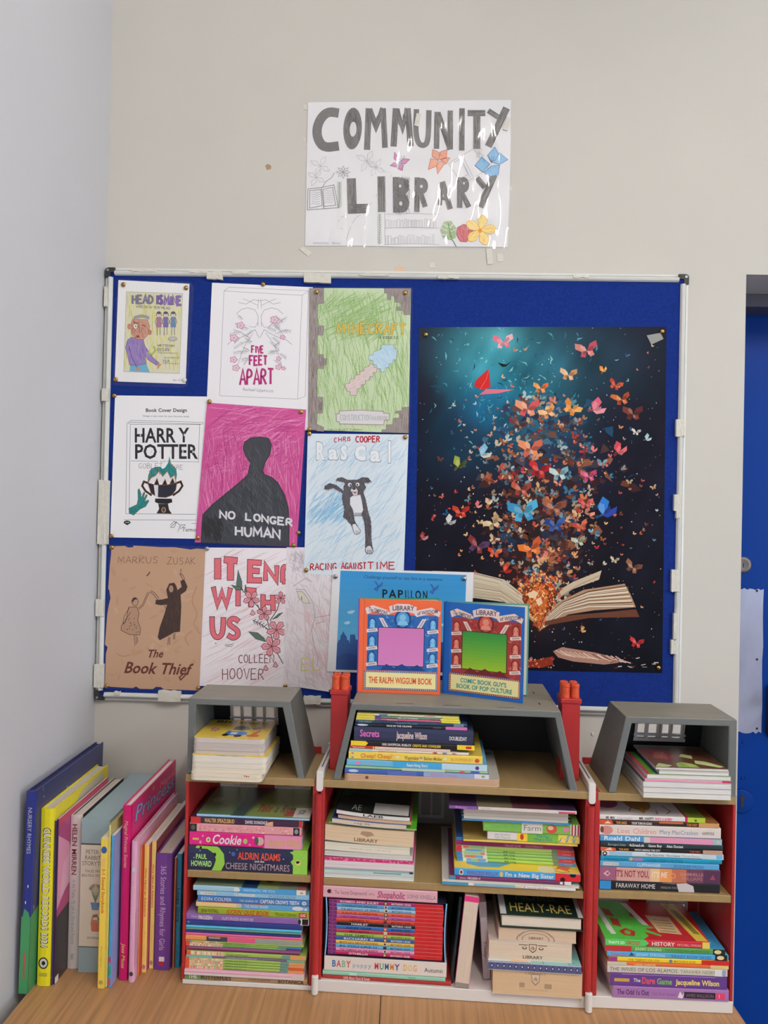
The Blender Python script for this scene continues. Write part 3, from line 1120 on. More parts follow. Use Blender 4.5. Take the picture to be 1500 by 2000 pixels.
    for x, y0, y1 in ((322, 545, 705), (567, 740, 925)):
        cv.stroke([(x, y0), (x + 3, (y0 + y1) / 2), (x - 4, y1)], 2, (96, 120, 78))
        for k in range(12):
            y = y0 + 8 + (y1 - y0 - 16) * k / 11
            for sg in (-1, 1):
                cv.stroke([(x, y + 8), (x + sg * 13, y - 6)], 2, (104, 130, 84))
    # bookshelves
    for y in (745, 830, 930):
        cv.stroke([(595, y), (760, y - 6), (930, y)], 2, line)
    cv.stroke([(598, 735), (600, 935)], 2, line)
    for y0, y1 in ((765, 828), (870, 928)):
        x = 606
        while x < 905:
            w = random.uniform(8, 18)
            a = random.uniform(0, 22)
            cv.stroke([(x, y1), (x + random.uniform(-3, 3), y0 + a), (x + w, y0 + a), (x + w, y1)], 1.8, (186, 184, 190))
            x += w + random.uniform(1, 14)
    for q in ([(312, 790), (322, 778)], [(330, 762), (356, 756)], [(366, 900), (376, 862), (392, 820)], [(400, 800), (420, 770), (450, 748)], [(510, 690), (520, 672)], [(330, 830), (344, 836)], [(632, 520), (640, 505)], [(544, 640), (552, 622)]):
        cv.stroke(q, 2, line)
    cv.text('community   library', 160, 332, 926, 912, (186, 184, 186), slope=.01)

    def petals(cx, cy, n, r, w, c1_, c2_, a0=0.0, sp=6.283):
        for k in range(n):
            t = a0 + sp * k / n
            ux, uy = math.cos(t), math.sin(t)
            pts = []
            for f, g in ((0, 0), (.25, .55), (.6, 1), (.85, .7), (1, 0), (.85, -.7), (.6, -1), (.25, -.55)):
                pts.append((cx + ux * r * f - uy * w * g, cy + uy * r * f + ux * w * g))
            cv.poly(pts, c1_ if k % 2 else mixc(c1_, (255, 255, 255), .12))
            cv.hatch(min(p[0] for p in pts), max(p[0] for p in pts), min(p[1] for p in pts), max(p[1] for p in pts), 26, t, r * .35, 2.2, (c2_, mixc(c1_, (255, 255, 255), .35)), inpoly(pts))
            cv.stroke(pts + pts[:1], 2.2, c2_)
    # butterfly, orange and blue flowers
    pk, pk2 = (214, 142, 184), (150, 70, 120)
    for q in ([(684, 430), (655, 405), (658, 366), (684, 396)], [(688, 430), (715, 405), (750, 410), (722, 438)], [(682, 434), (655, 430), (632, 448), (668, 455)], [(690, 436), (712, 446), (706, 478), (680, 468)]):
        cv.poly(q, pk)
        cv.hatch(630, 752, 364, 480, 60, .8, 14, 2, (pk2, (228, 160, 200)), inpoly(q))
        cv.stroke(q + q[:1], 2.6, pk2)
    cv.ell(686, 433, 12, 10, (150, 190, 210))
    cv.stroke([(690, 415), (702, 398), (700, 386)], 2, (150, 140, 150)); cv.stroke([(694, 418), (712, 402), (720, 392), (712, 388)], 2, (150, 140, 150))
    for q in ([(928, 412), (888, 392), (890, 350), (930, 368)], [(932, 410), (938, 365), (978, 350), (976, 398)], [(926, 416), (880, 404), (864, 472), (912, 452)], [(935, 420), (960, 440), (920, 500), (914, 455)], [(940, 412), (980, 400), (996, 400), (972, 440)]):
        cv.poly(q, (240, 174, 146))
        cv.hatch(860, 1000, 345, 500, 50, 1.2, 20, 2.2, ((228, 130, 98), (246, 206, 184), (236, 150, 118)), inpoly(q))
        cv.stroke(q + q[:1], 2.6, (196, 84, 60))
    cv.stroke([(930, 410), (938, 385)], 4, (230, 200, 90))
    for q in ([(1250, 430), (1226, 385), (1270, 334), (1300, 390)], [(1262, 430), (1300, 370), (1350, 412), (1300, 440)], [(1240, 440), (1190, 395), (1150, 448), (1196, 486)], [(1250, 450), (1300, 445), (1290, 505), (1240, 515), (1205, 488)]):
        cv.poly(q, (142, 190, 226))
        cv.hatch(1150, 1352, 334, 516, 90, 1.0, 26, 2.4, ((92, 150, 206), (182, 214, 238), (112, 166, 214)), inpoly(q))
        cv.stroke(q + q[:1], 2.8, (58, 104, 170))
    for a in (-.6, -.2, .3):
        cv.stroke([(1255, 432), (1255 + 36 * math.sin(a), 432 - 40 * math.cos(a))], 2.4, (30, 60, 110))
    # leaf, red and yellow flowers
    lf = [(1000, 900), (955, 890), (938, 840), (960, 790), (1005, 785), (1034, 830), (1030, 890)]
    cv.poly(lf, (172, 192, 146))
    cv.hatch(935, 1036, 784, 902, 80, 1.0, 26, 2.2, ((108, 146, 80), (180, 200, 150)), inpoly(lf))
    for q in ([(940, 830), (980, 845)], [(950, 800), (985, 825)], [(1030, 840), (1000, 850)], [(945, 870), (985, 868)], [(1020, 800), (996, 826)]):
        cv.stroke(q, 5, (224, 220, 221))
    cv.stroke([(985, 800), (1000, 880), (1036, 944)], 3.4, (86, 118, 70))
    rf = [(1060, 910), (1036, 868), (1042, 826), (1080, 806), (1126, 822), (1140, 856), (1108, 884), (1098, 914)]
    cv.poly(rf, (214, 122, 128))
    cv.hatch(1036, 1142, 806, 916, 90, 1.4, 30, 2.4, ((170, 48, 62), (226, 140, 144), (190, 70, 82)), inpoly(rf))
    cv.stroke(rf + rf[:1], 2.6, (164, 50, 64))
    petals(1182, 842, 5, 98, 30, (244, 212, 130), (226, 160, 80), -1.35)
    cv.ell(1180, 845, 12, 14, (236, 150, 60))


SIGN = [(130, 62), (1370, 46), (1364, 500), (1348, 945), (960, 942), (745, 944), (440, 938), (112, 938)]
sheet('sign', 'large white hand drawn COMMUNITY LIBRARY sign in clear plastic on the wall', 'sign', X1, SIGN, .0012, (234, 231, 233), d_sign,
      [(124, 56), (1378, 40), (1372, 300), (1372, 600), (1356, 953), (1100, 956), (760, 960), (430, 944), (106, 943)], M_signfilm)
wall_scrap('tape_scrap', c1([(792, 132), (820, 138), (806, 214), (778, 208)]), 'tilted cream tape scrap stuck over the letter U of the sign', 'tape', M_tape, (222, 214, 204), .0034, group='scraps of tape stuck on the sign')
wall_scrap('tape_scrap', c1([(1344, 150), (1366, 170), (1346, 240), (1318, 232)]), 'tilted cream tape scrap stuck over the letter Y of the sign', 'tape', M_tape, (222, 214, 204), .0034, group='scraps of tape stuck on the sign')

# ---- zombie comic drawing
def d_zombie(cv):
    y = (226, 220, 140)
    q = [(228, 238), (603, 250), (580, 782), (210, 770)]
    cv.poly(q, (222, 217, 190))
    cv.hatch(212, 602, 240, 780, 420, 1.5, 70, 6, (y, (214, 208, 110), (230, 224, 170)), inpoly(q), .12)
    cv.stroke(q + q[:1], 2, (150, 146, 130))
    cv.poly([(252, 282), (275, 262), (410, 262), (416, 316), (268, 316)], (216, 208, 170))
    hand(cv, 'HEAD', 268, 405, 315, 262, 9, (128, 124, 150), outline=(80, 76, 100), ow=2)
    hand(cv, 'IS', 428, 470, 318, 262, 14, (126, 96, 168), outline=(70, 60, 110), ow=2)
    hand(cv, 'MINE', 482, 594, 326, 270, 12, (138, 110, 178), outline=(76, 66, 120), ow=2)
    hand(cv, 'WRECKIN YER HEAD', 292, 520, 344, 328, 2.4, (80, 78, 84), slope=.05)
    # three little figures
    for x, c in ((444, (176, 120, 150)), (490, (128, 110, 170)), (540, (112, 140, 170))):
        cv.stroke([(x - 8, 470), (x - 12, 528)], 4, (110, 104, 120)); cv.stroke([(x + 8, 470), (x + 8, 526)], 4, (110, 104, 120))
        cv.poly([(x - 14, 405), (x + 14, 405), (x + 18, 475), (x - 18, 475)], c)
        cv.stroke([(x - 14, 410), (x - 24, 440), (x - 14, 460)], 3.5, (100, 96, 110)); cv.stroke([(x + 14, 410), (x + 24, 440), (x + 14, 458)], 3.5, (100, 96, 110))
        cv.ell(x, 388, 14, 17, (222, 205, 190)); cv.ell(x, 378, 15, 9, (84, 78, 92))
        cv.stroke([(x - 15, 380), (x - 17, 400)], 4, (84, 78, 92)); cv.stroke([(x + 15, 380), (x + 17, 400)], 4, (84, 78, 92))
    cv.ell(535, 552, 32, 17, (176, 172, 170)); cv.ell(535, 550, 22, 10, (196, 192, 188))
    # person with grey hair in a purple sweater
    tp = [(360, 775), (250, 765), (252, 725), (345, 718)]
    cv.poly([(254, 722), (358, 714), (384, 774), (250, 766)], (110, 176, 206))
    sw = [(262, 540), (340, 560), (352, 600), (404, 676), (446, 712), (428, 728), (372, 690), (350, 660), (360, 716), (300, 728), (250, 726), (236, 660), (222, 610), (236, 560)]
    cv.poly(sw, (156, 132, 190))
    cv.hatch(220, 450, 540, 730, 200, 1.45, 40, 3.4, ((132, 106, 172), (176, 154, 206), (122, 96, 164)), inpoly(sw))
    cv.stroke(sw + sw[:1], 2.6, (86, 62, 130))
    cv.stroke([(246, 600), (262, 670), (300, 745)], 4, (84, 60, 128))
    for k in range(4):
        cv.stroke([(440, 716), (462 - k * 9, 726 + k * 9)], 6, (206, 140, 104))
        cv.stroke([(302, 738), (318 - k * 9, 752 + k * 6)], 6, (206, 140, 104))
    hd = [(268, 420), (368, 425), (384, 470), (376, 520), (340, 558), (295, 552), (262, 520), (254, 465)]
    cv.poly(hd, (206, 154, 132))
    cv.hatch(254, 386, 420, 558, 150, 1.3, 26, 3.4, ((176, 106, 82), (214, 160, 136), (164, 96, 78)), inpoly(hd))
    cv.stroke(hd + hd[:1], 2.4, (130, 86, 70))
    cv.ell(246, 470, 12, 20, (198, 138, 112)); cv.ell(384, 508, 13, 18, (190, 128, 104))
    for k in range(9):
        cv.ell(284 + k * 11, 412 - 10 * math.sin(k / 8 * 3.14), 9, 11, (168, 164, 170))
        cv.stroke([(280 + k * 11, 416 - 10 * math.sin(k / 8 * 3.14)), (286 + k * 11, 398 - 10 * math.sin(k / 8 * 3.14)), (292 + k * 11, 414 - 10 * math.sin(k / 8 * 3.14))], 2, (110, 108, 116))
    cv.ell(288, 468, 13, 15, (226, 222, 214)); cv.ell(290, 468, 4, 5, (60, 60, 66))
    cv.stroke([(275, 442), (308, 448)], 5, (90, 66, 56)); cv.stroke([(330, 460), (356, 466)], 5, (120, 60, 50)); cv.stroke([(318, 484), (312, 502), (326, 504)], 2.4, (120, 80, 66))
    cv.ell(304, 536, 12, 8, (150, 60, 56))
    hand(cv, 'WRITTEN BY', 434, 550, 602, 588, 2.2, (86, 84, 92), slope=.03)
    hand(cv, 'OISIN', 434, 512, 634, 612, 3.4, (88, 84, 96))
    cv.stroke([(434, 644), (574, 648)], 2.4, (140, 100, 110)); cv.stroke([(468, 714), (578, 718)], 2.4, (140, 100, 110))
    hand(cv, 'ISA', 470, 514, 708, 690, 3, (88, 84, 96))
    cv.text('illustrated by', 478, 580, 682, 670, (140, 136, 140))
    cv.text('$6.10', 536, 590, 832, 820, (206, 150, 160))
    cv.stroke([(366, 640), (398, 655), (420, 630), (410, 600)], 12, (176, 190, 96))


PCH = [(186, 153), (640, 172), (662, 180), (678, 206), (640, 846), (634, 864), (612, 878), (150, 862), (136, 850), (134, 838), (166, 170)]
sheet('drawing', 'laminated yellow comic cover drawing with purple sweater figure in the top corner', 'drawing', X2, [(175, 160), (648, 185), (622, 852), (150, 835)], layer(2), (240, 237, 237), d_zombie, PCH, group=SG)

# ---- lungs of flowers
def d_lungs(cv):
    ln = (128, 126, 132)
    for q in ([(878, 233), (1398, 262), (1368, 953), (848, 930), (878, 233)], [(878, 233), (910, 208), (1440, 232), (1398, 262)], [(1440, 232), (1418, 935), (1368, 953)]):
        cv.stroke(q, 2, ln)
    for sg in (-1, 1):
        cx = 1115
        def p(*a):
            return [(cx + sg * x, y) for x, y in a]
        cv.stroke(p((12, 470), (10, 400), (30, 360), (80, 345), (120, 355), (155, 385)), 2.4, ln)
        cv.stroke(p((12, 440), (30, 475), (70, 470)), 2, ln)
        cv.stroke(p((4, 545), (30, 490), (60, 510), (120, 540), (180, 560), (215, 590)), 2.6, ln)
        for k in range(16):
            x0, y0 = random.uniform(40, 150), random.uniform(380, 700)
            a = random.uniform(-.7, .9)
            l = random.uniform(40, 90)
            cv.stroke(p((x0, y0), (x0 + l * .5 * math.cos(a), y0 + l * .5 * math.sin(a) - 8), (x0 + l * math.cos(a), y0 + l * math.sin(a))), 2, (150, 148, 154))
            for m in range(5):
                t = .2 + m * .17
                bx_, by_ = x0 + l * t * math.cos(a), y0 + l * t * math.sin(a)
                cv.stroke(p((bx_, by_), (bx_ + 12, by_ - 12)), 1.8, (156, 154, 160)); cv.stroke(p((bx_, by_), (bx_ + 8, by_ + 13)), 1.8, (156, 154, 160))
        cv.stroke(p((40, 510), (90, 580), (120, 650), (150, 740)), 2.2, ln)
        cv.stroke(p((0, 300), (40, 290), (90, 320), (140, 310)), 2.2, ln); cv.stroke(p((10, 330), (70, 300), (110, 285)), 2, ln)
        cv.stroke(p((8, 285), (12, 350)), 2, ln)
    for x, y, r in ((988, 462, 24), (944, 545, 25), (942, 690, 22), (958, 745, 22), (1214, 425, 26), (1268, 541, 16), (1242, 683, 14), (1240, 740, 18), (1274, 748, 12)):
        pts = [(x + r * (1 + .22 * math.cos(5 * a)) * math.cos(a), y + r * .85 * (1 + .22 * math.cos(5 * a)) * math.sin(a)) for a in [k * .3307 for k in range(19)]]
        cv.poly(pts, (228, 206, 216)); cv.stroke(pts, 3.2, (190, 84, 128), closed=True); cv.ell(x, y, r * .3, r * .26, (200, 100, 140)); cv.ell(x, y, r * .18, r * .14, (230, 210, 218))
    hand(cv, 'FIVE', 1062, 1142, 646, 600, 10, (178, 46, 116)); hand(cv, 'FEET', 1048, 1166, 726, 666, 12, (178, 46, 116)); hand(cv, 'APART', 984, 1208, 854, 752, 14, (182, 50, 120))
    cv.text('Rachael Lippincott', 1000, 1206, 896, 876, (160, 158, 160), shear=.2, slope=.06)


sheet('drawing', 'white pencil drawing of flowery lungs with magenta lettering', 'drawing', X2, [(798, 178), (1470, 208), (1440, 1160), (756, 1130)], layer(1), (238, 234, 237), d_lungs, group=SG)

# ---- green blocky drawing
def d_blocks(cv):
    out = [(240, 120), (1300, 125), (1275, 1640), (225, 1605)]
    ins = inpoly(out)
    cv.hatch(300, 1300, 120, 1640, 1000, 1.45, 220, 6, ((160, 196, 124), (176, 206, 142), (146, 186, 108), (206, 222, 182)), ins, .35)
    cv.hatch(440, 1000, 180, 640, 160, -.5, 260, 6, ((150, 190, 112), (164, 198, 128)), ins, .3)
    br = (132, 118, 114)
    steps = [[(240, 122), (388, 122), (388, 280), (325, 284), (316, 1540), (340, 1570), (345, 1610), (226, 1604)], [(322, 515), (386, 515), (384, 612), (320, 612)], [(318, 815), (385, 815), (385, 858), (420, 858), (416, 922), (390, 922), (388, 966), (316, 962)],
             [(312, 1262), (378, 1262), (374, 1432), (310, 1432)], [(1020, 124), (1296, 124), (1290, 400), (1225, 398), (1222, 356), (1148, 352), (1150, 318), (1200, 318), (1200, 272), (1130, 268), (1126, 204), (1094, 204), (1090, 244), (1056, 242), (1054, 176), (1022, 172)],
             [(1280, 1366), (1212, 1370), (1212, 1404), (1140, 1408), (1138, 1430), (1178, 1432), (1176, 1480), (1118, 1482), (1112, 1548), (1040, 1552), (1042, 1600), (996, 1604), (992, 1626), (1274, 1638)], [(312, 1544), (386, 1576), (388, 1622), (312, 1616)]]
    for q in steps:
        cv.poly(q, (158, 146, 142))
        x0, x1, y0, y1 = min(a for a, b in q), max(a for a, b in q), min(b for a, b in q), max(b for a, b in q)
        cv.hatch(x0, x1, y0, y1, int(60 + (x1 - x0) * (y1 - y0) / 900), 1.55, 90, 5, (br, (116, 102, 100), (176, 166, 160)), inpoly(q), .12)
        cv.stroke(q + q[:1], 3, (120, 108, 106))
    x = 530
    for i, ch in enumerate('MINECRAFT'):
        w = 96 if ch == 'M' else 74
        hand(cv, ch, x, x + w * .82 if ch != 'I' else x + 30, 600, 495, 19, (222, 190, 84), outline=(150, 140, 70), ow=3)
        x += w + 8 if ch != 'I' else 58
    hand(cv, 'KINDNESS', 975, 1165, 652, 624, 4, (110, 120, 80))
    sh = [(940, 780), (990, 760), (992, 716), (1118, 716), (1120, 756), (1154, 760), (1146, 870), (1112, 872), (1110, 910), (1070, 914), (1068, 950), (1030, 954), (1026, 996), (988, 998), (986, 966), (944, 962), (940, 928), (906, 920), (902, 878), (858, 872), (858, 828), (906, 820), (908, 786)]
    cv.poly(sh, (190, 216, 232)); cv.hatch(856, 1156, 714, 1000, 120, .8, 70, 5, ((166, 204, 230), (206, 226, 236)), inpoly(sh)); cv.stroke(sh + sh[:1], 3.4, (130, 146, 160))
    st = [(866, 916), (910, 920), (914, 950), (944, 956), (940, 1004), (904, 1006), (902, 1046), (866, 1050), (860, 1086), (824, 1090), (820, 1128), (780, 1132), (776, 1170), (736, 1174), (732, 1244), (668, 1246), (664, 1206), (628, 1200), (624, 1166), (610, 1160), (616, 1122), (660, 1118), (664, 1076), (710, 1068), (714, 1034), (764, 1026), (768, 994), (812, 986), (814, 950), (858, 944)]
    cv.poly(st, (222, 202, 198)); cv.hatch(608, 946, 914, 1248, 120, -.75, 60, 5, ((210, 184, 180), (232, 216, 212)), inpoly(st)); cv.stroke(st + st[:1], 3.4, (140, 120, 116))
    bn = [(552, 1408), (760, 1398), (1010, 1412), (1012, 1430), (1074, 1434), (1070, 1500), (1020, 1504), (1016, 1552), (552, 1542), (550, 1520), (520, 1516), (518, 1440), (550, 1436)]
    cv.poly(bn, (222, 218, 220)); cv.stroke(bn + bn[:1], 8, (176, 150, 150))
    hand(cv, 'CONSTRUCTION', 560, 880, 1506, 1446, 4, (150, 148, 152)); hand(cv, 'HANDBOOK', 892, 1056, 1506, 1460, 3.4, (164, 160, 164))
    hand(cv, 'IDRIS BURT TOMMY', 420, 790, 1616, 1594, 3, (120, 132, 90))


sheet('drawing', 'laminated green crayon drawing with grey blocky border and pixel shovel', 'drawing', X5, [(240, 120), (1300, 125), (1275, 1640), (225, 1605)], layer(3), (206, 222, 182), d_blocks,
      [(228, 108), (1306, 112), (1322, 122), (1294, 1650), (214, 1612)], group=SG)

# ---- cup on a worksheet
def d_cup(cv):
    k = (36, 34, 38)
    cv.text('Book Cover Design', 356, 632, 220, 197, k, 1)
    cv.text('Design a new cover for your favourite book.', 338, 648, 252, 241, (70, 68, 72), slope=.012)
    for q in ([(232, 296), (224, 898), (690, 902)], [(254, 302), (246, 896)], [(232, 296), (262, 276), (740, 290)], [(240, 298), (262, 288), (732, 302), (742, 296)], [(716, 304), (706, 560)], [(254, 302), (722, 304)], [(212, 938), (694, 940)], [(660, 962), (694, 963)]):
        cv.stroke(q, 2.4, (90, 88, 92))
    cv.text('HARR', 278, 552, 422, 330, (44, 43, 48), 1); cv.text('Y', 578, 642, 420, 328, (44, 43, 48), 1)
    cv.text('POTTER', 280, 700, 530, 438, (44, 43, 48), 1)
    for x in (318, 352, 408, 475, 392, 520, 610, 668, 448, 600):    # stencil bridges
        y = 372 if x in (318, 352, 408, 475, 610) else 484
        cv.poly([(x, y - 8), (x + 7, y - 8), (x + 7, y + 10), (x, y + 10)], (219, 216, 218))
    cv.stroke([(260, 546), (440, 550)], 3, (140, 138, 140)); cv.stroke([(530, 550), (700, 552)], 3, (140, 138, 140))
    cv.text('and the', 452, 530, 556, 540, (150, 148, 150))
    hand(cv, 'GOBLET', 310, 470, 596, 562, 3.4, (150, 148, 150)); hand(cv, 'FIRE', 520, 606, 602, 572, 3.4, (150, 148, 150))
    te = (36, 128, 128)
    fl = [(368, 690), (374, 640), (390, 600), (420, 586), (452, 584), (470, 600), (486, 590), (508, 556), (514, 514), (524, 560), (560, 600), (564, 640), (556, 690)]
    cv.poly(fl, te)
    cv.hatch(368, 566, 512, 690, 120, 1.3, 30, 4, ((24, 108, 112), (70, 150, 146)), inpoly(fl))
    w = [(372, 690), (392, 660), (420, 645), (446, 615), (470, 650), (500, 615), (522, 660), (548, 640), (558, 690)]
    cv.poly(w, (226, 222, 222)); cv.stroke(w, 4, (160, 104, 66))
    for q in ([(412, 705), (432, 660), (446, 705)], [(466, 705), (486, 668), (500, 705)], [(516, 700), (536, 660), (550, 696)]):
        cv.poly(q, k); cv.stroke(q, 3, (150, 100, 60))
    for q in ([(374, 680), (386, 640), (380, 610)], [(440, 590), (452, 640)], [(520, 560), (545, 600), (560, 606)], [(404, 600), (430, 640)], [(548, 640), (562, 660)]):
        cv.stroke(q, 4, (170, 112, 70))
    for sg in (-1, 1):
        cx = 467
        cv.stroke([(cx + sg * 92, 695), (cx + sg * 122, 684), (cx + sg * 134, 712), (cx + sg * 112, 746), (cx + sg * 70, 776)], 15, (150, 100, 66))
        cv.stroke([(cx + sg * 92, 695), (cx + sg * 122, 684), (cx + sg * 134, 712), (cx + sg * 112, 746), (cx + sg * 70, 776)], 10, k)
    bw = [(370, 692), (420, 706), (500, 706), (564, 690), (556, 740), (530, 775), (490, 790), (430, 786), (392, 760)]
    cv.poly(bw, (42, 42, 54)); cv.stroke(bw + bw[:1], 4, (130, 86, 58))
    cv.poly([(410, 706), (440, 708), (438, 788), (420, 786)], (222, 220, 222))
    cv.poly([(420, 796), (530, 798), (534, 822), (500, 832), (440, 830), (418, 820)], k)
    cv.poly([(440, 832), (505, 832), (512, 870), (530, 898), (428, 896), (446, 866)], (48, 40, 40)); cv.ell(476, 872, 15, 18, (196, 160, 136)); cv.ell(476, 872, 11, 14, (90, 66, 50))
    hd = [(246, 894), (244, 862), (298, 836), (306, 800), (304, 742), (312, 730), (322, 752), (328, 790), (344, 752), (352, 758), (342, 800), (360, 768), (368, 776), (348, 818), (372, 806), (378, 814), (356, 850), (318, 868), (276, 908)]
    cv.poly(hd, te); cv.hatch(244, 380, 730, 908, 100, .5, 30, 4, ((20, 104, 106), (64, 150, 146)), inpoly(hd)); cv.stroke(hd + hd[:1], 3, (126, 100, 80))
    cv.ell(233, 956, 23, 13, k); cv.ell(233, 968, 9, 5, k); cv.text('twinkl', 220, 247, 959, 952, (220, 218, 220), 1)
    cv.stroke([(520, 975), (545, 948), (560, 955), (545, 990), (522, 988), (560, 952), (586, 975), (568, 1022), (596, 970), (620, 972), (588, 1000)], 3, k)
    cv.text('Temur', 596, 700, 1016, 990, k, shear=.2)


sheet('drawing', 'white book cover worksheet with a black cup drawing and teal flame', 'drawing', X3, [(152, 110), (790, 118), (780, 1066), (120, 1055)], layer(0), (240, 237, 239), d_cup, group=SG)

# ---- pink and black silhouette
def d_pink(cv):
    out = [(765, 158), (1425, 205), (1362, 1118), (685, 1088)]
    ins = inpoly(out)
    cols = ((206, 72, 148), (190, 50, 132), (224, 112, 172), (214, 88, 156), (232, 140, 190))
    cv.hatch(690, 1420, 160, 620, 700, -.35, 170, 5.5, cols, ins, .5)
    cv.hatch(690, 1420, 400, 1118, 800, 1.5, 150, 5.5, cols, ins, .25)
    sil = [(726, 1090), (730, 1000), (736, 905), (800, 838), (880, 772), (968, 700), (1036, 640), (1054, 560), (1020, 510), (1006, 460), (1016, 420), (1056, 394), (1120, 386), (1176, 396), (1194, 440), (1184, 500), (1150, 560), (1136, 610), (1146, 636), (1196, 656), (1236, 690), (1280, 770), (1306, 860), (1312, 980), (1310, 1114)]
    cv.poly(sil, (54, 56, 66))
    si = inpoly(sil)
    cv.hatch(726, 1312, 386, 1114, 900, 1.25, 100, 4.5, ((40, 42, 50), (66, 68, 78), (84, 86, 96), (34, 36, 42), (74, 76, 86)), si, .6)
    cv.hatch(726, 860, 930, 1088, 160, 1.3, 70, 6, ((20, 20, 24), (28, 28, 32)), si)
    cv.stroke(sil, 5, (30, 30, 36))
    W = (222, 220, 224)
    hand(cv, 'NO', 850, 952, 928, 880, 13, W, slope=.04); hand(cv, 'LONGER', 1022, 1336, 938, 892, 13, W, slope=.14); hand(cv, 'HUMAN', 954, 1252, 1044, 984, 14, W, slope=.07)


sheet('drawing', 'bright pink crayon drawing with a black silhouette and white lettering', 'drawing', X3, [(765, 158), (1425, 205), (1362, 1118), (685, 1088)], layer(4), (216, 82, 154), d_pink,
      [(757, 150), (1434, 200), (1372, 1128), (676, 1096)], group=SG)

# ---- dog on pale blue
def d_dog(cv):
    out = [(220, 90), (1275, 100), (1222, 1600), (180, 1555)]
    ins = inpoly(out)
    cv.hatch(190, 1270, 92, 1590, 1000, -.8, 190, 7, ((186, 212, 230), (204, 222, 234), (170, 204, 228), (214, 224, 232), (222, 226, 232)), ins, .35)
    cv.hatch(200, 640, 700, 1000, 90, -.8, 200, 8, ((130, 186, 222), (150, 196, 226)), ins, .25)
    R = (186, 40, 52)
    hand(cv, 'C', 496, 524, 180, 134, 8, R); hand(cv, 'H', 542, 576, 176, 130, 8, R); hand(cv, 'R', 590, 622, 172, 124, 8, R); hand(cv, 'I', 630, 645, 168, 124, 8, R); hand(cv, 'S', 645, 668, 166, 122, 8, R); hand(cv, 'COOPER', 722, 976, 180, 118, 12, R)
    hand(cv, 'RACING', 246, 522, 1520, 1452, 12, R, slope=-.03); hand(cv, 'AGAINST', 572, 832, 1508, 1442, 12, R); hand(cv, 'TIME', 846, 1136, 1508, 1434, 12, R)
    for ch, x0, x1, yb, yt in (('R', 298, 400, 360, 185), ('a', 430, 540, 358, 205), ('s', 556, 640, 360, 150), ('c', 700, 836, 365, 150), ('a', 866, 984, 380, 215), ('l', 1050, 1100, 388, 175)):
        cv.text(ch, x0 - 2, x1 + 2, yb + 7, yt - 7, (136, 146, 160), 1)
        cv.text(ch, x0 + 4, x1 - 4, yb, yt, (234, 236, 240), 1)
    g = ((92, 88, 94), (70, 66, 72), (116, 112, 118), (56, 52, 58))

    def fur(q, base=(88, 84, 90), ang=1.4, n=160, l=46):
        cv.poly(q, base)
        cv.hatch(min(a for a, b in q), max(a for a, b in q), min(b for a, b in q), max(b for a, b in q), n, ang, l, 4.5, g, inpoly(q), .4)
        for i in range(len(q)):
            a, b = q[i], q[(i + 1) % len(q)]
            m = int(math.hypot(b[0] - a[0], b[1] - a[1]) / 9)
            for k in range(m):
                t = k / max(m, 1)
                x, y = a[0] + (b[0] - a[0]) * t, a[1] + (b[1] - a[1]) * t
                cv.stroke([(x, y), (x + random.uniform(-9, 9), y + random.uniform(6, 20))], 3, random.choice(g))
    fur([(590, 712), (540, 690), (488, 660), (430, 676), (392, 668), (398, 636), (450, 608), (520, 628), (560, 660), (596, 690)], ang=.3)
    fur([(584, 700), (640, 680), (700, 700), (800, 700), (826, 780), (850, 900), (880, 1010), (800, 980), (780, 900), (700, 920), (690, 1010), (640, 1000), (590, 960), (604, 880), (580, 780)])
    fur([(800, 960), (870, 960), (884, 1060), (886, 1200), (900, 1290), (822, 1290), (824, 1160), (816, 1040)])
    fur([(620, 930), (700, 940), (712, 1010), (740, 1050), (680, 1050), (640, 1000)])
    w = [(664, 760), (700, 735), (770, 730), (786, 800), (800, 890), (770, 950), (710, 952), (690, 880), (662, 830)]
    cv.poly(w, (224, 224, 230))
    for k in range(16):
        cv.stroke([(700 + k * 6, 955), (716 + k * 6, 918)], 3, g[k % 4])
    pw = [(684, 1040), (716, 1030), (770, 1100), (766, 1130), (728, 1148), (706, 1130), (690, 1080)]
    cv.poly(pw, (222, 222, 228)); cv.stroke(pw + pw[:1], 5, (70, 66, 72))
    for k in range(3):
        cv.stroke([(728 + k * 13, 1140), (720 + k * 12, 1104)], 4, (70, 66, 72))
    pw = [(824, 1285), (850, 1262), (880, 1262), (906, 1320), (890, 1346), (840, 1348), (822, 1320)]
    cv.poly(pw, (208, 206, 210)); cv.stroke(pw + pw[:1], 6, (60, 56, 62))
    for k in range(4):
        cv.stroke([(842 + k * 15, 1346), (846 + k * 13, 1306)], 5, (60, 56, 62))
    fur([(600, 700), (596, 640), (620, 600), (512, 580), (530, 555), (580, 546), (640, 575), (740, 572), (790, 546), (850, 550), (886, 590), (850, 606), (806, 606), (830, 650), (800, 700), (740, 730), (660, 730)], n=260)
    for x, y in ((660, 625), (742, 622)):
        cv.ell(x, y, 20, 19, (226, 226, 230)); cv.ell(x + (7 if x < 700 else -4), y + 4, 9, 10, (34, 32, 36))
    cv.poly([(668, 690), (688, 650), (720, 652), (744, 690), (730, 706), (690, 706)], (214, 212, 218))
    cv.ell(704, 664, 20, 16, (70, 66, 72))
    m = [(682, 696), (712, 704), (746, 694), (738, 728), (714, 738), (690, 726)]
    cv.poly(m, (222, 216, 216)); cv.poly([(694, 700), (712, 706), (732, 698), (724, 718), (704, 716)], (190, 70, 66)); cv.stroke(m + m[:1], 3.6, (80, 70, 74))


sheet('drawing', 'pale blue crayon drawing of a running black and white dog', 'drawing', X6, [(220, 90), (1275, 100), (1222, 1600), (180, 1555)], layer(4), (220, 230, 238), d_dog, group=SG)

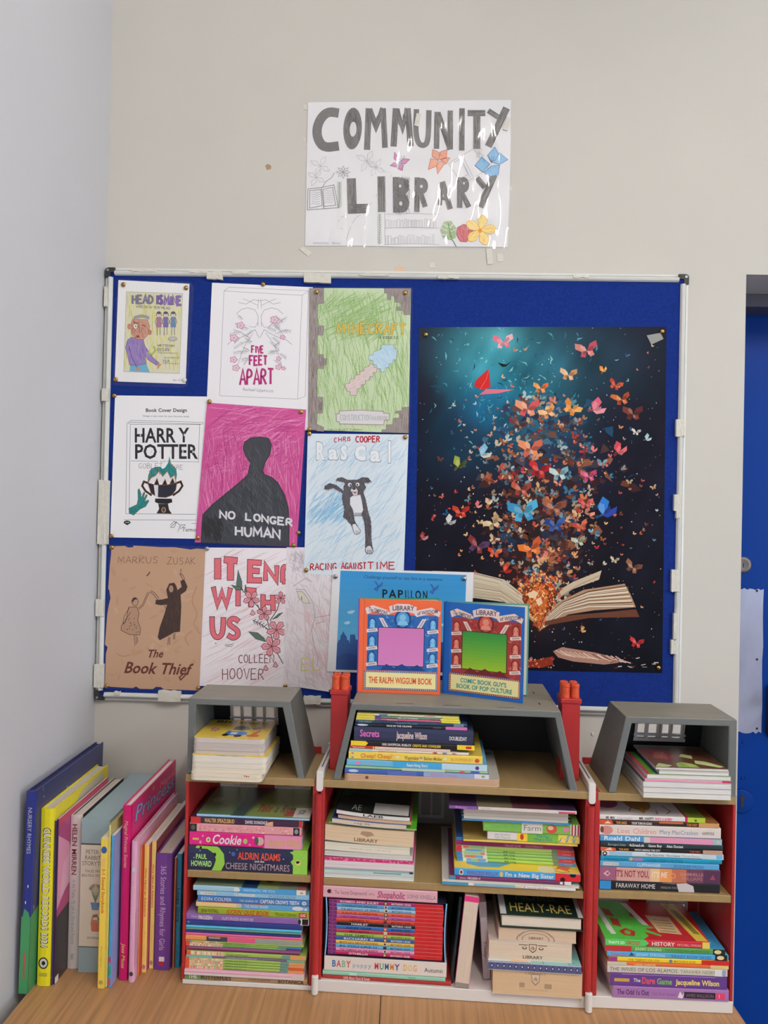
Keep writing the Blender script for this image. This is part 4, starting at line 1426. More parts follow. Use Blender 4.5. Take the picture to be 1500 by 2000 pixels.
# ---- brown paper
def d_brown(cv):
    ins = cv.inside
    cv.hatch(80, 690, 100, 960, 55, .2, 60, 24, ((196, 156, 126), (205, 166, 136), (194, 153, 123)), ins, 1.5)
    for q in ([(640, 330), (600, 420), (650, 500), (610, 560), (660, 620)], [(150, 740), (190, 760), (230, 745)], [(610, 600), (560, 640), (590, 690)]):
        cv.stroke(chaikin(q), 6, (184, 138, 106))
    hand(cv, 'MARKUS', 158, 404, 188, 148, 3, (112, 76, 58)); hand(cv, 'ZUSAK', 458, 632, 194, 152, 3, (112, 76, 58))
    ik, rd = (60, 36, 30), (104, 44, 30)
    cv.stroke([(332, 266), (346, 252), (352, 240)], 7, (96, 58, 40))
    # two dancing figures: a spotted dress in outline, a dark robe
    dress = [(222, 455), (272, 455), (286, 490), (278, 540), (296, 590), (290, 625), (230, 624), (176, 596), (178, 570), (210, 530)]
    cv.poly(dress, (186, 146, 118)); cv.stroke(dress + dress[:1], 3, ik)
    for k in range(22):
        x, y = random.uniform(190, 285), random.uniform(520, 612)
        if inpoly(dress)(x, y):
            cv.ell(x, y, 3, 3, ik, n=6)
    cv.ell(262, 424, 20, 24, (192, 152, 124)); cv.stroke([(262 + 20 * math.cos(a * .4), 424 + 24 * math.sin(a * .4)) for a in range(16)], 3, ik, closed=True)
    cv.poly([(240, 418), (250, 398), (268, 396), (276, 408), (258, 410), (248, 428)], ik)
    cv.stroke([(280, 462), (306, 440), (322, 404), (340, 362)], 3, ik); cv.stroke([(284, 470), (312, 446), (330, 404), (350, 366)], 3, ik)
    cv.stroke([(226, 462), (196, 510), (186, 560)], 3, ik); cv.stroke([(236, 486), (204, 530), (192, 562)], 3, ik)
    for q in ([(256, 626), (262, 690)], [(268, 626), (270, 682)], [(276, 640), (278, 672)]):
        cv.stroke(q, 3, ik)
    robe = [(452, 350), (470, 312), (500, 306), (514, 326), (520, 352), (546, 332), (538, 296), (562, 286), (582, 330), (572, 358), (540, 380), (544, 450), (540, 540), (536, 606), (500, 610), (470, 628), (412, 658), (400, 640), (412, 580), (440, 500), (458, 440), (420, 444), (386, 438), (388, 412), (430, 408), (462, 400)]
    cv.poly(robe, (66, 42, 34)); cv.hatch(400, 580, 310, 655, 150, 1.4, 50, 4, ((54, 32, 26), (82, 56, 44)), inpoly(robe))
    cv.ell(482, 344, 14, 22, (176, 138, 112))
    for q in ([(400, 412), (376, 380), (352, 362)], [(408, 402), (384, 372), (358, 354)], [(556, 292), (540, 262), (542, 222)], [(566, 286), (552, 258), (530, 252)], [(466, 640), (462, 688)], [(474, 636), (474, 686)], [(498, 616), (494, 652)], [(506, 614), (504, 654)]):
        cv.stroke(q, 3.4, ik)
    cv.text('The', 332, 430, 762, 716, rd, 1, shear=.35); cv.text('Book Thief', 190, 592, 856, 790, rd, 1, shear=.35, slope=.03)
    cv.stroke([(586, 850), (560, 880), (540, 900), (532, 884), (560, 860)], 8, rd)


BR = [(128, 84), (200, 82), (218, 92), (250, 90), (252, 80), (330, 84), (420, 90), (500, 90), (560, 98), (600, 104), (640, 98), (692, 102), (690, 200), (682, 400), (668, 700), (655, 965), (590, 962), (440, 958), (420, 944), (390, 942), (370, 956), (290, 954), (268, 940), (248, 950), (150, 944), (76, 940), (80, 860), (84, 740), (94, 700), (78, 684), (92, 500), (100, 450), (112, 400), (104, 350), (98, 345), (108, 200), (116, 130), (116, 100)]
sheet('drawing', 'torn edged brown paper drawing of two dancing figures', 'drawing', X4, BR, layer(1), (200, 160, 130), d_brown,
      [(104, 72), (700, 86), (664, 972), (62, 952)], group=SG)

# ---- red lettering and lilies
def d_lily(cv):
    ins = cv.inside
    cv.hatch(665, 1180, 100, 930, 260, -.5, 160, 2.6, ((230, 186, 192), (226, 200, 206), (222, 160, 170)), ins, .1)
    rd, ol = (226, 112, 124), (92, 50, 62)
    for st, x0, x1, yb, yt, w in (('IT', 742, 886, 282, 160, 36), ('E', 962, 1040, 290, 180, 30), ('N', 1056, 1132, 292, 200, 24), ('D', 1160, 1230, 300, 205, 24), ('WI', 740, 915, 440, 335, 25), ('T', 940, 1000, 452, 350, 26), ('H', 1040, 1110, 470, 380, 25), ('US', 728, 905, 640, 515, 26)):
        hand(cv, st, x0, x1, yb, yt, w, rd, slope=.06, wob=.02, outline=ol, ow=4)
    gr, st_ = (92, 116, 104), (62, 66, 66)
    for q in ([(880, 320), (890, 228), (914, 300), (915, 350)], [(850, 322), (905, 330), (920, 350), (880, 352)], [(955, 606), (1010, 612), (1050, 645), (1060, 668), (1000, 650)], [(1100, 530), (1140, 495), (1165, 488), (1130, 520)], [(935, 318), (945, 360), (930, 360)]):
        cv.poly(q, gr); cv.stroke(q + q[:1], 3, (46, 56, 52))
    for q in ([(905, 340), (960, 400), (1010, 450), (1070, 540), (1090, 620), (1120, 720), (1165, 800)], [(1085, 540), (1130, 470), (1150, 400)], [(980, 535), (1030, 560), (1085, 600)], [(1010, 440), (1020, 470)]):
        cv.stroke(q, 5, st_)
    for k in range(5):
        cv.stroke([(985 + k * 17, 540 + k * 8), (1000 + k * 17, 528 + k * 8)], 4, (80, 90, 84)); cv.stroke([(985 + k * 17, 542 + k * 8), (996 + k * 17, 560 + k * 8)], 4, (80, 90, 84))
    for cx, cy, r, a0 in ((972, 405, 52, .3), (1050, 495, 46, 1.0), (1150, 400, 40, -.3), (1125, 595, 62, -.9), (1095, 695, 64, .6)):
        for k in range(5):
            t = a0 + k * 1.2566
            ux, uy = math.cos(t), math.sin(t)
            pt = [(cx + ux * r * f - uy * r * g, cy + uy * r * f + ux * r * g) for f, g in ((0, 0), (.35, .24), (.75, .3), (1, 0), (.75, -.3), (.35, -.24))]
            pt = [(min(x, 1180), y) for x, y in pt]
            cv.poly(pt, (228, 156, 166)); cv.stroke(pt + pt[:1], 3.4, (104, 52, 62)); cv.stroke([(cx, cy), (min(cx + ux * r * .7, 1178), cy + uy * r * .7)], 2.4, (150, 66, 80))
    for x, y in ((978, 490), (1118, 808), (1058, 828)):
        q = [(x, y - 20), (x + 16, y + 6), (x + 6, y + 16), (x - 14, y + 10)]
        cv.poly(q, (220, 170, 176)); cv.stroke(q + q[:1], 3.4, (130, 52, 64))
    hand(cv, 'COLLEEN', 894, 1110, 796, 746, 5, (120, 56, 66)); hand(cv, 'HOOVER', 794, 1050, 896, 830, 5, (120, 56, 66))
    cv.text('A', 748, 760, 684, 670, (90, 80, 84)); cv.text('novel', 808, 860, 690, 676, (90, 80, 84), shear=.3); cv.stroke([(812, 692), (856, 698)], 2.4, (90, 80, 84))


sheet('drawing', 'white drawing with pink outlined capital letters and lilies', 'drawing', X4, [(692, 92), (1290, 96), (1262, 945), (655, 936)], layer(2), (240, 232, 236), d_lily, group=SG)

# ---- faint cat
def d_cat(cv):
    ins = cv.inside
    cv.hatch(1170, 1500, 100, 960, 500, 1.1, 70, 6, ((218, 208, 212), (222, 206, 210), (208, 200, 206), (224, 214, 220)), ins, .8)
    cv.hatch(1300, 1470, 480, 960, 120, 1.3, 110, 7, ((226, 192, 196), (222, 200, 204)), ins, .3)
    g = (176, 166, 172)
    cv.hatch(1220, 1300, 120, 230, 50, 1.2, 40, 4, ((184, 176, 182), (192, 184, 190)), ins, 1)
    ey = [(1250, 358), (1282, 362), (1318, 404), (1326, 436), (1290, 430), (1262, 400)]
    cv.poly(ey, (222, 214, 196)); cv.stroke(ey + ey[:1], 3, (150, 138, 138)); cv.stroke([(1278, 390), (1278, 412)], 4, (90, 80, 80))
    for q in ([(1240, 345), (1300, 350), (1350, 430), (1358, 520), (1340, 600), (1352, 680)], [(1360, 520), (1420, 510), (1470, 500)], [(1362, 560), (1420, 540)], [(1225, 330), (1300, 280), (1340, 300)], [(1352, 690), (1380, 760), (1372, 820)]):
        cv.stroke(q, 4, g)
    y = (214, 210, 130)
    hand(cv, 'EL', 1276, 1402, 842, 768, 7, y)


sheet('drawing', 'faint pink pencil drawing of a cat eye with yellow letters', 'drawing', X4, [(1187, 90), (1530, 92), (1462, 975), (1165, 930)], layer(3), (232, 222, 227), d_cat, group=SG)

# ---- word of the week
def d_word(cv):
    q = [(122, 50), (980, 80), (958, 748), (90, 725)]
    n = 14
    for k in range(n):
        a, b = k / n, (k + 1) / n
        c = mixc((52, 150, 214), (110, 190, 228), a)
        cv.poly([(122 - 32 * a, 50 + 675 * a), (980 - 22 * a, 80 + 668 * a), (980 - 22 * b, 80 + 668 * b), (122 - 32 * b, 50 + 675 * b)], c)
    cv.text('Challenge yourself to use this in a sentence', 282, 816, 102, 82, (22, 40, 60), slope=.035)
    for ch, (x0, x1) in zip('PAPILLON', ((404, 442), (452, 502), (510, 548), (560, 572), (580, 592), (600, 622), (630, 672), (682, 716))):
        cv.text(ch, x0, x1, 236 + (x0 - 404) * .035, 180 + (x0 - 404) * .035, (22, 24, 30), 1)
    for x, y in ((376, 156), (756, 176)):
        for q in ([(x, y), (x - 22, y - 32), (x - 10, y - 30), (x + 4, y)], [(x, y), (x + 34, y - 28), (x + 28, y - 2), (x + 4, y + 12)], [(x, y), (x - 26, y + 20), (x - 4, y + 34), (x + 8, y + 8)]):
            cv.poly(q, (66, 112, 196)); cv.stroke(q + q[:1], 2, (30, 50, 110))
    for x, y, r in ((190, 335, 22), (165, 408, 20), (205, 330, 14), (830, 420, 24)):
        cv.ell(x, y, r, r * .45, (176, 212, 234)); cv.ell(x + r * .5, y - r * .25, r * .6, r * .4, (190, 220, 238))
    sk = [(100, 548), (112, 520), (120, 524), (122, 495), (134, 480), (142, 462), (150, 482), (164, 500), (166, 520), (180, 528), (184, 552), (188, 486), (222, 486), (226, 520), (240, 520), (300, 520), (340, 490), (420, 520), (500, 480), (600, 530), (700, 500), (820, 540), (968, 520), (958, 748), (90, 725)]
    cv.poly(sk, (38, 84, 150))
    cv.poly([(96, 640), (160, 610), (300, 640), (600, 620), (962, 650), (958, 748), (90, 725)], (32, 70, 138))


sheet('poster', 'blue laminated PAPILLON word poster behind the two small standing books', 'poster', X9, [(70, 38), (1030, 62), (1002, 772), (30, 738)], layer(6), (238, 235, 239), d_word,
      [(62, 30), (1038, 56), (1010, 780), (24, 744)], M_film)

# ---- butterfly poster
NEB = [(.18, .06, .20, .12, (36, 96, 112)), (.34, .05, .14, .10, (96, 184, 190)), (.26, .12, .16, .12, (74, 158, 174)), (.42, .20, .20, .16, (34, 140, 158)), (.30, .24, .18, .10, (26, 106, 150)),
       (.56, .10, .22, .14, (44, 112, 130)), (.48, .30, .20, .10, (34, 104, 130)), (.20, .36, .20, .10, (24, 54, 78)), (.75, .10, .22, .14, (34, 58, 74)), (.55, .42, .2, .1, (40, 60, 96)), (.5, .6, .2, .2, (52, 34, 34)), (.5, .78, .12, .12, (84, 44, 28))]


def neb(u, v):
    c = [20 + 8 * (1 - v), 20 + 6 * (1 - v), 30 + 10 * (1 - v)]
    wob = .04 * math.sin(23 * u + 9 * v) + .03 * math.sin(41 * v - 17 * u) + .02 * math.sin(77 * u + 60 * v)
    for x, y, rx, ry, k in NEB:
        d = ((u - x) / rx) ** 2 + ((v - y) / ry) ** 2
        g = math.exp(-d * 1.4 * (1 + 6 * wob))
        for i in range(3):
            c[i] += (k[i] - c[i]) * min(1, g * .85)
    f = 1 + 2.2 * wob
    return [max(6, min(250, x * f)) for x in c]


def bfly(cv, x, y, s, rot, c1_, c2_, view=0):
    """a small painted butterfly: two big and two small wings, seen from above (0) or the side (1)"""
    ca, sa = math.cos(rot), math.sin(rot)

    def p(*a):
        return [(x + (u * ca - v * sa) * s, y + (u * sa + v * ca) * s) for u, v in a]
    if view == 0:
        cv.poly(p((0, .1), (-.35, -.55), (-.95, -.75), (-1.0, -.25), (-.45, .1)), c1_)
        cv.poly(p((0, .1), (.35, -.55), (.95, -.75), (1.0, -.25), (.45, .1)), c2_)
        cv.poly(p((0, .05), (-.5, .1), (-.62, .5), (-.22, .62)), c2_)
        cv.poly(p((0, .05), (.5, .1), (.62, .5), (.22, .62)), c1_)
    else:
        cv.poly(p((0, .3), (-.3, -.3), (.1, -.95), (.5, -.6), (.3, 0)), c1_)
        cv.poly(p((0, .3), (.3, .05), (1.0, -.25), (.9, .2), (.35, .45)), c2_)
        cv.poly(p((0, .3), (-.5, .25), (-.4, .5)), mixc(c1_, (20, 15, 20), .45))


def d_butterflies(cv):
    tl, tr, br, bl = (818, 639), (1302, 638), (1293.5, 1314.6), (809, 1305)

    def P(u, v):
        return (tl[0] * (1 - u) * (1 - v) + tr[0] * u * (1 - v) + br[0] * u * v + bl[0] * (1 - u) * v, tl[1] * (1 - u) * (1 - v) + tr[1] * u * (1 - v) + br[1] * u * v + bl[1] * (1 - u) * v)
    warm = ((226, 130, 78), (238, 170, 110), (206, 84, 66), (190, 60, 56), (232, 150, 120), (214, 186, 150), (160, 92, 60), (120, 66, 48), (240, 196, 140), (196, 110, 70), (226, 120, 120))
    cool = ((66, 120, 150), (120, 170, 186), (190, 206, 206), (44, 90, 130), (90, 140, 150), (210, 200, 180))
    R = random.Random(3)
    # painterly strokes in the teal cloud
    for _ in range(170):
        u, v = R.gauss(.34, .17), abs(R.gauss(.14, .11))
        if not (.02 < u < .98 and v < .45):
            continue
        x, y = P(u, v)
        a = R.uniform(0, 3.1)
        l = R.uniform(4, 16)
        cv.stroke([(x, y), (x + l * .5 * math.cos(a) + R.uniform(-2, 2), y + l * .5 * math.sin(a)), (x + l * math.cos(a + .3), y + l * math.sin(a + .3))], [.4, R.uniform(1, 4), .3], R.choice(((60, 150, 160), (90, 170, 176), (40, 120, 140), (130, 190, 190), (30, 80, 100))))
    # fine specks everywhere
    for _ in range(520):
        u, v = R.random(), R.random() ** .9
        if abs(u - .5) > .3 and R.random() < .35:
            continue
        x, y = P(u, v)
        r = R.choice((.5, .6, .8, .8, 1.1, 1.5))
        c = R.choice(((220, 222, 220), (220, 222, 220), (200, 210, 214), (236, 210, 170), (214, 84, 60), (226, 150, 90)) if v > .3 else ((210, 226, 226), (160, 206, 210), (224, 220, 206)))
        cv.ell(x, y, r, r * R.uniform(.5, 1), c, R.uniform(0, 3), 6)
    # the column: dark broken patches behind, wings in front
    for _ in range(420):
        v = .2 + .6 * R.random()
        wd_ = .04 + .17 * math.exp(-((v - .47) / .22) ** 2)
        u = R.gauss(.515, wd_ * .7)
        if not (.05 < u < .95):
            continue
        x, y = P(u, v)
        q = []
        a = R.uniform(0, 6)
        for k in range(R.choice((3, 4, 5))):
            a += R.uniform(.9, 1.9)
            l = R.uniform(4, 17)
            q.append((x + l * math.cos(a), y + l * .8 * math.sin(a)))
        c = R.choice(((96, 52, 40), (120, 66, 44), (60, 36, 34), (44, 60, 92), (34, 52, 80), (84, 46, 52), (140, 84, 60), (70, 70, 84)) if v > .36 else ((40, 86, 116), (34, 70, 100), (70, 110, 130), (110, 76, 66), (54, 60, 90)))
        cv.poly(q, mixc(c, (18, 14, 18), R.uniform(0, .4)))
    for i in range(560):
        v = .2 + .62 * R.random() ** .85
        wd_ = .05 + .21 * math.exp(-((v - .47) / .23) ** 2) + .02
        u = R.gauss(.515 - .02 * math.sin(v * 6), wd_ * .78)
        if not (.03 < u < .97):
            continue
        x, y = P(u, v)
        far = abs(u - .51) / wd_
        s = R.uniform(3.0, 10.5) * (1.1 if far < 1 else .65)
        base = R.choice(warm if R.random() < .5 + .62 * (v - .25) else cool)
        k = R.uniform(.0, .55) * (1 - i / 560.0) + (.15 if far < .8 else 0) * R.random()
        a = mixc(base, (22, 14, 18), k)
        b = mixc(R.choice((base, mixc(base, (255, 240, 210), .3), mixc(base, (60, 20, 16), .4))), (22, 14, 18), k)
        bfly(cv, x, y, s, R.uniform(-.9, .9), a, b, R.choice((0, 1, 1)))
    for _ in range(70):                              # loose ones all round
        u, v = R.random(), .05 + .85 * R.random()
        x, y = P(.03 + .94 * u, v)
        c = R.choice(warm + cool)
        bfly(cv, x, y, R.uniform(2.2, 5), R.uniform(-1, 1), c, mixc(c, (250, 240, 220), .25), R.choice((0, 1)))
    # the ones that stand out
    for x, y, s, rot, a, b, vw in (
            (983, 668, 20, -.2, (224, 120, 140), (236, 176, 184), 0), (946, 752, 0, 0, 0, 0, 0), (1146, 684, 22, .1, (206, 130, 120), (186, 80, 96), 0), (1110, 732, 17, .2, (226, 180, 140), (200, 140, 96), 0),
            (1056, 758, 15, -.1, (230, 150, 80), (220, 110, 60), 0), (1160, 796, 24, .1, (214, 98, 120), (232, 150, 160), 1), (1116, 798, 19, .3, (214, 130, 60), (236, 170, 90), 0), (1214, 780, 17, -.2, (200, 110, 60), (160, 70, 40), 0),
            (1236, 808, 20, .2, (120, 60, 50), (90, 44, 40), 0), (1202, 752, 14, .4, (180, 60, 44), (200, 90, 60), 0), (1176, 724, 11, -.3, (226, 140, 60), (240, 180, 90), 1), (1206, 880, 20, .1, (206, 72, 84), (226, 110, 116), 1),
            (940, 884, 21, .1, (130, 178, 206), (190, 206, 196), 1), (893, 908, 20, -.1, (150, 160, 60), (70, 80, 40), 1), (1053, 918, 22, .1, (196, 50, 48), (160, 34, 36), 0), (1092, 926, 19, .1, (190, 206, 206), (130, 170, 180), 0),
            (1150, 930, 16, .2, (206, 92, 130), (190, 70, 110), 0), (1014, 830, 15, .2, (120, 70, 60), (90, 50, 46), 0), (1030, 798, 24, .2, (226, 150, 120), (206, 90, 90), 0), (1070, 806, 17, -.3, (240, 184, 130), (226, 150, 90), 0),
            (1036, 876, 24, .3, (226, 140, 100), (200, 100, 80), 0), (1018, 956, 20, -.1, (180, 90, 70), (150, 66, 54), 0), (1082, 992, 24, .1, (160, 96, 70), (130, 74, 56), 0), (1144, 984, 15, 0, (200, 72, 72), (214, 100, 96), 0),
            (1022, 1000, 30, .12, (60, 140, 186), (80, 170, 206), 0), (1176, 998, 30, -.35, (50, 120, 200), (46, 70, 160), 1), (1084, 1026, 20, .2, (40, 66, 130), (60, 90, 160), 0), (962, 1022, 18, -.2, (214, 190, 150), (180, 150, 110), 0),
            (875, 1018, 16, .2, (206, 204, 200), (180, 178, 176), 1), (900, 1000, 17, -.3, (200, 60, 44), (170, 44, 36), 0), (1130, 1058, 14, .1, (190, 190, 170), (150, 150, 130), 0), (1134, 1028, 15, 0, (190, 70, 56), (214, 110, 80), 0),
            (932, 1066, 22, .3, (130, 50, 52), (90, 60, 96), 0), (824, 1050, 13, -.1, (150, 50, 54), (200, 130, 130), 1), (966, 1080, 14, .1, (206, 60, 44), (226, 120, 70), 0), (1038, 1072, 24, -.2, (226, 120, 50), (200, 90, 50), 0),
            (1236, 1108, 17, .3, (150, 100, 74), (110, 70, 54), 0), (985, 1112, 15, .2, (206, 60, 40), (180, 46, 36), 1), (1243, 1256, 14, .3, (206, 60, 60), (180, 44, 50), 0), (1136, 1230, 9, .2, (200, 150, 80), (226, 190, 120), 1),
            (1200, 1094, 9, 0, (206, 190, 160), (180, 160, 130), 0), (1216, 1152, 11, .3, (120, 96, 60), (90, 70, 46), 0), (1262, 856, 11, 0, (150, 190, 190), (190, 206, 206), 1), (1242, 844, 9, 0, (214, 206, 196), (190, 180, 170), 0)):
        if s:
            bfly(cv, x, y, s * 1.0, rot + R.uniform(-.35, .35), a, b, vw)
            bfly(cv, x + .5, y + .5, s * .6, rot + R.uniform(-.2, .2), mixc(a, (255, 250, 230), .22), mixc(b, (30, 16, 16), .25), vw)
    cv.poly([(926, 754), (930, 742), (955, 720), (958, 756), (942, 762)], (206, 44, 44)); cv.stroke([(938, 760), (950, 740), (955, 722)], .9, (240, 120, 110))
    cv.poly([(936, 771), (950, 760), (1004, 761), (975, 768)], (214, 120, 140))
    cv.poly([(972, 708), (988, 712), (1000, 704), (988, 716), (980, 716)], (20, 24, 28))
    # the open book
    pg, pd = (206, 190, 166), (150, 116, 90)
    cv.poly([(845, 1115), (928, 1118), (985, 1132), (1020, 1160), (1050, 1196), (1056, 1232), (1030, 1200), (985, 1176), (928, 1168), (845, 1172)], pg)
    for k in range(16):
        cv.stroke([(926, 1120 + k * 3), (975 + R.uniform(-6, 8), 1132 + k * 2.6), (1020, 1164 + k * 2.2), (1050, 1200 + k * 1.5)], R.uniform(.6, 1.5), R.choice(((170, 146, 118), (226, 212, 190), (130, 96, 70), (188, 166, 138))))
    cv.poly([(1054, 1232), (1066, 1200), (1090, 1176), (1140, 1152), (1220, 1140), (1232, 1162), (1242, 1186), (1160, 1192), (1110, 1200), (1066, 1224)], (176, 140, 110))
    for k in range(26):
        t = k / 25
        cv.stroke([(1066 + 4 * t, 1204 + 16 * t), (1100, 1176 + 20 * t), (1150, 1155 + 30 * t), (1222 + 16 * t, 1144 + 40 * t)], R.uniform(.7, 1.8), R.choice(((216, 200, 176), (130, 84, 60), (226, 212, 190), (110, 66, 46), (196, 168, 140))))
    cv.poly([(1086, 1172), (1096, 1150), (1120, 1136), (1175, 1114), (1170, 1132), (1120, 1150)], (200, 182, 156))
    cv.stroke([(1090, 1168), (1125, 1145), (1172, 1124)], 1, (140, 104, 80))
    cv.poly([(1064, 1214), (1110, 1202), (1180, 1196), (1242, 1190), (1249, 1205), (1150, 1207), (1064, 1222)], (104, 62, 46))
    fire = [(1052, 1234), (1040, 1206), (1020, 1172), (1022, 1150), (1034, 1140), (1052, 1134), (1078, 1142), (1088, 1156), (1076, 1184), (1062, 1210)]
    cv.poly(fire, (120, 54, 30))
    cv.poly([(1054, 1228), (1044, 1204), (1030, 1176), (1040, 1150), (1056, 1144), (1072, 1156), (1066, 1190)], (196, 104, 48))
    fi = inpoly([(1053, 1236), (1030, 1200), (1008, 1160), (1016, 1130), (1046, 1112), (1086, 1128), (1100, 1150), (1078, 1190), (1064, 1216)])
    for k in range(420):
        x, y = R.uniform(1006, 1102), R.uniform(1110, 1234)
        if fi(x, y):
            m = 1 - abs(x - 1050) / 55
            bfly(cv, x, y, R.uniform(1.5, 5.5), R.uniform(-2, 2), mixc(R.choice(((226, 140, 60), (206, 70, 40), (240, 170, 96), (170, 50, 34), (230, 104, 50), (120, 40, 30))), (250, 214, 150), .35 * max(0, m) * R.random()), R.choice(((214, 96, 44), (246, 200, 140), (150, 50, 30))), R.choice((0, 1)))
    for q in ([(1030, 1160), (1042, 1153), (1052, 1158), (1046, 1168), (1034, 1168)], [(1046, 1172), (1056, 1166), (1060, 1178), (1052, 1184)]):
        cv.poly(q, (240, 206, 168))

    # crumpled sheets at the foot
    cv.poly([(1080, 1272), (1098, 1264), (1160, 1274), (1200, 1284), (1226, 1292), (1180, 1298), (1120, 1292), (1090, 1284)], (176, 130, 112))
    for k in range(14):
        x = 1085 + k * 9
        cv.stroke([(x, 1270 + k * .9), (x + 14, 1278 + k), (x + 30, 1282 + k)], R.uniform(1, 3), R.choice(((206, 170, 150), (140, 90, 76), (226, 200, 186), (110, 66, 56))))
    cv.poly([(1028, 1292), (1050, 1288), (1080, 1282), (1080, 1298), (1060, 1304), (1028, 1304)], (140, 50, 34))
    for k in range(16):
        bfly(cv, R.uniform(1028, 1085), R.uniform(1284, 1304), R.uniform(2, 5), R.uniform(-1, 1), R.choice(warm), R.choice(warm), 1)
    for k in range(20):
        x, y = R.uniform(1180, 1285), R.uniform(1280, 1306)
        cv.stroke([(x, y), (x + R.uniform(4, 10), y + R.uniform(-2, 3))], R.uniform(.8, 2.2), R.choice(((200, 190, 184), (120, 40, 36), (90, 60, 56))))
    cv.poly([(1263, 655), (1290, 650), (1296, 662), (1272, 673)], (150, 150, 148))


sheet('poster', 'dark glossy poster of butterflies streaming up out of an open book', 'poster', (lambda x, y: (x, y)), [(818, 639), (1302, 638), (1293.5, 1314.6), (809, 1305)], layer(0), (20, 20, 30), d_butterflies,
      mats=mat('poster_print', rough=.3, spec=.12, attr=True), grid=(70, 98, neb), inc=1.6e-7)

# ---- drawing pins
PIN = MB()
PIN.lathe([(.0046, 0), (.0047, .0006), (.0043, .0016), (.0030, .0026), (.0014, .0031), (.0001, .0032)], (0, 0, 0), (0, -1, 0), 18)
PINME = {'brass': PIN.mesh('drawing_pin', M_brass, smooth=True), 'silver': PIN.mesh('silver_pin', M_steel, smooth=True), 'white': PIN.mesh('white_pin', M_white, smooth=True)}
first = {}


def pin(px, py, lay, what, kind='brass'):
    p = wallpt(px, py, layer(lay) + .0005)
    if kind not in first:
        o = D.objects.new('drawing_pin', PINME[kind])
        first[kind] = o
    else:
        o = first[kind].copy()
    COL.objects.link(o)
    o.location = (p.x, p.y, p.z)
    tag(o, f'{kind} drawing pin {what}', 'drawing pin', 'drawing pins in the noticeboard')


for x, y, l, w in ((208, 190, 4, 'at the upper inner corner of the yellow comic drawing'), (625, 212, 4, 'at the top corner of the yellow comic drawing by blue felt'), (157, 822, 4, 'at the bottom of the yellow comic drawing beside the frame'),
                   (1138, 188, 2, 'at the middle top of the flowery lungs drawing'), (148, 930, 2, 'at the top corner of the cup worksheet'), (780, 970, 5, 'at the top of the pink drawing by the worksheet')):
    pin(*X2(x, y), l, w)
pin(*X2(615, 825), 4, 'at the bottom of the yellow comic drawing', 'white')
for x, y, l, w in ((1390, 220, 5, 'at the top of the pink drawing by the green one'), (128, 1047, 2, 'at the bottom corner of the cup worksheet'), (703, 1058, 5, 'at the bottom of the pink drawing by the worksheet'),
                   (1373, 1025, 5, 'low on the edge of the pink drawing beside blue felt'), (1340, 1108, 5, 'at the very bottom of the pink drawing'), (130, 1122, 3, 'at the top of the brown torn paper')):
    pin(*X3(x, y), l, w)
pin(*X3(765, 1130), 4, 'between the brown paper and the lily drawing', 'silver')
for x, y, l, w in ((88, 938, 3, 'at the bottom of the brown torn paper by the frame'), (648, 950, 3, 'behind the grey roof at the brown paper corner'), (1178, 937, 5, 'at the foot of the lily drawing above the roof'), (1306, 230, 6, 'at the bottom corner of the dog drawing')):
    pin(*X4(x, y), l, w)
for x, y, l, w in ((313, 162, 5, 'at the top of the green blocky drawing by the lungs'), (1238, 170, 5, 'at the top of the green blocky drawing by bare felt'), (237, 1598, 5, 'at the bottom of the green drawing, upper of two touching'), (237, 1644, 6, 'at the top of the dog drawing, lower of two touching'),
                   (1240, 1682, 6, 'at the top of the dog drawing by bare felt'), (1457, 608, 2, 'at the top of the butterfly poster by the green drawing')):
    pin(*X5(x, y), l, w)
pin(*X7(1322, 73), 2, 'at the top of the butterfly poster by the frame')
pin(*X8(1302, 922), 2, 'at the bottom of the butterfly poster by the frame')
pin(*X9(88, 90), 8, 'at the top of the word poster under the dog', 'silver')
pin(*X9(966, 105), 8, 'at the top of the word poster by the butterflies', 'silver')
for i, px in enumerate((645.5, 651)):
    p = wallpt(px, 1349, layer(4) + .0004)
    M = T(p.x, p.y, p.z)
    mb = MB()
    mb.lathe([(.0022, 0), (.0016, .002), (.0014, .005), (.0028, .008), (.0026, .0105), (.0001, .011)], p, (0, -1, .2), 14)
    tag(mb.build('push_pin', mat('dark_pin', (60, 40, 40), .4), None, M, smooth=True), ('dark push pin at the cat drawing corner, nearer the roof', 'dark push pin at the cat drawing corner, nearer the chimney')[i], 'push pin', 'dark push pins')

# ------------------------------------------------------------------ books
CREAM, PAGE, WARMP = (226, 218, 204), (222, 216, 208), (214, 190, 160)


def r(x0, x1, y0, y1, c):
    return ('r', x0, x1, y0, y1, c)


def t(s, x0, x1, y0, y1, c, b=0, sh=0, sl=0):
    return ('t', s, x0, x1, y0, y1, c, b, sh, sl)


def e(cx, cy, rx, ry, c):
    return ('e', cx, cy, rx, ry, c)


def p(pts, c):
    return ('p', pts, c)


def s(pts, w, c):
    return ('s', pts, w, c)


def drawops(cv, ops):
    for o in ops:
        k = o[0]
        if k == 'r':
            cv.rect(*o[1:])
        elif k == 't':
            cv.text(o[1], *o[2:6], o[6], o[7], o[8], o[9])
        elif k == 'e':
            cv.ell(*o[1:])
        elif k == 'p':
            cv.poly(o[1], o[2])
        elif k == 's':
            cv.stroke(o[1], o[2], o[3])


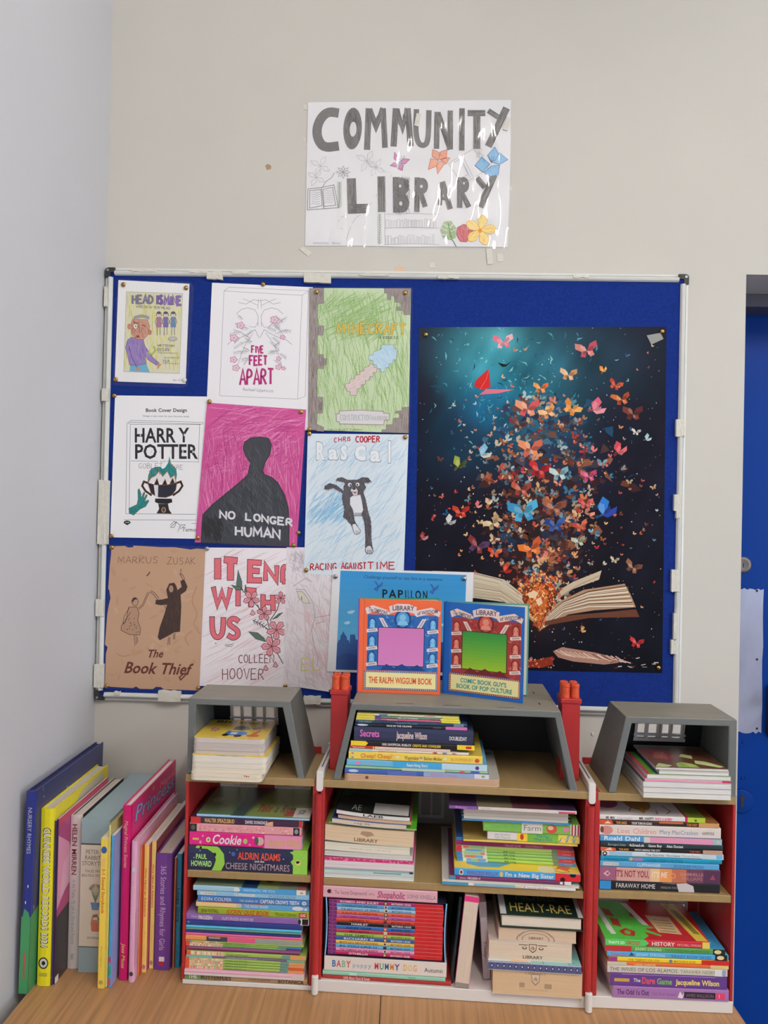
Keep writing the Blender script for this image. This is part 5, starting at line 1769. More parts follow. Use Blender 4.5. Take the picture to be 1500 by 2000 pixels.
def make_book(M, L, Dp, th, base, ops=(), cover=None, cops=(), kind='pb', facing='spine', x0=0.0, page=PAGE, upright=False, back=None, bend=0.0, label='', cat='book', group=None, name='book'):
    cover = cover or base
    back = back or base
    th = max(th, .0014)
    ct = .0022 if kind == 'hb' else .00035
    ct = min(ct, th * .22)
    ov = .003 if kind == 'hb' else .0006
    rr = min(th * .45, .0016 if kind != 'hb' else .0028)
    flip = facing == 'pages'
    nseg = 8 if bend else 1

    def F(q):
        x, y, z = q
        if flip:
            x, y = x0 + (x0 + L) - x, Dp - y
        if bend:
            z += bend * (1 - min(1, max(0, (x - x0) / L))) ** 2
        return Vector((x, y, z))
    th_ob = thing(name, M, label, cat, group)
    # cover: a U wrapped round the pages
    if kind == 'board':
        mb = MB()
        cr = .009
        pts = []
        for cx, cy, a0 in ((x0 + L - cr, cr, -90), (x0 + L - cr, Dp - cr, 0), (x0 + cr, Dp - cr, 90), (x0 + cr, cr, 180)):
            for k in range(5):
                a = math.radians(a0 + k * 22.5)
                pts.append((cx + cr * math.cos(a), cy + cr * math.sin(a)))
        for z0, z1, c in ((0, .0012, page), (th - .0012, th, cover)):
            mb.extr(pts, (0, 0, z0), (0, 0, z1), (1, 0, 0), (0, 1, 0), page)
        mb.poly([(x, y, th + 1e-5) for x, y in pts], cover)
        pg = MB()
        pi = [(x0 + L / 2 + (x - x0 - L / 2) * .997, Dp / 2 + (y - Dp / 2) * .997) for x, y in pts]
        pg.extr(pi, (0, 0, .0012), (0, 0, th - .0012), (1, 0, 0), (0, 1, 0), page)
    else:
        outer = [(Dp, 0), (rr, 0), (rr * .3, rr * .3), (0, rr), (0, th - rr), (rr * .3, th - rr * .3), (rr, th), (Dp, th)]
        inner = [(Dp, th - ct), (ct + rr * .4, th - ct), (ct + rr * .4, ct), (Dp, ct)]
        if kind == 'hb':
            outer = [(Dp, 0), (.006, 0), (.0045, .0006), (.003, 0), (.0006, .0003), (-.0006, th * .3), (-.0006, th * .7), (.0006, th - .0003), (.003, th), (.0045, th - .0006), (.006, th), (Dp, th)]
        cols = []
        n = len(outer)
        for j in range(n + 4):
            if j == n - 2:
                cols.append(cover)
            elif j == 0:
                cols.append(back)
            elif j < n - 1:
                cols.append(base)
            elif j == n - 1 or j >= n:
                cols.append(mixc(cover, (230, 226, 220), .75) if kind == 'pb' else cover)
            else:
                cols.append(base)
        mb = MB()
        mb.extr(outer + inner, (x0, 0, 0), (x0 + L, 0, 0), (0, 1, 0), (0, 0, 1), base, cols=cols, n=nseg)
        mb.v = [tuple(F(q)) for q in mb.v]
        pg = MB()
        prof = [(ct + .0005, ct + .0001), (Dp - ov, ct + .0001), (Dp - ov, th - ct - .0001), (ct + .0005, th - ct - .0001)]
        pg.extr(prof, (x0 + ov, 0, 0), (x0 + L - ov, 0, 0), (0, 1, 0), (0, 0, 1), page, n=nseg)
        pg.v = [tuple(F(q)) for q in pg.v]

    def bz(x, z):
        return z + (bend * (1 - x) ** 2 if bend else 0)
    if ops:
        yf = (ov + 0.0) if (flip and kind != 'board') else (-.0007 if kind == 'hb' else 0.0)
        tgt = pg if (flip or kind == 'board') else mb
        drawops(Canvas(tgt, lambda a, b, h: Vector((x0 + a * L, yf - h, bz(a, b * th))), clip=True), ops)
    if cops:
        if upright:
            cv = Canvas(mb, lambda a, b, h: Vector((x0 + (1 - b) * L, a * Dp, th + h)), clip=True)
        else:
            cv = Canvas(mb, lambda a, b, h: Vector((x0 + a * L, b * Dp, bz(a, th) + h)), clip=True)
        drawops(cv, cops)
    mb.build('cover', M_gloss, th_ob)
    pg.build('pages', M_pages, th_ob)
    return th_ob


ORD = ['bottom', 'second up', 'third up', 'fourth up', 'fifth up', 'sixth up', 'seventh up', 'eighth up', 'ninth up', 'tenth up', 'eleventh up', 'twelfth up', 'thirteenth up', 'fourteenth up', 'fifteenth up', 'sixteenth up', 'seventeenth up', 'eighteenth up', 'nineteenth up', 'twentieth up', 'twenty-first up', 'twenty-second up', 'twenty-third up']


def ordinal(i, n):
    if i == n - 1:
        return 'topmost'
    if i == n - 2 and n > 3:
        return 'second from top'
    if i == n - 3 and n > 6:
        return 'third from top'
    return ORD[i]


def B(xl, xr, yb, yt, base, desc, ops=(), **k):
    k.update(xl=xl, xr=xr, yb=yb, yt=yt, base=base, desc=desc, ops=ops)
    return k


def stack(bay, w0, items, place, group, X=None, v=None, dlim=None, umin=.004, umax=1.0, limit=None, slope=.055, D0=.128, total=None):
    X = X or (lambda x, y: (x, y))
    f = items[0]
    if v is None:
        v = HL(bay, *X(f['xl'], f['yb']), w=w0).y
    ths = []
    for it in items:
        vi = v + it.get('dv', 0)
        a = HL(bay, *X(it['xl'], it['yb']), v=vi)
        b_ = HL(bay, *X(it['xl'], it['yt']), v=vi)
        c = HL(bay, *X(it['xr'], it['yb'] + slope * (it['xr'] - it['xl'])), v=vi)
        ths.append((vi, a.x, c.x, it.get('th', b_.z - a.z)))
    sm = sum(q[3] for q in ths) + .0003 * len(ths)
    la, lv = items[-1], ths[-1][0]
    top_w = HL(bay, *X(la['xl'], la['yt']), v=lv).z
    kf = max(.8, min(1.3, (top_w - w0) / sm))
    sm *= kf
    ths = [(q[0], q[1], q[2], q[3] * kf) for q in ths]
    kf = 1.0
    if limit and sm > limit - w0 - .002:
        kf = (limit - w0 - .002 - .0003 * len(ths)) / max(1e-4, sum(q[3] for q in ths))
    if total:
        kf = total / sm
    wc = w0 + .0003
    n = len(items)
    for i, (it, (vi, u0, u1, th)) in enumerate(zip(items, ths)):
        th = max(.0013, th * kf)
        u0, u1 = max(u0, umin(wc + th) if callable(umin) else umin), min(u1, umax)
        dep = min(it.get('D', D0), (dlim or {'L': .1405, 'R': .1405, 'C': .253}[bay]) - vi)
        M = BAY[bay] @ T(u0, vi, wc) @ RZ(math.radians(it.get('yaw', 0)))
        lab = f"{it['desc']}, {ordinal(i, n)} {place}"
        make_book(M, u1 - u0, dep, th, it['base'], it['ops'], it.get('cover'), it.get('cops', ()), it.get('kind', 'pb'), it.get('facing', 'spine'),
                  page=it.get('page', PAGE), back=it.get('back'), bend=it.get('bend', 0), label=lab, cat=it.get('cat', 'book'), group=group, name=it.get('name', 'book'))
        wc += th + .0003
    return wc


W_, K_ = (226, 222, 220), (28, 26, 30)
SH = SHELF + .0008
XA = xf(330, 1330, .105)
# ---- wing by the upright books, under its roof: board books
yl = (236, 204, 86)
STRIPE = [r(.0, 1, .48, .52, (196, 186, 170))]
stack('L', SH, [
    B(342, 1720, 1838, 1768, (224, 214, 200), 'cream board book', kind='board', page=(226, 216, 200), D=.135, cat='board book'),
    B(342, 1722, 1768, 1698, (224, 214, 200), 'cream board book with tiny red print', [e(.79, .5, .012, .22, (190, 70, 60)), e(.82, .45, .010, .2, (200, 110, 80)), e(.76, .6, .008, .2, (170, 60, 60))], kind='board', page=(228, 214, 192), D=.135, cat='board book'),
    B(378, 1790, 1698, 1602, (222, 212, 198), 'thick cream board book', kind='board', page=(224, 212, 194), D=.134, dv=.003, cat='board book'),
    B(392, 1800, 1602, 1504, (222, 212, 200), 'plain cream board book', kind='board', page=(224, 214, 200), D=.133, dv=.004, cat='board book'),
    B(392, 1810, 1504, 1382, (226, 216, 204), 'cream board book with yellow cover', kind='board', page=(228, 220, 208), cover=yl, dv=.004, D=.133, cat='board book',
      cops=[r(.33, .72, .004, .035, (190, 184, 176)), e(.42, .02, .05, .008, (60, 60, 70)), e(.58, .02, .05, .008, (80, 80, 96))]),
    B(428, 1760, 1360, 1282, (196, 184, 178), 'greyish board book', kind='board', page=(200, 188, 182), dv=.012, D=.122, cat='board book'),
    B(412, 1770, 1282, 1142, (192, 180, 176), 'double thick greyish board book', STRIPE, kind='board', page=(196, 184, 180), dv=.011, D=.122, cat='board book'),
    B(440, 1770, 1142, 1052, (210, 200, 192), 'grey board book with bright yellow pictorial cover', kind='board', page=(206, 194, 188), cover=(240, 206, 84), dv=.012, D=.120, cat='board book',
      cops=[p([(.12, .50), (.17, .56), (.2, .50), (.235, .53), (.235, .47), (.27, .42), (.23, .40), (.22, .33), (.19, .38), (.14, .36), (.155, .42)], (196, 110, 120)), e(.19, .45, .035, .05, (226, 170, 180)),
            p([(.38, .26), (.40, .42), (.46, .38), (.62, .40), (.68, .36), (.70, .24), (.58, .17), (.44, .18)], (76, 140, 214)), e(.405, .19, .045, .06, (40, 24, 24)), e(.585, .16, .055, .065, (28, 24, 30)), r(.46, .55, .24, .34, (226, 222, 226)),
            p([(.72, .14), (.70, .22), (.76, .24), (.80, .42), (.86, .50), (.86, .40), (.83, .28), (.89, .22), (.87, .13)], (224, 110, 60)), p([(.44, .46), (.46, .62), (.62, .66), (.70, .50), (.60, .44)], (120, 110, 110)), e(.53, .58, .08, .1, (70, 66, 70)), e(.78, .56, .07, .07, (150, 146, 146)),
            r(.26, .9, .80, .93, (232, 196, 80)), t('BIG', .1, .42, .82, .95, (70, 60, 60), 1), t('STORY', .45, .85, .80, .92, (90, 80, 90), 1), t('BOOK TIME', .14, .9, .045, .1, (244, 216, 140), 1)]),
], 'under the roof beside the pink book', 'board books under the wing roof', XA, umin=.0122, dlim=.106)

XB = xf(340, 1520, .2)
stack('L', MID + .0018, [
    B(135, 1300, 890, 662, (40, 46, 78), 'fat navy and lime hardback', [
        p([(.07, 1), (.06, .9), (.16, .88), (.22, .7), (.235, .45), (.22, .2), (.2, 0), (.28, 0), (.31, .3), (.3, .7), (.26, .95), (.24, 1)], (150, 204, 76)), r(.88, 1, 0, 1, (150, 206, 80)), p([(.85, .9), (.9, .7), (.86, .5), (.9, .2), (.88, 0), (.95, 0), (.95, 1)], (150, 206, 80)),
        e(.225, .66, .011, .08, K_), e(.105, .93, .01, .05, K_), t('PAUL', .065, .158, .46, .66, (178, 232, 130), 1), t('HOWARD', .025, .2, .16, .38, (178, 232, 130), 1),
        t('ALDRIN ADAMS', .42, .775, .52, .80, (236, 86, 60), 1), t('and the', .56, .64, .42, .5, W_, 1), t('CHEESE NIGHTMARES', .315, .855, .10, .36, (188, 160, 164)), e(.38, .72, .017, .09, (78, 90, 170)), e(.92, .48, .024, .11, (232, 206, 130)), p([(.9, .52), (.915, .42), (.94, .5), (.925, .56)], K_),
        e(.35, .78, .004, .02, W_), e(.8, .6, .005, .02, W_), e(.1, .8, .004, .02, W_), e(.05, .5, .004, .02, W_), e(.41, .9, .004, .02, W_)], kind='hb', cover=(60, 70, 90), cops=[r(.62, 1, 0, 1, (140, 200, 70)), r(0, .6, .5, 1, (50, 58, 90))], D=.136),
    B(148, 1245, 642, 517, (222, 38, 132), 'hot pink paperback with looping title', [t('Cookie', .2, .46, .18, .85, W_, 1, .25), r(.67, 1, 0, 1, (224, 146, 178)), t('Jacqueline Wilson', .7, .98, .22, .72, (206, 170, 90), 1), e(.17, .45, .02, .2, (232, 222, 160)), e(.17, .45, .01, .1, (120, 150, 70)), e(.5, .45, .02, .2, (176, 190, 120)), r(.03, .085, .4, .55, (222, 190, 110)),
                                                     e(.63, .5, .035, .32, (206, 180, 160)), e(.6, .5, .018, .3, (90, 84, 90)), e(.1, .25, .012, .12, (232, 150, 190)), e(.57, .75, .01, .09, (236, 180, 206)), e(.12, .72, .01, .08, (236, 140, 180)), e(.54, .2, .01, .08, (236, 140, 180))], D=.126),
    B(150, 1240, 517, 438, (226, 158, 164), 'pale pink speckled paperback', [r(0, .065, .06, .94, K_), e(.033, .5, .02, .3, (90, 86, 90)), r(.93, .985, .06, .94, K_), e(.957, .5, .018, .3, (150, 146, 150))] + [e(.08 + .84 * random.random(), random.uniform(.15, .85), .008, .1, random.choice(((232, 130, 140), (236, 190, 180), (214, 120, 150)))) for _ in range(46)], D=.126),
    B(162, 1250, 438, 378, (62, 40, 70), 'dark purple paperback with gold lettering', [r(0, .09, 0, 1, (200, 48, 48)), t('WALTER SPEAZLEBUD', .125, .395, .2, .8, (226, 180, 90), 1), t('DAVID DONOHUE', .49, .69, .25, .72, W_, 1), p([(.66, 0), (.7, .6), (.76, .8), (.74, 0)], (226, 170, 140)), r(.74, .96, 0, 1, (70, 46, 66)), r(.97, 1, 0, 1, (200, 48, 48))], D=.126),
    B(220, 1320, 372, 348, (150, 196, 226), 'large thin green picture book with white sticker', [], cover=(96, 118, 84), D=.140, cops=[
        p([(.3, 0), (.34, .5), (.3, 1), (.52, 1), (.45, .5), (.42, 0)], (60, 84, 80)), p([(.44, 0), (.46, .3), (.52, .7), (.6, 1), (1, 1), (1, 0)], (132, 150, 84)), t('Take', .5, .63, .16, .4, (150, 60, 60), 1, .4), t('a Ride', .66, .84, .16, .4, (120, 60, 70), 1, .4), e(.1, .5, .05, .1, (130, 150, 120)), e(.2, .3, .03, .05, (110, 90, 70)),
        p([(.76, .1), (.8, .2), (.86, .18), (.86, .06), (.78, .04)], (170, 70, 60)), r(.85, 1.0, .02, .34, (218, 214, 208)), t('JCSP', .885, .945, .14, .26, (40, 40, 44), 1)]),
], 'on shelf beside pink uprights', 'books on the middle shelf of the first wing', XB, limit=SHELF - SHT, umin=.0032, umax=WL - .001)

XC = xf(330, 1660, .22)
lime, orr = (158, 186, 92), (224, 156, 96)


def level_ops(seed, end):
    R = random.Random(seed)
    o = [r(0, .32, 0, 1, (226, 196, 160)), r(.8, .87, 0, 1, (110, 150, 140)), r(.87, 1, 0, 1, end), r(0, .035, 0, 1, (224, 92, 60))]
    for k in range(22):
        a = .04 + .27 * R.random()
        o.append(r(a, a + .012, .15, .85, R.choice(((226, 130, 90), (236, 226, 200), (150, 190, 160), (240, 170, 120)))))
    o.append(t('Floppy and friends', .34, .52, .25, .75, (84, 120, 60)))
    return o


stack('L', BASE - .0118, [
    B(125, 1238, 1140, 1092, (184, 150, 112), 'brown and green lettered hardback', [r(0, .16, 0, 1, (120, 150, 96)), p([(.16, 0), (.16, 1), (.36, 1), (.3, 0)], (150, 130, 90)), t('THE', .03, .1, .25, .9, W_, 1), t('BUTTERFLIES', .13, .38, .2, .9, (66, 54, 44), 1), t('HUNTER & LONGMORE', .52, .7, .3, .7, (110, 84, 66)), t('BOTANICA', .76, .97, .2, .75, (70, 54, 44), 1)], kind='hb', D=.138),
    B(92, 1200, 1092, 1046, (220, 168, 184), 'battered pale pink hardback', [r(0, 1, 0, .4, (222, 208, 208)), r(.9, 1, 0, 1, (214, 196, 190))], kind='hb', D=.138, dv=-.003),
    B(122, 1192, 1046, 1022, lime, 'slim lime reader', level_ops(1, orr)), B(124, 1198, 1022, 1001, lime, 'slim lime reader with red tip', level_ops(2, (222, 90, 60))), B(126, 1200, 1001, 980, lime, 'slim lime reader with orange tip', level_ops(3, orr)), B(128, 1204, 980, 957, lime, 'slim lime school reader', level_ops(4, orr)),
    B(150, 1206, 955, 936, (118, 100, 140), 'slim dull purple book', [r(0, .22, 0, 1, (120, 190, 170)), t('stories from the school friends again', .34, .6, .2, .8, W_), r(.85, 1, 0, 1, (110, 180, 160))]),
    B(155, 1215, 935, 900, lime, 'lime reader with orange ends', level_ops(5, orr)),
    B(128, 1160, 893, 852, (150, 96, 140), 'mauve stapled book', [r(0, 1, 0, .35, (110, 40, 66)), r(0, .02, 0, 1, (180, 60, 70))], dv=.002),
    B(130, 1172, 852, 836, (120, 174, 90), 'slim green reader with purple tip', level_ops(6, (96, 60, 130))), B(150, 1180, 836, 822, lime, 'thin lime reader with blue tip', level_ops(7, (60, 140, 190))),
    B(98, 1190, 822, 806, lime, 'thin lime reader sticking out', [r(0, .05, 0, 1, (70, 150, 200))] + level_ops(8, orr)[3:], dv=-.001),
    B(104, 1180, 806, 766, (232, 152, 96), 'orange and pink comic', [r(.18, .36, .0, 1, (70, 66, 90)), r(.36, .6, 0, 1, (224, 90, 140)), r(.6, 1, 0, 1, (150, 160, 150)), r(.2, .3, .6, .8, (220, 190, 170))], dv=-.001),
    B(130, 1172, 766, 746, (228, 104, 168), 'thin pink book', []), B(130, 1170, 746, 727, (44, 54, 120), 'thin navy book', []), B(134, 1172, 727, 708, (104, 150, 130), 'thin sea green book', [r(0, 1, .3, .5, (60, 90, 90))]), B(138, 1176, 708, 686, (90, 190, 222), 'thin cyan book', []),
    B(140, 1180, 686, 642, (44, 60, 134), 'deep blue book', [e(.02, .6, .01, .15, (120, 150, 190))]),
    B(130, 1250, 642, 586, (138, 100, 172), 'purple book with white spine lettering', [t('Disney', .04, .09, .45, .7, W_, 0, .2), t('FROZEN', .1, .215, .2, .72, W_, 1), t("OLAF'S FROZEN ADVENTURE", .29, .55, .25, .68, (214, 206, 224)), r(.93, 1, .0, 1, (226, 222, 226)), r(.945, .995, .05, .95, K_), e(.925, .5, .012, .4, (40, 36, 50))],
      cover=(150, 118, 176), cops=[r(.45, .62, .02, .07, (90, 80, 100)), p([(.62, 0), (1, 0), (1, .3), (.66, .1)], (200, 186, 200)), s([(.91, .02), (.95, .07)], .006, K_), e(.55, .03, .03, .02, (60, 50, 60))], D=.138),
    B(255, 1252, 580, 524, (150, 172, 52), 'lime paperback with red quiz lettering', [t('EDNA FOOTBALL', .03, .19, .25, .72, (90, 60, 30), 1), t("KICKIN' QUIZ BOOK", .26, .64, .15, .85, (206, 44, 36), 1, .2), t('Michael Coleman', .7, .89, .25, .75, (50, 56, 30)), r(.91, .98, .12, .88, (206, 44, 48)), t('QUIZ', .92, .97, .3, .7, W_, 1)], D=.12),
    B(240, 1250, 520, 474, (232, 204, 146), 'cream and sky blue paperback', [r(.4, 1, 0, 1, (92, 164, 214)), t('THE MAGIC FINGER', .43, .64, .25, .75, W_), r(0, .6, .9, 1, (210, 90, 80)), e(.9, .5, .05, .38, (220, 216, 214)), e(.97, .4, .014, .25, W_), e(.38, .5, .025, .4, (200, 196, 186))], D=.12, dv=.001),
    B(255, 1250, 470, 420, (62, 120, 186), 'blue paperback with white lettering', [t('EOIN COLFER', .03, .305, .25, .8, W_), t('THE LEGEND OF', .375, .54, .3, .65, (214, 222, 232)), t("CAPTAIN CROW'S TEETH", .56, .91, .2, .8, W_, 1), e(.955, .5, .02, .32, W_), p([(.945, .55), (.955, .35), (.968, .55)], K_)], D=.12),
    B(250, 1245, 416, 372, (142, 190, 220), 'pale blue paperback', [r(.03, .17, .25, .75, (220, 216, 210)), t('YOUNG READERS', .04, .16, .38, .62, K_), t('CLIFFHANGER', .33, .52, .25, .75, (226, 222, 214), 1), t('JACQUELINE WILSON', .64, .88, .25, .72, (84, 120, 160))], D=.12),
    B(215, 1212, 356, 312, (160, 200, 222), 'sky blue paperback under shelf', [r(.41, 1, 0, 1, (76, 158, 216)), t('FANTASTIC MR FOX', .45, .73, .25, .75, (200, 224, 240)), r(.92, 1, 0, 1, (226, 222, 214)), e(.965, .45, .014, .2, (160, 150, 140)), e(.39, .5, .03, .4, (220, 222, 220))], cover=(120, 136, 110),
      cops=[r(.43, .57, 0, 1, (40, 66, 110)), p([(.57, 0), (.76, 0), (.78, 1), (.6, 1)], (150, 160, 96)), r(.76, .93, 0, 1, (130, 130, 110)), e(.66, .3, .05, .12, (120, 50, 44)), e(.3, .4, .08, .15, (140, 120, 100)), r(.93, 1, 0, 1, (170, 100, 90))], D=.12, dv=-.001),
], 'in lowest stack beside purple book', 'books on the bottom shelf of the first wing', XC, limit=MID - MIDT + .0015, umin=.0032, umax=WL - .0005, v=.0005)

# ---- middle, under the big roof
XD = xf(620, 1330, .36)
stack('C', SH, [
    B(125, 990, 540, 500, (206, 168, 138), 'pale wooden plank with a knot', [e(.15, .55, .012, .2, (120, 76, 56)), e(.15, .55, .006, .1, (80, 50, 40))] + [s([(0, k), (.3, k + .04), (.7, k - .03), (1, k)], .03, (186, 140, 112)) for k in (.3, .5, .75)], kind='board', page=(208, 172, 142), cover=(196, 190, 180), D=.17, cat='plank', name='plank',
      cops=[s([(.8, .2), (.86, .4), (.9, .7)], .004, (120, 118, 116)), s([(.84, .15), (.92, .5), (.93, .8)], .004, (140, 138, 136)), e(.93, .86, .05, .06, (150, 148, 146))]),
    B(130, 930, 500, 474, (64, 100, 176), 'blue picture book with white emblem', [e(.06, .55, .035, .3, (190, 206, 230)), r(.3, .5, 0, 1, (90, 110, 180)), r(.55, 1, .0, 1, (150, 166, 206)), r(.9, 1, 0, 1, (216, 216, 226)), e(.96, .5, .012, .25, (150, 160, 80)), t('My Family Treasury', .6, .78, .2, .7, (200, 110, 140))]),
    B(132, 925, 474, 460, (150, 190, 140), 'thin pale green picture book', [r(.4, .7, 0, 1, (190, 206, 180)), e(.82, .5, .02, .4, (214, 90, 100)), r(.88, .94, 0, 1, (70, 100, 170))]),
    B(140, 920, 458, 424, (110, 184, 220), 'light blue story book', [e(.08, .5, .02, .3, (226, 130, 170)), t('Cinderella', .11, .19, .3, .7, (200, 160, 200)), r(.33, .68, 0, 1, (70, 168, 222)), t('Read-Along Story', .43, .58, .25, .72, W_, 1), r(.68, 1, 0, 1, (190, 214, 230)), e(.93, .45, .014, .3, (84, 60, 120))], D=.15),
    B(152, 895, 424, 380, (236, 206, 92), 'yellow paperback with orange title', [t('Cheep! Cheep!', .09, .33, .25, .75, (216, 110, 50), 1), e(.03, .75, .01, .1, (150, 130, 170)), e(.03, .25, .01, .1, (150, 130, 170)), e(.37, .5, .012, .13, W_), t('Wagemaker', .42, .53, .25, .68, (150, 110, 60), 1), e(.545, .5, .012, .13, (150, 140, 180)), t('Barker-Mullan', .565, .7, .28, .66, (120, 100, 60), 1), e(.725, .5, .012, .13, W_), t('BLOOMSBURY', .765, .93, .3, .65, (214, 120, 50)), e(.96, .45, .018, .25, (214, 90, 40))], D=.15),
    B(162, 820, 380, 366, (226, 214, 196), 'thin cream book with red figures', [r(0, .2, 0, 1, (170, 206, 196)), t('Flossie Macintosh', .25, .4, .2, .75, (220, 110, 100)), e(.72, .5, .02, .35, (190, 60, 70)), e(.8, .5, .02, .35, (110, 130, 180)), e(.88, .5, .02, .35, (200, 120, 90))], D=.14),
    B(164, 720, 366, 352, (206, 52, 44), 'thin red book', [t('Read at Home', .03, .15, .2, .75, (240, 200, 190), 1), r(.23, .24, 0, 1, (240, 220, 120)), r(.25, 1, 0, 1, (226, 200, 186))], D=.14),
    B(160, 852, 352, 326, (34, 32, 32), 'black book with bright yellow ends', [r(0, .12, 0, 1, (238, 206, 50)), p([(.12, 0), (.12, 1), (.14, .6), (.13, .3)], (238, 206, 50)), t('100% UNOFFICIAL ROBLOX', .25, .49, .25, .72, W_, 1), t('CREATE AND CONQUER!', .5, .73, .25, .72, (240, 214, 60), 1), r(.86, 1, 0, 1, (240, 208, 50)), r(.93, .975, .25, .75, (206, 44, 44))], D=.14),
    B(170, 845, 324, 246, (50, 56, 84), 'thick navy hardback with pink lettering', [t('Secrets', .05, .215, .32, .78, (224, 110, 184), 1), t('Jacqueline Wilson', .36, .615, .28, .74, (230, 206, 200), 1), t('DOUBLEDAY', .8, .945, .3, .55, W_, 1)], kind='hb', D=.14),
    B(187, 812, 240, 224, (28, 32, 48), 'black book with tiny white lettering', [t('FACE IN THE CROWD', .285, .51, .2, .8, W_, 1), t('NICK BLOOM', .7, .77, .25, .7, (150, 130, 140)), e(.07, .5, .05, .35, (190, 200, 210)), r(.81, 1, 0, 1, (214, 110, 180))], D=.13),
    B(189, 812, 224, 207, (34, 66, 92), 'dark teal book', [t('EYE FOREST', .03, .15, .2, .75, (150, 180, 200)), t('Forgotten Pharaohs', .36, .56, .2, .7, (130, 160, 180)), r(.88, .97, 0, 1, (110, 130, 150))], D=.13),
    B(193, 775, 207, 196, (206, 92, 130), 'thin pink reader', [r(0, .18, 0, 1, (214, 200, 90)), r(.82, 1, 0, 1, (226, 214, 80)), t('the girls book', .3, .4, .2, .8, (236, 200, 210)), r(.19, .24, 0, 1, (120, 80, 130))], D=.12),
    B(194, 770, 196, 185, (88, 140, 110), 'thin green reader', [r(0, .18, 0, 1, (220, 206, 90)), r(.82, 1, 0, 1, (228, 214, 84)), t('TIME OUT OF SCHOOL', .4, .6, .2, .8, W_, 1), r(.18, .24, 0, 1, (70, 80, 140))], D=.12),
    B(196, 768, 185, 174, (206, 196, 180), 'thin cream reader', [r(0, .16, 0, 1, (214, 190, 80)), r(.22, .3, 0, 1, (90, 110, 160)), t('a busy morning', .3, .42, .2, .8, (120, 110, 100)), r(.66, .76, 0, 1, (190, 150, 150)), r(.84, 1, 0, 1, (226, 210, 80))], cover=(190, 190, 120), D=.12),
], 'under the big middle roof', 'things stacked under the middle roof', XD, umin=lambda w: .0315 + .2 * (w - SHELF), limit=RT - .013, dlim=.207)

# ---- middle bay, upper shelf, page edges outwards
XE = xf(610, 1530, .193333)
PG = dict(facing='pages', D=.19)


def stamp(x0, x1, txt=True, c=(120, 100, 88)):
    o = []
    if txt:
        o.append(t('YRARBIL', x0, x1, .12, .42, c, 1))
    xm = (x0 + x1) / 2
    o += [p([(xm - .05, .9), (xm + .05, .9), (xm + .04, .6), (xm, .5), (xm - .04, .6)], mixc(c, (220, 200, 176), .55)), p([(xm - .045, .87), (xm + .045, .87), (xm + .036, .62), (xm, .54), (xm - .036, .62)], (216, 196, 170)), t('rg', xm - .022, xm + .022, .66, .8, c, 1)]
    return o


stack('C', MID + .0003, [
    B(105, 1025, 945, 902, (206, 212, 206), 'white school notebook, curled', [r(0, 1, .45, .5, (180, 186, 182)), r(0, 1, .7, .75, (190, 196, 190))], page=(222, 222, 216), back=(200, 210, 206), **PG),
    B(112, 1025, 902, 846, (120, 160, 164), 'teal edged school book', [r(0, 1, .62, .9, (150, 176, 178)), r(.55, .86, .3, .5, (96, 150, 156)), r(.95, .99, .5, .9, (60, 66, 70))], page=(196, 208, 206), **PG),
    B(110, 1025, 846, 736, (214, 60, 120), 'white pages with magenta patterned cover', [r(0, 1, .66, 1, (206, 58, 118))] + [e(random.random(), .66 + .3 * random.random(), .012, .06, (232, 130, 170)) for _ in range(40)] + [r(0, 1, .3, .34, (206, 196, 200))], page=(224, 212, 214), **PG),
    B(118, 1012, 736, 682, (170, 168, 166), 'greyish white book', [r(0, 1, .4, .46, (190, 186, 180))], page=(212, 208, 202), bend=.002, **PG),
    B(112, 985, 682, 600, (206, 206, 190), 'cream white school book', [t('Poems for junior cycle and all', .3, .78, .3, .48, (190, 160, 156)), r(0, 1, .62, .66, (200, 192, 176))], page=(226, 218, 200), bend=.003, **PG),
    B(115, 1022, 600, 438, (150, 120, 90), 'thick tan paperback stamped LIBRARY', [t('LIBRARY', .33, .6, .12, .34, (120, 96, 80), 1)] + [r(0, 1, k, k + .012, (196, 168, 136)) for k in (.25, .5, .68, .82)] + [p([(.42, .8), (.52, .8), (.56, .6), (.48, .45), (.4, .6)], (170, 140, 116))], page=(222, 196, 164), bend=.006, **PG),
    B(165, 1052, 436, 424, (94, 186, 44), 'thin bright green book poking out', [], page=(120, 190, 70), D=.2, facing='pages', dv=.006, bend=.006),
    B(195, 950, 438, 392, (50, 64, 130), 'cream book with deep blue cover', [t('reg lib', .3, .52, .3, .7, (110, 96, 90)), r(0, 1, .86, 1, (76, 90, 150))], page=(216, 200, 176), bend=.006, D=.17, facing='pages', dv=.002),
    B(257, 1000, 392, 360, (160, 40, 50), 'tan page book with red cover', [r(0, 1, .5, .56, (190, 158, 130))], page=(210, 176, 144), bend=.006, D=.18, facing='pages', dv=.004),
    B(240, 985, 350, 310, (30, 34, 30), 'white curled book with black cover', [t('LAEB', .36, .64, .2, .8, (60, 60, 60), 1)], page=(222, 218, 212), bend=.008, D=.18, facing='pages', dv=.004, cover=(34, 36, 34),
      cops=[r(.5, .98, .03, .30, (200, 198, 194)), t('JCSP', .7, .86, .12, .2, (110, 90, 84), 1), t('AE', .2, .33, .06, .2, (150, 150, 146)), p([(.0, .4), (.1, 1), (.25, 1), (.12, .4)], (40, 70, 50)), p([(.1, .5), (.6, .45), (.9, .8), (.3, .95)], (44, 60, 46))]),
], 'in middle bay school book pile', 'school books page edges outward', XE, limit=SHELF - SHT, umin=.0036)

XF = xf(850, 1540, .213333)


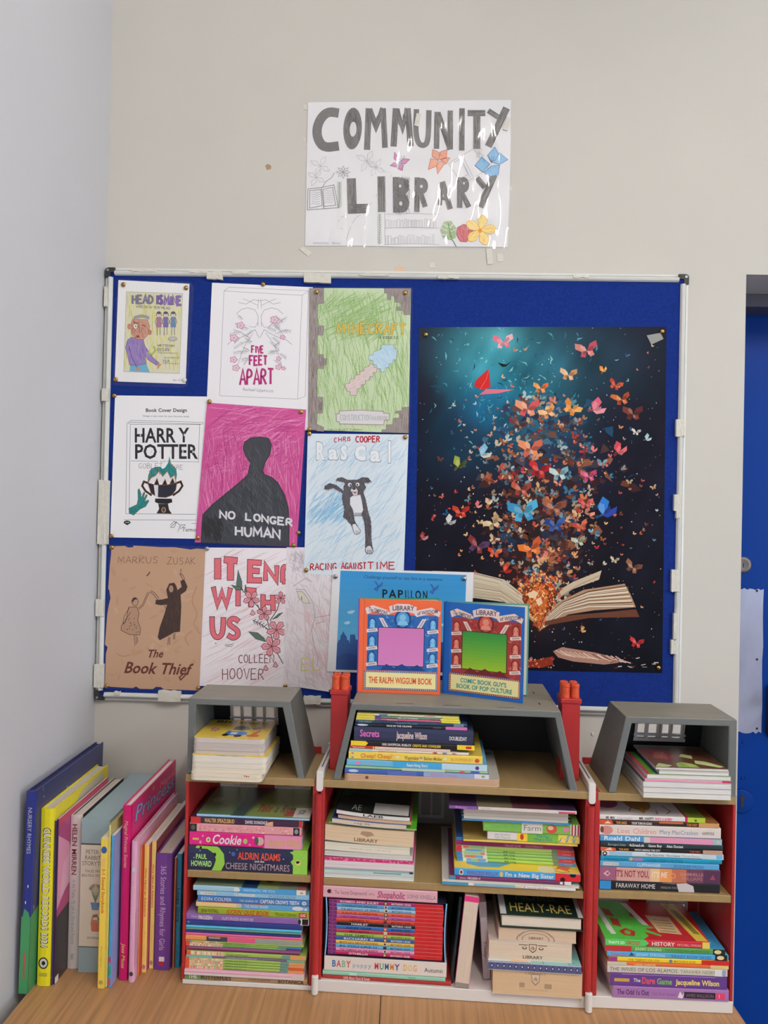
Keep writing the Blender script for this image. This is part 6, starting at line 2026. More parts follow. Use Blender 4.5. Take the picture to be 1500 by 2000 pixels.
def rd_ops(seed, end=(214, 66, 76)):
    R = random.Random(seed)
    o = [r(0, .05, 0, 1, R.choice(((206, 60, 70), (70, 130, 190)))), r(.05, .26, 0, 1, (232, 224, 190)), r(.81, .86, 0, 1, (120, 140, 110)), r(.86, 1, 0, 1, end), t('Biff Chip', .4, .5, .25, .75, (70, 110, 60), 1), t('OXFORD', .9, .97, .3, .7, (240, 190, 180))]
    o += [r(.06 + .19 * R.random(), .06 + .2 * R.random(), .1, .9, R.choice(((226, 120, 100), (150, 200, 140), (120, 170, 210)))) for _ in range(8)]
    return o


blu = (76, 150, 206)
stack('C', MID + .0003, [
    B(62, 1285, 880, 856, (232, 226, 222), 'large thin white and blue comic', [r(0, .2, .1, .95, (70, 150, 190)), r(.24, .55, .2, .9, (130, 180, 206)), r(.55, .6, .2, .8, (220, 200, 160)), t('Twinkle', .6, .8, .3, .8, (190, 110, 120))], cover=(226, 222, 218), D=.225),
    B(62, 1320, 855, 838, (222, 216, 210), 'large thin white magazine', [], cover=(214, 208, 202), D=.225, page=(214, 206, 196), facing='pages', cops=[p([(.08, .2 + k * .12), (.13, .22 + k * .12), (.12, .3 + k * .12), (.07, .27 + k * .12)], K_) for k in range(5)]),
    B(130, 1245, 838, 808, (122, 54, 98), 'maroon picture book', [r(0, .05, 0, 1, (90, 140, 170)), t('Disney', .085, .14, .3, .7, (226, 206, 220), 0, .2), t('FROZEN II', .15, .255, .25, .75, W_, 1), e(.92, .5, .013, .36, W_), r(.945, 1, .05, .95, (224, 218, 220))], D=.2),
    B(175, 1330, 802, 746, (70, 158, 216), 'blue book with ladybird red end', [e(.055, .5, .017, .4, W_), e(.055, .5, .01, .25, (150, 40, 40)), t('PRINCESS POLLY', .1, .345, .2, .7, (130, 84, 170), 1), e(.375, .5, .014, .38, (226, 190, 120)), t("I'm a New Big Sister", .405, .79, .25, .78, W_, 1), r(.8, 1, 0, 1, (212, 44, 50)), e(.86, .2, .02, .3, K_), e(.94, .85, .025, .3, K_)],
      cover=(240, 206, 72), D=.2, cops=[p([(.1, .10), (.2, .05), (.36, .06), (.46, .14), (.1, .2)], (90, 160, 206)), e(.74, .06, .07, .07, (232, 214, 180)), s([(.8, .05), (.86, .02), (.92, .04), (.88, .1), (.8, .08)], .006, (40, 60, 110)), p([(.82, .1), (.9, .05), (.94, .12), (.86, .16)], (226, 110, 50))]),
    B(200, 1290, 660, 634, (170, 206, 96), 'slim pale green reader', rd_ops(11, (90, 150, 206)), dv=.028), B(196, 1282, 634, 610, (160, 200, 90), 'slim green reader with crimson tip', rd_ops(12), dv=.028), B(192, 1278, 610, 588, (150, 196, 120), 'slim green reader with blue tip', rd_ops(13, (80, 150, 206)), dv=.028),
    B(190, 1275, 588, 566, (164, 200, 90), 'slim green reader with red end', rd_ops(14), dv=.028), B(188, 1272, 566, 544, (230, 222, 190), 'slim cream and green reader', rd_ops(15, (220, 70, 80)) + [r(.26, .8, 0, 1, (180, 206, 110))], dv=.028),
    B(190, 1255, 544, 512, (156, 48, 104), 'magenta book with pale lettering', [t('THE LAST ALTAR', .42, .56, .2, .65, (224, 190, 206)), t('FOOTPRINTS', .6, .75, .2, .65, (214, 170, 190))], D=.17, dv=.028),
    B(192, 1250, 512, 488, (56, 130, 196), 'blue picture book', [r(0, 1, .55, .75, (40, 90, 160))], cover=(50, 90, 150), D=.17, dv=.028),
    B(258, 1304, 502, 486, (214, 186, 84), 'large thin mustard hardback', [], cover=(178, 152, 88), D=.19, dv=.012),
    B(478, 1322, 474, 410, (224, 218, 214), 'white and green story book', [t('Julia Donaldson', .08, .25, .55, .82, (130, 140, 150)), t('Nick Sharratt', .08, .25, .2, .45, (130, 140, 150)), r(.32, .435, 0, 1, (240, 206, 70)), e(.375, .5, .02, .36, (200, 60, 50)), r(.435, .77, 0, 1, (120, 180, 70)), t('The Pig', .53, .66, .52, .82, (50, 130, 150), 1), t('Filling a Sock', .5, .7, .18, .44, (50, 130, 150), 1), r(.77, 1, 0, 1, (236, 208, 90))]
      + [s([(.78 + k * .075, .1), (.81 + k * .075, .7), (.85 + k * .07, .3), (.88 + k * .06, .9)], .02, (60, 150, 200)) for k in range(3)], D=.15, dv=.016),
    B(440, 1322, 404, 322, (128, 184, 84), 'green farm book with striped end', [t('listen to the', .06, .36, .4, .75, (90, 170, 110)), r(.4, .615, 0, 1, (218, 214, 206)), t('Farm', .415, .605, .25, .78, (120, 112, 110)), e(.71, .5, .055, .42, (206, 80, 70)), e(.7, .6, .03, .2, (230, 190, 150)), e(.86, .5, .03, .25, (220, 130, 170)), r(.905, 1, 0, 1, (226, 220, 216))] + [r(.915 + k * .032, .93 + k * .032, 0, 1, (170, 40, 50)) for k in range(3)], D=.15, dv=.014),
    B(245, 1235, 318, 212, (60, 140, 206), 'blue hardback with open page side', [r(0, 1, .3, .34, (190, 176, 160)), r(0, 1, .55, .58, (196, 180, 164)), r(0, 1, .78, .81, (196, 180, 164))], kind='hb', facing='pages', page=(224, 210, 196), cover=(70, 140, 190), back=(236, 200, 90), D=.17, dv=.01),
    B(128, 1295, 172, 148, (96, 66, 130), 'thin purple and white magazine', [r(0, .22, 0, 1, (130, 90, 160)), t('Princess', .05, .14, .2, .8, (236, 150, 200)), r(.23, 1, 0, 1, (216, 206, 198)), t('stories', .25, .33, .2, .8, (170, 150, 150)), r(.86, .99, 0, .6, (206, 80, 100))], cover=(60, 40, 66), D=.2, dv=-.002, cops=[r(.0, .22, 0, 1, (70, 46, 80)), r(.22, .5, 0, 1, (120, 110, 90)), r(.5, .8, 0, 1, (90, 50, 60))]),
], 'in middle bay tall pile', 'picture books in the middle bay', XF, limit=SHELF - SHT, umax=WC - .0045, D0=.16)

# ---- middle bay, bottom: boxed plays
XG = xf(600, 1730, .2)
wt = stack('C', BASE, [
    B(150, 1405, 912, 876, (176, 52, 48), 'large red hardback lying flat', [t('100% Music Facts & Songs', .16, .37, .2, .8, (236, 190, 186), 1), e(.62, .5, .006, .1, (200, 90, 86))], kind='hb', D=.2, dv=.002),
    B(150, 1350, 850, 818, (150, 204, 180), 'mint green picture book', [r(.22, .28, .2, .8, (190, 224, 206)), r(.7, .76, .2, .8, (130, 184, 160))], D=.2),
    B(166, 1360, 800, 678, (226, 214, 206), 'thick cream paperback with rainbow lettering', [], D=.14, cops=()),
], 'under the boxed plays', 'books under the boxed plays', XG, D0=.14, umin=.0036)
# rainbow title of the cream paperback
bp = [o for o in D.objects if o.get('label', '').startswith('thick cream paperback with rainbow')][0]
rb = [('B', (56, 110, 170)), ('A', (190, 80, 110)), ('B', (130, 180, 140)), ('Y', (214, 70, 90))]
Lb = max(v.co.x for v in bp.children[0].data.vertices)
tb = max(v.co.z for v in bp.children[0].data.vertices)
mbt = MB()
cvt = Canvas(mbt, lambda a, b, h: Vector((a * Lb, -h, b * tb)))
x = .062
for ch, c in rb:
    cvt.text(ch, x, x + .034, .3, .72, c, 1); x += .04
for ch in 'puppy':
    cvt.text(ch, x + .012, x + .036, .34, .62, (110, 150, 186)); x += .032
x += .03
for ch, c in zip('MUMMY', ((206, 50, 90), (60, 150, 120), (40, 110, 150), (230, 140, 60), (90, 60, 130))):
    cvt.text(ch, x, x + .036, .3, .7, c, 1); x += .042
x += .025
for ch, c in zip('DOG', ((226, 180, 90), (226, 190, 110), (220, 170, 100))):
    cvt.text(ch, x, x + .034, .3, .7, c, 1); x += .04
cvt.text('Autumn', .82, .97, .3, .58, (60, 56, 60))
mbt.build('print', M_print, bp)
# the slipcase: black box with pale blue edges, open to the front
a, b_ = HL('C', *XG(168, 660), v=.002), HL('C', *XG(1358, 700), v=.002)
SB0, SB1, SBH = max(a.x, .0038), b_.x, .0985
sz0 = wt + .0004
Mb_ = BAY['C'] @ T((SB0 + SB1) / 2, .002, sz0)
sc = thing('slipcase', Mb_, 'black slipcase with pale blue edges holding the slim play books', 'slipcase')
mb = MB()
for q in ((SB0, SB0 + .0015, .002, .13, 0, SBH), (SB1 - .0015, SB1, .002, .13, 0, SBH), (SB0, SB1, .002, .13, 0, .0012), (SB0, SB1, .002, .13, SBH - .0012, SBH), (SB0, SB1, .1285, .13, 0, SBH)):
    mb.box(*q, M=BAY['C'] @ T(0, 0, sz0), col=(24, 26, 46))
mb.build('case', mat('navy_black_card', (22, 24, 42), .45), sc, Mb_)
mb = MB()
for u in (SB0, SB1):
    sg = 1 if u == SB0 else -1
    pts = [(u + sg * (.0012 + .0022 * (1 - ((k / 8 - .5) * 2) ** 2)), k / 8 * SBH) for k in range(9)]
    for (ua, za), (ub, zb) in zip(pts, pts[1:]):
        mb.add([BAY['C'] @ Vector((ua - .0011, .0014, sz0 + za)), BAY['C'] @ Vector((ua + .0011, .0014, sz0 + za)), BAY['C'] @ Vector((ub + .0011, .0014, sz0 + zb)), BAY['C'] @ Vector((ub - .0011, .0014, sz0 + zb))], [(0, 1, 2, 3)], (130, 180, 226))
mb.build('case_edge', M_print, sc, Mb_)
PLAYS = [('OTHELLO', (190, 36, 96), 'crimson', W_), ('THE TAMING OF THE SHREW', (232, 150, 190), 'rose pink', (140, 50, 100)), ('AS YOU LIKE IT', (92, 176, 214), 'sky blue', (40, 60, 130)), ('MUCH ADO ABOUT NOTHING', (224, 190, 84), 'yellow', (150, 80, 50)), ('RICHARD III', (36, 92, 160), 'royal blue', W_),
         ('THE TEMPEST', (156, 192, 76), 'lime', (70, 80, 40)), ('MACBETH', (186, 52, 86), 'dark red', (90, 20, 40)), ('KING LEAR', (30, 112, 186), 'strong blue', (20, 30, 80)), ('HAMLET', (30, 26, 30), 'black', W_), ('HENRY V', (220, 72, 52), 'vermilion', (120, 20, 20)), ("A MIDSUMMER NIGHT'S DREAM", (186, 96, 168), 'mauve', (130, 40, 110)),
         ('JULIUS CAESAR', (226, 106, 70), 'orange', (160, 40, 40)), ('THE MERCHANT OF VENICE', (150, 196, 224), 'ice blue', (60, 90, 140)), ('TWELFTH NIGHT', (84, 156, 204), 'mid blue', (40, 70, 120)), ('ROMEO AND JULIET', (178, 40, 120), 'magenta', W_)]
ph = (SBH - .0052) / len(PLAYS)
u0, u1 = SB0 + .0058, SB1 - .0062
for i, (nm, c, cn, tc_) in enumerate(PLAYS):
    ops = [r(0, .07, 0, 1, (112, 40, 112)), r(.755, 1, 0, 1, (206, 40, 46)), t('S', .025, .045, .3, .7, (180, 70, 130), 1), t(nm, .1 + .012 * max(0, 14 - len(nm)), .44 - .012 * max(0, 14 - len(nm)), .22, .74, tc_, 1), r(.485, .515, .08, .92, random.choice(((220, 206, 190), (120, 60, 70), (70, 60, 80), (200, 60, 60)))), e(.5, .5, .01, .3, random.choice(((60, 50, 60), (230, 190, 120)))),
           t('MATTHEWS', .55, .65, .24, .72, tc_, 1), e(.66, .48, .004, .12, tc_), t('ROSS', .67, .72, .24, .72, tc_, 1), t('ORCHARD', .87, .95, .35, .65, (150, 24, 30)), r(0, 1, .96, 1, (226, 190, 186))]
    make_book(BAY['C'] @ T(u0 + random.uniform(-.0008, .0008), .0035, sz0 + .0016 + i * ph), u1 - u0, .118, ph - .0003, c, ops, label=f'slim {cn} play book in the slipcase, {ordinal(i, 15)} of fifteen', group='slim play books in the slipcase')
g0 = sz0 + SBH
a = HL('C', *XG(150, 128), v=.0)
c_ = HL('C', *XG(1270, 190), v=.0)
make_book(BAY['C'] @ T(max(.0036, a.x), -.0005, g0 + .0004), c_.x - max(.0036, a.x), .125, min(.0195, MID - MIDT - g0 - .0012), (222, 170, 182),
          [t('The Secret Dreamworld', .1, .385, .35, .68, (120, 84, 96)), t('of a', .4, .45, .4, .6, (120, 84, 96)), t('Shopaholic', .475, .715, .22, .78, (170, 66, 110), 1, .2), t('SOPHIE KINSELLA', .735, .985, .3, .66, (130, 110, 120)), e(.055, .55, .02, .18, (40, 30, 36)), e(.075, .5, .008, .16, (200, 150, 160))],
          label='pale pink paperback lying on top of the black slipcase', group='books with the boxed plays')

# ---- middle bay, bottom: library books
XH = xf(860, 1730, .213333)


def crest(xm, c=(92, 76, 66), inv=True):
    pg_ = (218, 196, 170)
    return [p([(xm - .05, .88), (xm + .05, .88), (xm + .042, .55), (xm, .4), (xm - .042, .55)], c), p([(xm - .042, .84), (xm + .042, .84), (xm + .034, .58), (xm, .46), (xm - .034, .58)], pg_), t('rb', xm - .022, xm + .022, .58, .76, c, 1),
            e(xm - .1, .66, .03, .08, c), e(xm - .1, .68, .018, .05, pg_), e(xm + .1, .66, .03, .08, c), e(xm + .1, .68, .018, .05, pg_), r(xm - .17, xm - .06, .8, .84, c), r(xm + .06, xm + .17, .8, .84, c), t('LIBRARY', xm - .12, xm + .12, .1, .26, c, 1)]


stack('C', BASE, [
    B(475, 1322, 985, 775, (150, 120, 90), 'thick tan paperback with faded stamp', crest(.48, (150, 124, 100))[:3] + [r(.3, .62, .2, .24, (196, 168, 138)), r(.3, .36, .3, .5, (176, 148, 120)), r(.58, .66, .3, .5, (176, 148, 120)), t('LIBRARY', .36, .6, .84, .94, (180, 150, 120), 1)], facing='pages', page=(216, 184, 148), D=.12),
    B(437, 1290, 775, 704, (84, 92, 134), 'book with blue starred spine', [e(.04 + k * .0655, .5, .018, .3, (60, 66, 110)) for k in range(15)] + [e(.04 + k * .0655, .5, .007, .12, (206, 206, 214)) for k in range(15)] + [r(0, 1, .9, 1, (190, 196, 206)), r(0, 1, 0, .06, (190, 196, 206))], cover=(214, 218, 214), D=.135, dv=-.003,
      cops=[p([(.24, .02), (.44, .02), (.42, .12), (.26, .14)], (232, 190, 140)), p([(.46, .0), (1, .0), (1, .3), (.5, .25)], (140, 200, 196)), s([(.5, .06), (.7, .08), (.94, .06)], .008, (90, 40, 40)), s([(.6, .0), (.59, .06)], .006, K_), s([(.88, .0), (.86, .07)], .006, K_)]),
    B(440, 1205, 695, 535, (200, 190, 180), 'cream paperback with library crest', crest(.53), facing='pages', page=(220, 200, 178), D=.135, dv=.004, cover=(206, 190, 180)),
    B(530, 1245, 480, 372, (170, 150, 130), 'tan paperback with round library stamp', [e(.48, .1, .25, .75, (150, 128, 112)), e(.48, .1, .235, .7, (212, 186, 160)), e(.48, .12, .18, .52, (140, 118, 102)), e(.48, .12, .17, .48, (214, 188, 162)), t('LIBRARY', .39, .58, .14, .32, (110, 90, 78), 1), r(.66, 1, .0, .03, (190, 160, 136))] + [t(ch, .27 + k * .018, .285 + k * .018, .3 + k * .11, .42 + k * .11, (120, 100, 88), 1) for k, ch in enumerate('PARK')] + [t(ch, .62 + k * .018, .635 + k * .018, .66 - k * .1, .78 - k * .1, (120, 100, 88), 1) for k, ch in enumerate('COLL')], facing='pages', page=(214, 188, 162), D=.13, dv=.006),
    B(548, 1318, 370, 252, (28, 46, 38), 'dark green hardback with gold lettering', [], kind='hb', facing='pages', page=(226, 212, 194), D=.15, dv=.004, cover=(28, 46, 38),
      cops=[r(0, .075, 0, 1, (206, 204, 206)), p([(.94, .0), (1, 0), (1, 1), (.965, 1)], (206, 206, 206)), t('MICHAEL', .22, .74, .34, .48, (120, 122, 96), 0), t('HEALY-RAE', .12, .88, .07, .26, (196, 170, 88), 0), r(.2, .8, .8, .9, (50, 70, 56))]),
], 'in library pile behind leaning book', 'library books in the middle bay', XH, limit=MID - MIDT, umax=WC - .0042)


# leaning books between the two lower piles
def leaning(px_b, py_b, px_t, py_t, width, depth, label, base, page, facing, kind='pb', dv=0.0, cops=(), ops=()):
    w_ = BASE + .0008
    q = HL('C', px_b, py_b, w=w_) if dv is None else HL('C', px_b, py_b, v=dv)
    tq = HL('C', px_t, py_t, v=q.y)
    hgt = tq.z - w_
    ang = math.atan2(tq.x - q.x, hgt)
    Lb_ = hgt / math.cos(ang)
    rot = Matrix(((0, 0, 1, 0), (0, 1, 0, 0), (-1, 0, 0, 0), (0, 0, 0, 1)))
    lift = width * math.sin(ang) if ang > 0 else 0.0
    M = BAY['C'] @ T(q.x, q.y, w_ + lift) @ Matrix.Rotation(ang, 4, 'Y') @ rot
    return make_book(M, Lb_, depth, width, base, ops, None, cops, kind, facing, x0=-Lb_, page=page, upright=True, label=label, group='books leaning in the middle bay')


leaning(888.5, 1913.5, 908.5, 1752, .0235, .128, 'leaning cream paged book with hot pink cover', (222, 46, 120), (218, 198, 180), 'pages', dv=.0,
        ops=[r(0, .06, 0, 1, (226, 60, 130)), r(.95, 1, 0, 1, (150, 140, 134))], cops=[r(.02, .98, .55, .7, (120, 40, 90)), r(.02, .98, .3, .36, (236, 206, 190)), r(.02, .98, .1, .2, (90, 40, 90)), r(.02, .98, .42, .47, (240, 220, 130))])
leaning(879, 1912, 897, 1752, .0055, .12, 'thin dark leaning hardback beside the hot pink book', (34, 56, 60), (60, 56, 54), 'spine', 'hb', dv=.012)
leaning(945, 1878, 935, 1762, .0125, .115, 'grey and white paperback leaning on the library pile', (190, 186, 190), (206, 196, 184), 'spine', dv=.03,
        ops=[t('Trinity', .5, .72, .3, .7, (70, 68, 76), 0, .2), r(0, .2, 0, 1, (150, 146, 150))], cops=[r(.1, .5, .3, .7, (214, 206, 200))])

# ---- last wing, under its roof: magazines
XI = xf(1140, 1350, .213333)
MG = dict(facing='pages', cat='magazine', name='magazine', D=.138)
stack('R', SHELF - .0010, [
    B(545, 1350, 975, 932, (206, 176, 100), 'thick white magazine with yellow edged cover', [r(0, 1, .4, .44, (186, 182, 180))], page=(224, 220, 216), **MG),
    B(545, 1356, 932, 888, (70, 66, 70), 'white magazine with black cover', [r(0, 1, .5, .54, (190, 186, 184))], page=(222, 218, 216), **MG),
    B(542, 1356, 888, 840, (60, 58, 62), 'dark covered magazine', [r(0, 1, .3, .34, (190, 186, 184))], page=(220, 216, 214), **MG),
    B(560, 1348, 828, 806, (226, 130, 170), 'thin pink edged magazine', [r(0, 1, .0, .6, (232, 140, 176)), r(.9, 1, 0, .9, (190, 60, 100))], page=(226, 210, 214), cover=(220, 90, 120), **MG),
    B(580, 1350, 806, 772, (104, 170, 60), 'magazine with green striped cover', [], page=(222, 216, 214), cover=(110, 174, 60), cops=[r(0, .04, 0, 1, (206, 60, 90)), r(.11, .14, 0, 1, (50, 90, 140))], **MG),
    B(690, 1332, 772, 732, (150, 30, 50), 'white magazine with crimson cover', [r(0, 1, .5, .55, (196, 190, 188))], page=(224, 220, 218), cover=(150, 30, 50), dv=.002, **MG),
    B(660, 1328, 712, 694, (110, 70, 50), 'food magazine with brown and green cover', [], page=(220, 214, 210), cover=(104, 66, 48), dv=.0, bend=.0, facing='pages', cat='magazine', name='magazine', D=.138,
      cops=[p([(0, .5), (.3, .3), (.45, .5), (.4, .8), (.2, .95), (0, .9)], (128, 52, 44)), p([(.1, .4), (.3, .35), (.35, .6), (.2, .7)], (160, 84, 66)), p([(.0, .02), (.18, .02), (.26, .10), (.1, .18)], (190, 200, 140)), p([(.32, .03), (.62, .02), (.6, .16), (.45, .26), (.34, .18)], (150, 176, 84)), p([(.5, .05), (.62, .1), (.56, .2), (.44, .22)], (190, 206, 120)),
            p([(.62, .2), (.9, .06), (.98, .1), (.8, .3), (.66, .34)], (206, 220, 150)), p([(.5, .5), (.66, .4), (.7, .55), (.58, .62)], (200, 210, 140)), p([(0, .86), (.6, .9), (1, .84), (1, 1), (0, 1)], (110, 104, 100)), s([(.1, .9), (.3, .88), (.42, .74)], .02, (30, 26, 26)), p([(.7, .55), (.95, .4), (1, .6), (.8, .75)], (84, 50, 40)), e(.32, .66, .01, .015, (230, 210, 200)), e(.25, .5, .01, .01, (220, 190, 180))]),
], 'under the roof by the blue door', 'magazines under the wing roof', XI, umax=.2085, dlim=.108)

XJ = xf(1140, 1550, .213333)
stack('R', MID + .0013, [
    B(145, 1245, 875, 797, (32, 32, 36), 'black paperback with blue square', [r(0, .095, .04, .96, (50, 140, 206)), t('FARAWAY HOME', .135, .465, .25, .75, W_), t('MARILYN TAYLOR', .51, .68, .3, .55, (150, 150, 156)), p([(.66, 0), (.64, .9), (.72, 1), (.78, .7), (.79, 0)], (200, 190, 190)), p([(.52, .9), (.62, .8), (.68, 1), (.52, 1)], (110, 100, 100))], D=.125),
    B(145, 1250, 787, 672, (170, 120, 134), 'dusky sunset coloured paperback', [r(.0, .14, 0, 1, (156, 96, 126)), r(.14, .42, 0, 1, (206, 160, 150)), r(.42, .5, 0, 1, (226, 186, 140)), r(.5, .6, 0, 1, (228, 150, 90)), r(.6, .72, 0, 1, (190, 110, 84)), r(.72, .86, 0, 1, (110, 66, 90)), r(.86, 1, 0, 1, (84, 50, 80)), t("IT'S NOT YOU,", .13, .41, .3, .78, (140, 40, 64), 1), t("IT'S ME", .43, .56, .35, .75, (236, 214, 190), 1, .15), t('GABRIELLE', .665, .86, .54, .76, (200, 150, 140)), t('WILLIAMS', .68, .855, .2, .44, (190, 130, 130)),
                                               p([(.03, .5), (.065, .75), (.09, .5), (.065, .3)], (220, 180, 190)), e(.066, .52, .012, .1, (160, 96, 126)), e(.61, .5, .022, .22, (214, 150, 110)), e(.61, .5, .014, .14, (214, 110, 80)), p([(.91, .3), (.94, .7), (.96, .3)], (150, 70, 84))], D=.125),
    B(150, 1240, 668, 616, (94, 162, 208), 'blue paperback with boxed spine mark', [r(.025, .155, .25, .75, (216, 212, 206)), t('YOUNG READERS', .03, .15, .38, .62, K_), t('CLIFFHANGER', .31, .51, .25, .75, (196, 214, 226), 1), t('JACQUELINE WILSON', .62, .87, .25, .7, (30, 80, 130))], D=.125),
    B(155, 1265, 614, 576, (28, 150, 186), 'teal paperback', [t('Francesca Simon', .03, .225, .2, .75, (16, 70, 110)), e(.305, .5, .05, .4, (150, 130, 170)), e(.25, .5, .015, .4, (190, 170, 140)), t("HORRID HENRY'S REVENGE", .38, .68, .2, .75, (16, 90, 130)), t('Orion', .9, .97, .3, .7, (14, 90, 120))], D=.12),
    B(165, 1280, 574, 530, (206, 214, 220), 'pale grey blue paperback', [e(.025, .5, .02, .42, K_), e(.025, .5, .01, .2, W_), r(.06, .25, .1, .9, (150, 190, 216)), t("The Stormin' Normans", .36, .645, .25, .75, (70, 74, 84)), t('Terry Deary', .66, .81, .25, .7, (150, 140, 140)), r(.82, 1, 0, 1, (190, 206, 214)), r(.94, .99, .1, .9, (110, 180, 220))], D=.12),
    B(155, 1270, 526, 492, (30, 26, 26), 'black and orange football paperback', [p([(0, 0), (0, 1), (.12, .8), (.13, 0)], (214, 96, 56)), p([(.03, .2), (.08, .9), (.1, .2)], (232, 206, 190)), t('THE JAGS', .15, .23, .25, .7, (230, 160, 80), 1), t("WHO'S MISSING THE CITY", .28, .49, .25, .7, W_, 1), t('TOM WEST', .73, .82, .25, .7, (214, 84, 50), 1), r(.84, 1, 0, 1, (190, 150, 130))], D=.12),
    B(155, 1275, 492, 448, (40, 56, 64), 'dark slate paperback', [t('Barrington Stoke', .06, .205, .25, .7, (170, 186, 186)), t('4u2read.ok', .235, .355, .22, .72, W_, 1), t('Game Boy', .39, .5, .22, .72, W_, 1), t('Alan Durant', .54, .675, .22, .72, W_, 1)], D=.12),
    B(150, 1265, 434, 384, (80, 152, 206), 'blue and pink paperback', [t('Roald Dahl', .03, .33, .25, .95, (222, 230, 236), 1), r(.36, .41, 0, 1, (214, 206, 196)), r(.41, .93, 0, 1, (224, 150, 180)), r(.93, 1, 0, 1, (150, 190, 196)), e(.97, .5, .015, .3, (200, 190, 160))], D=.125),
    B(145, 1255, 378, 284, (220, 208, 202), 'thick off white paperback', [e(.06, .5, .05, .4, (206, 140, 130)), e(.02, .55, .015, .3, (120, 70, 66)), t('Lost', .145, .25, .25, .7, (226, 130, 110)), t('Children', .275, .47, .25, .72, (230, 140, 120)), t('Mary MacCracken', .495, .815, .3, .68, (110, 130, 170)), t('HARPERTRUE', .845, .945, .35, .6, (130, 110, 110), 1)], D=.125),
    B(140, 1240, 278, 238, (60, 40, 36), 'orange and black football paperback', [p([(0, 0), (0, 1), (.1, 1), (.12, 0)], (216, 90, 50)), p([(.04, .2), (.07, .8), (.1, .2)], (232, 210, 190)), t('THE JAGS', .14, .23, .2, .7, (230, 160, 80), 1), t('YOUR TURN IN GOAL!', .27, .44, .2, .7, W_, 1), r(.5, .7, .6, 1, (200, 110, 70)), t('TOM WEST', .73, .82, .2, .7, (220, 130, 60), 1), r(.83, 1, 0, 1, (200, 150, 100))], cover=(170, 110, 60), D=.125),
    B(138, 1112, 232, 190, (226, 220, 218), 'white paperback with lime end', [t('MR. MEN', .06, .145, .2, .7, K_, 1), t('by Roger Hargreaves', .165, .31, .25, .65, (150, 146, 146)), t('MR. HAPPY', .375, .515, .2, .75, K_, 1), t('FINDS A HOBBY', .525, .69, .2, .75, (214, 40, 110), 1), r(.81, .835, 0, 1, (206, 40, 96)), r(.835, 1, 0, 1, (176, 200, 60)), e(.91, .4, .012, .25, (90, 110, 40))], cover=(214, 208, 208), D=.125,
      cops=[e(.12, .5, .14, .25, (150, 60, 100)), e(.45, .5, .13, .3, (170, 130, 70)), s([(.31, .15), (.36, .3), (.33, .4)], .012, (190, 60, 100)), p([(.44, .08), (.48, .2), (.46, .3), (.42, .2)], (206, 150, 60)), s([(.52, .1), (.57, .08), (.58, .2)], .012, (120, 90, 150)), s([(.66, .1), (.72, .2), (.68, .4)], .012, (80, 70, 90)), r(.81, .835, 0, 1, (170, 40, 80)), r(.835, 1, 0, 1, (110, 124, 50))]),
], 'on the middle shelf by the blue door', 'books on the middle shelf of the last wing', XJ, limit=SHELF - SHT - .002, umin=.0014, umax=WR - .005)

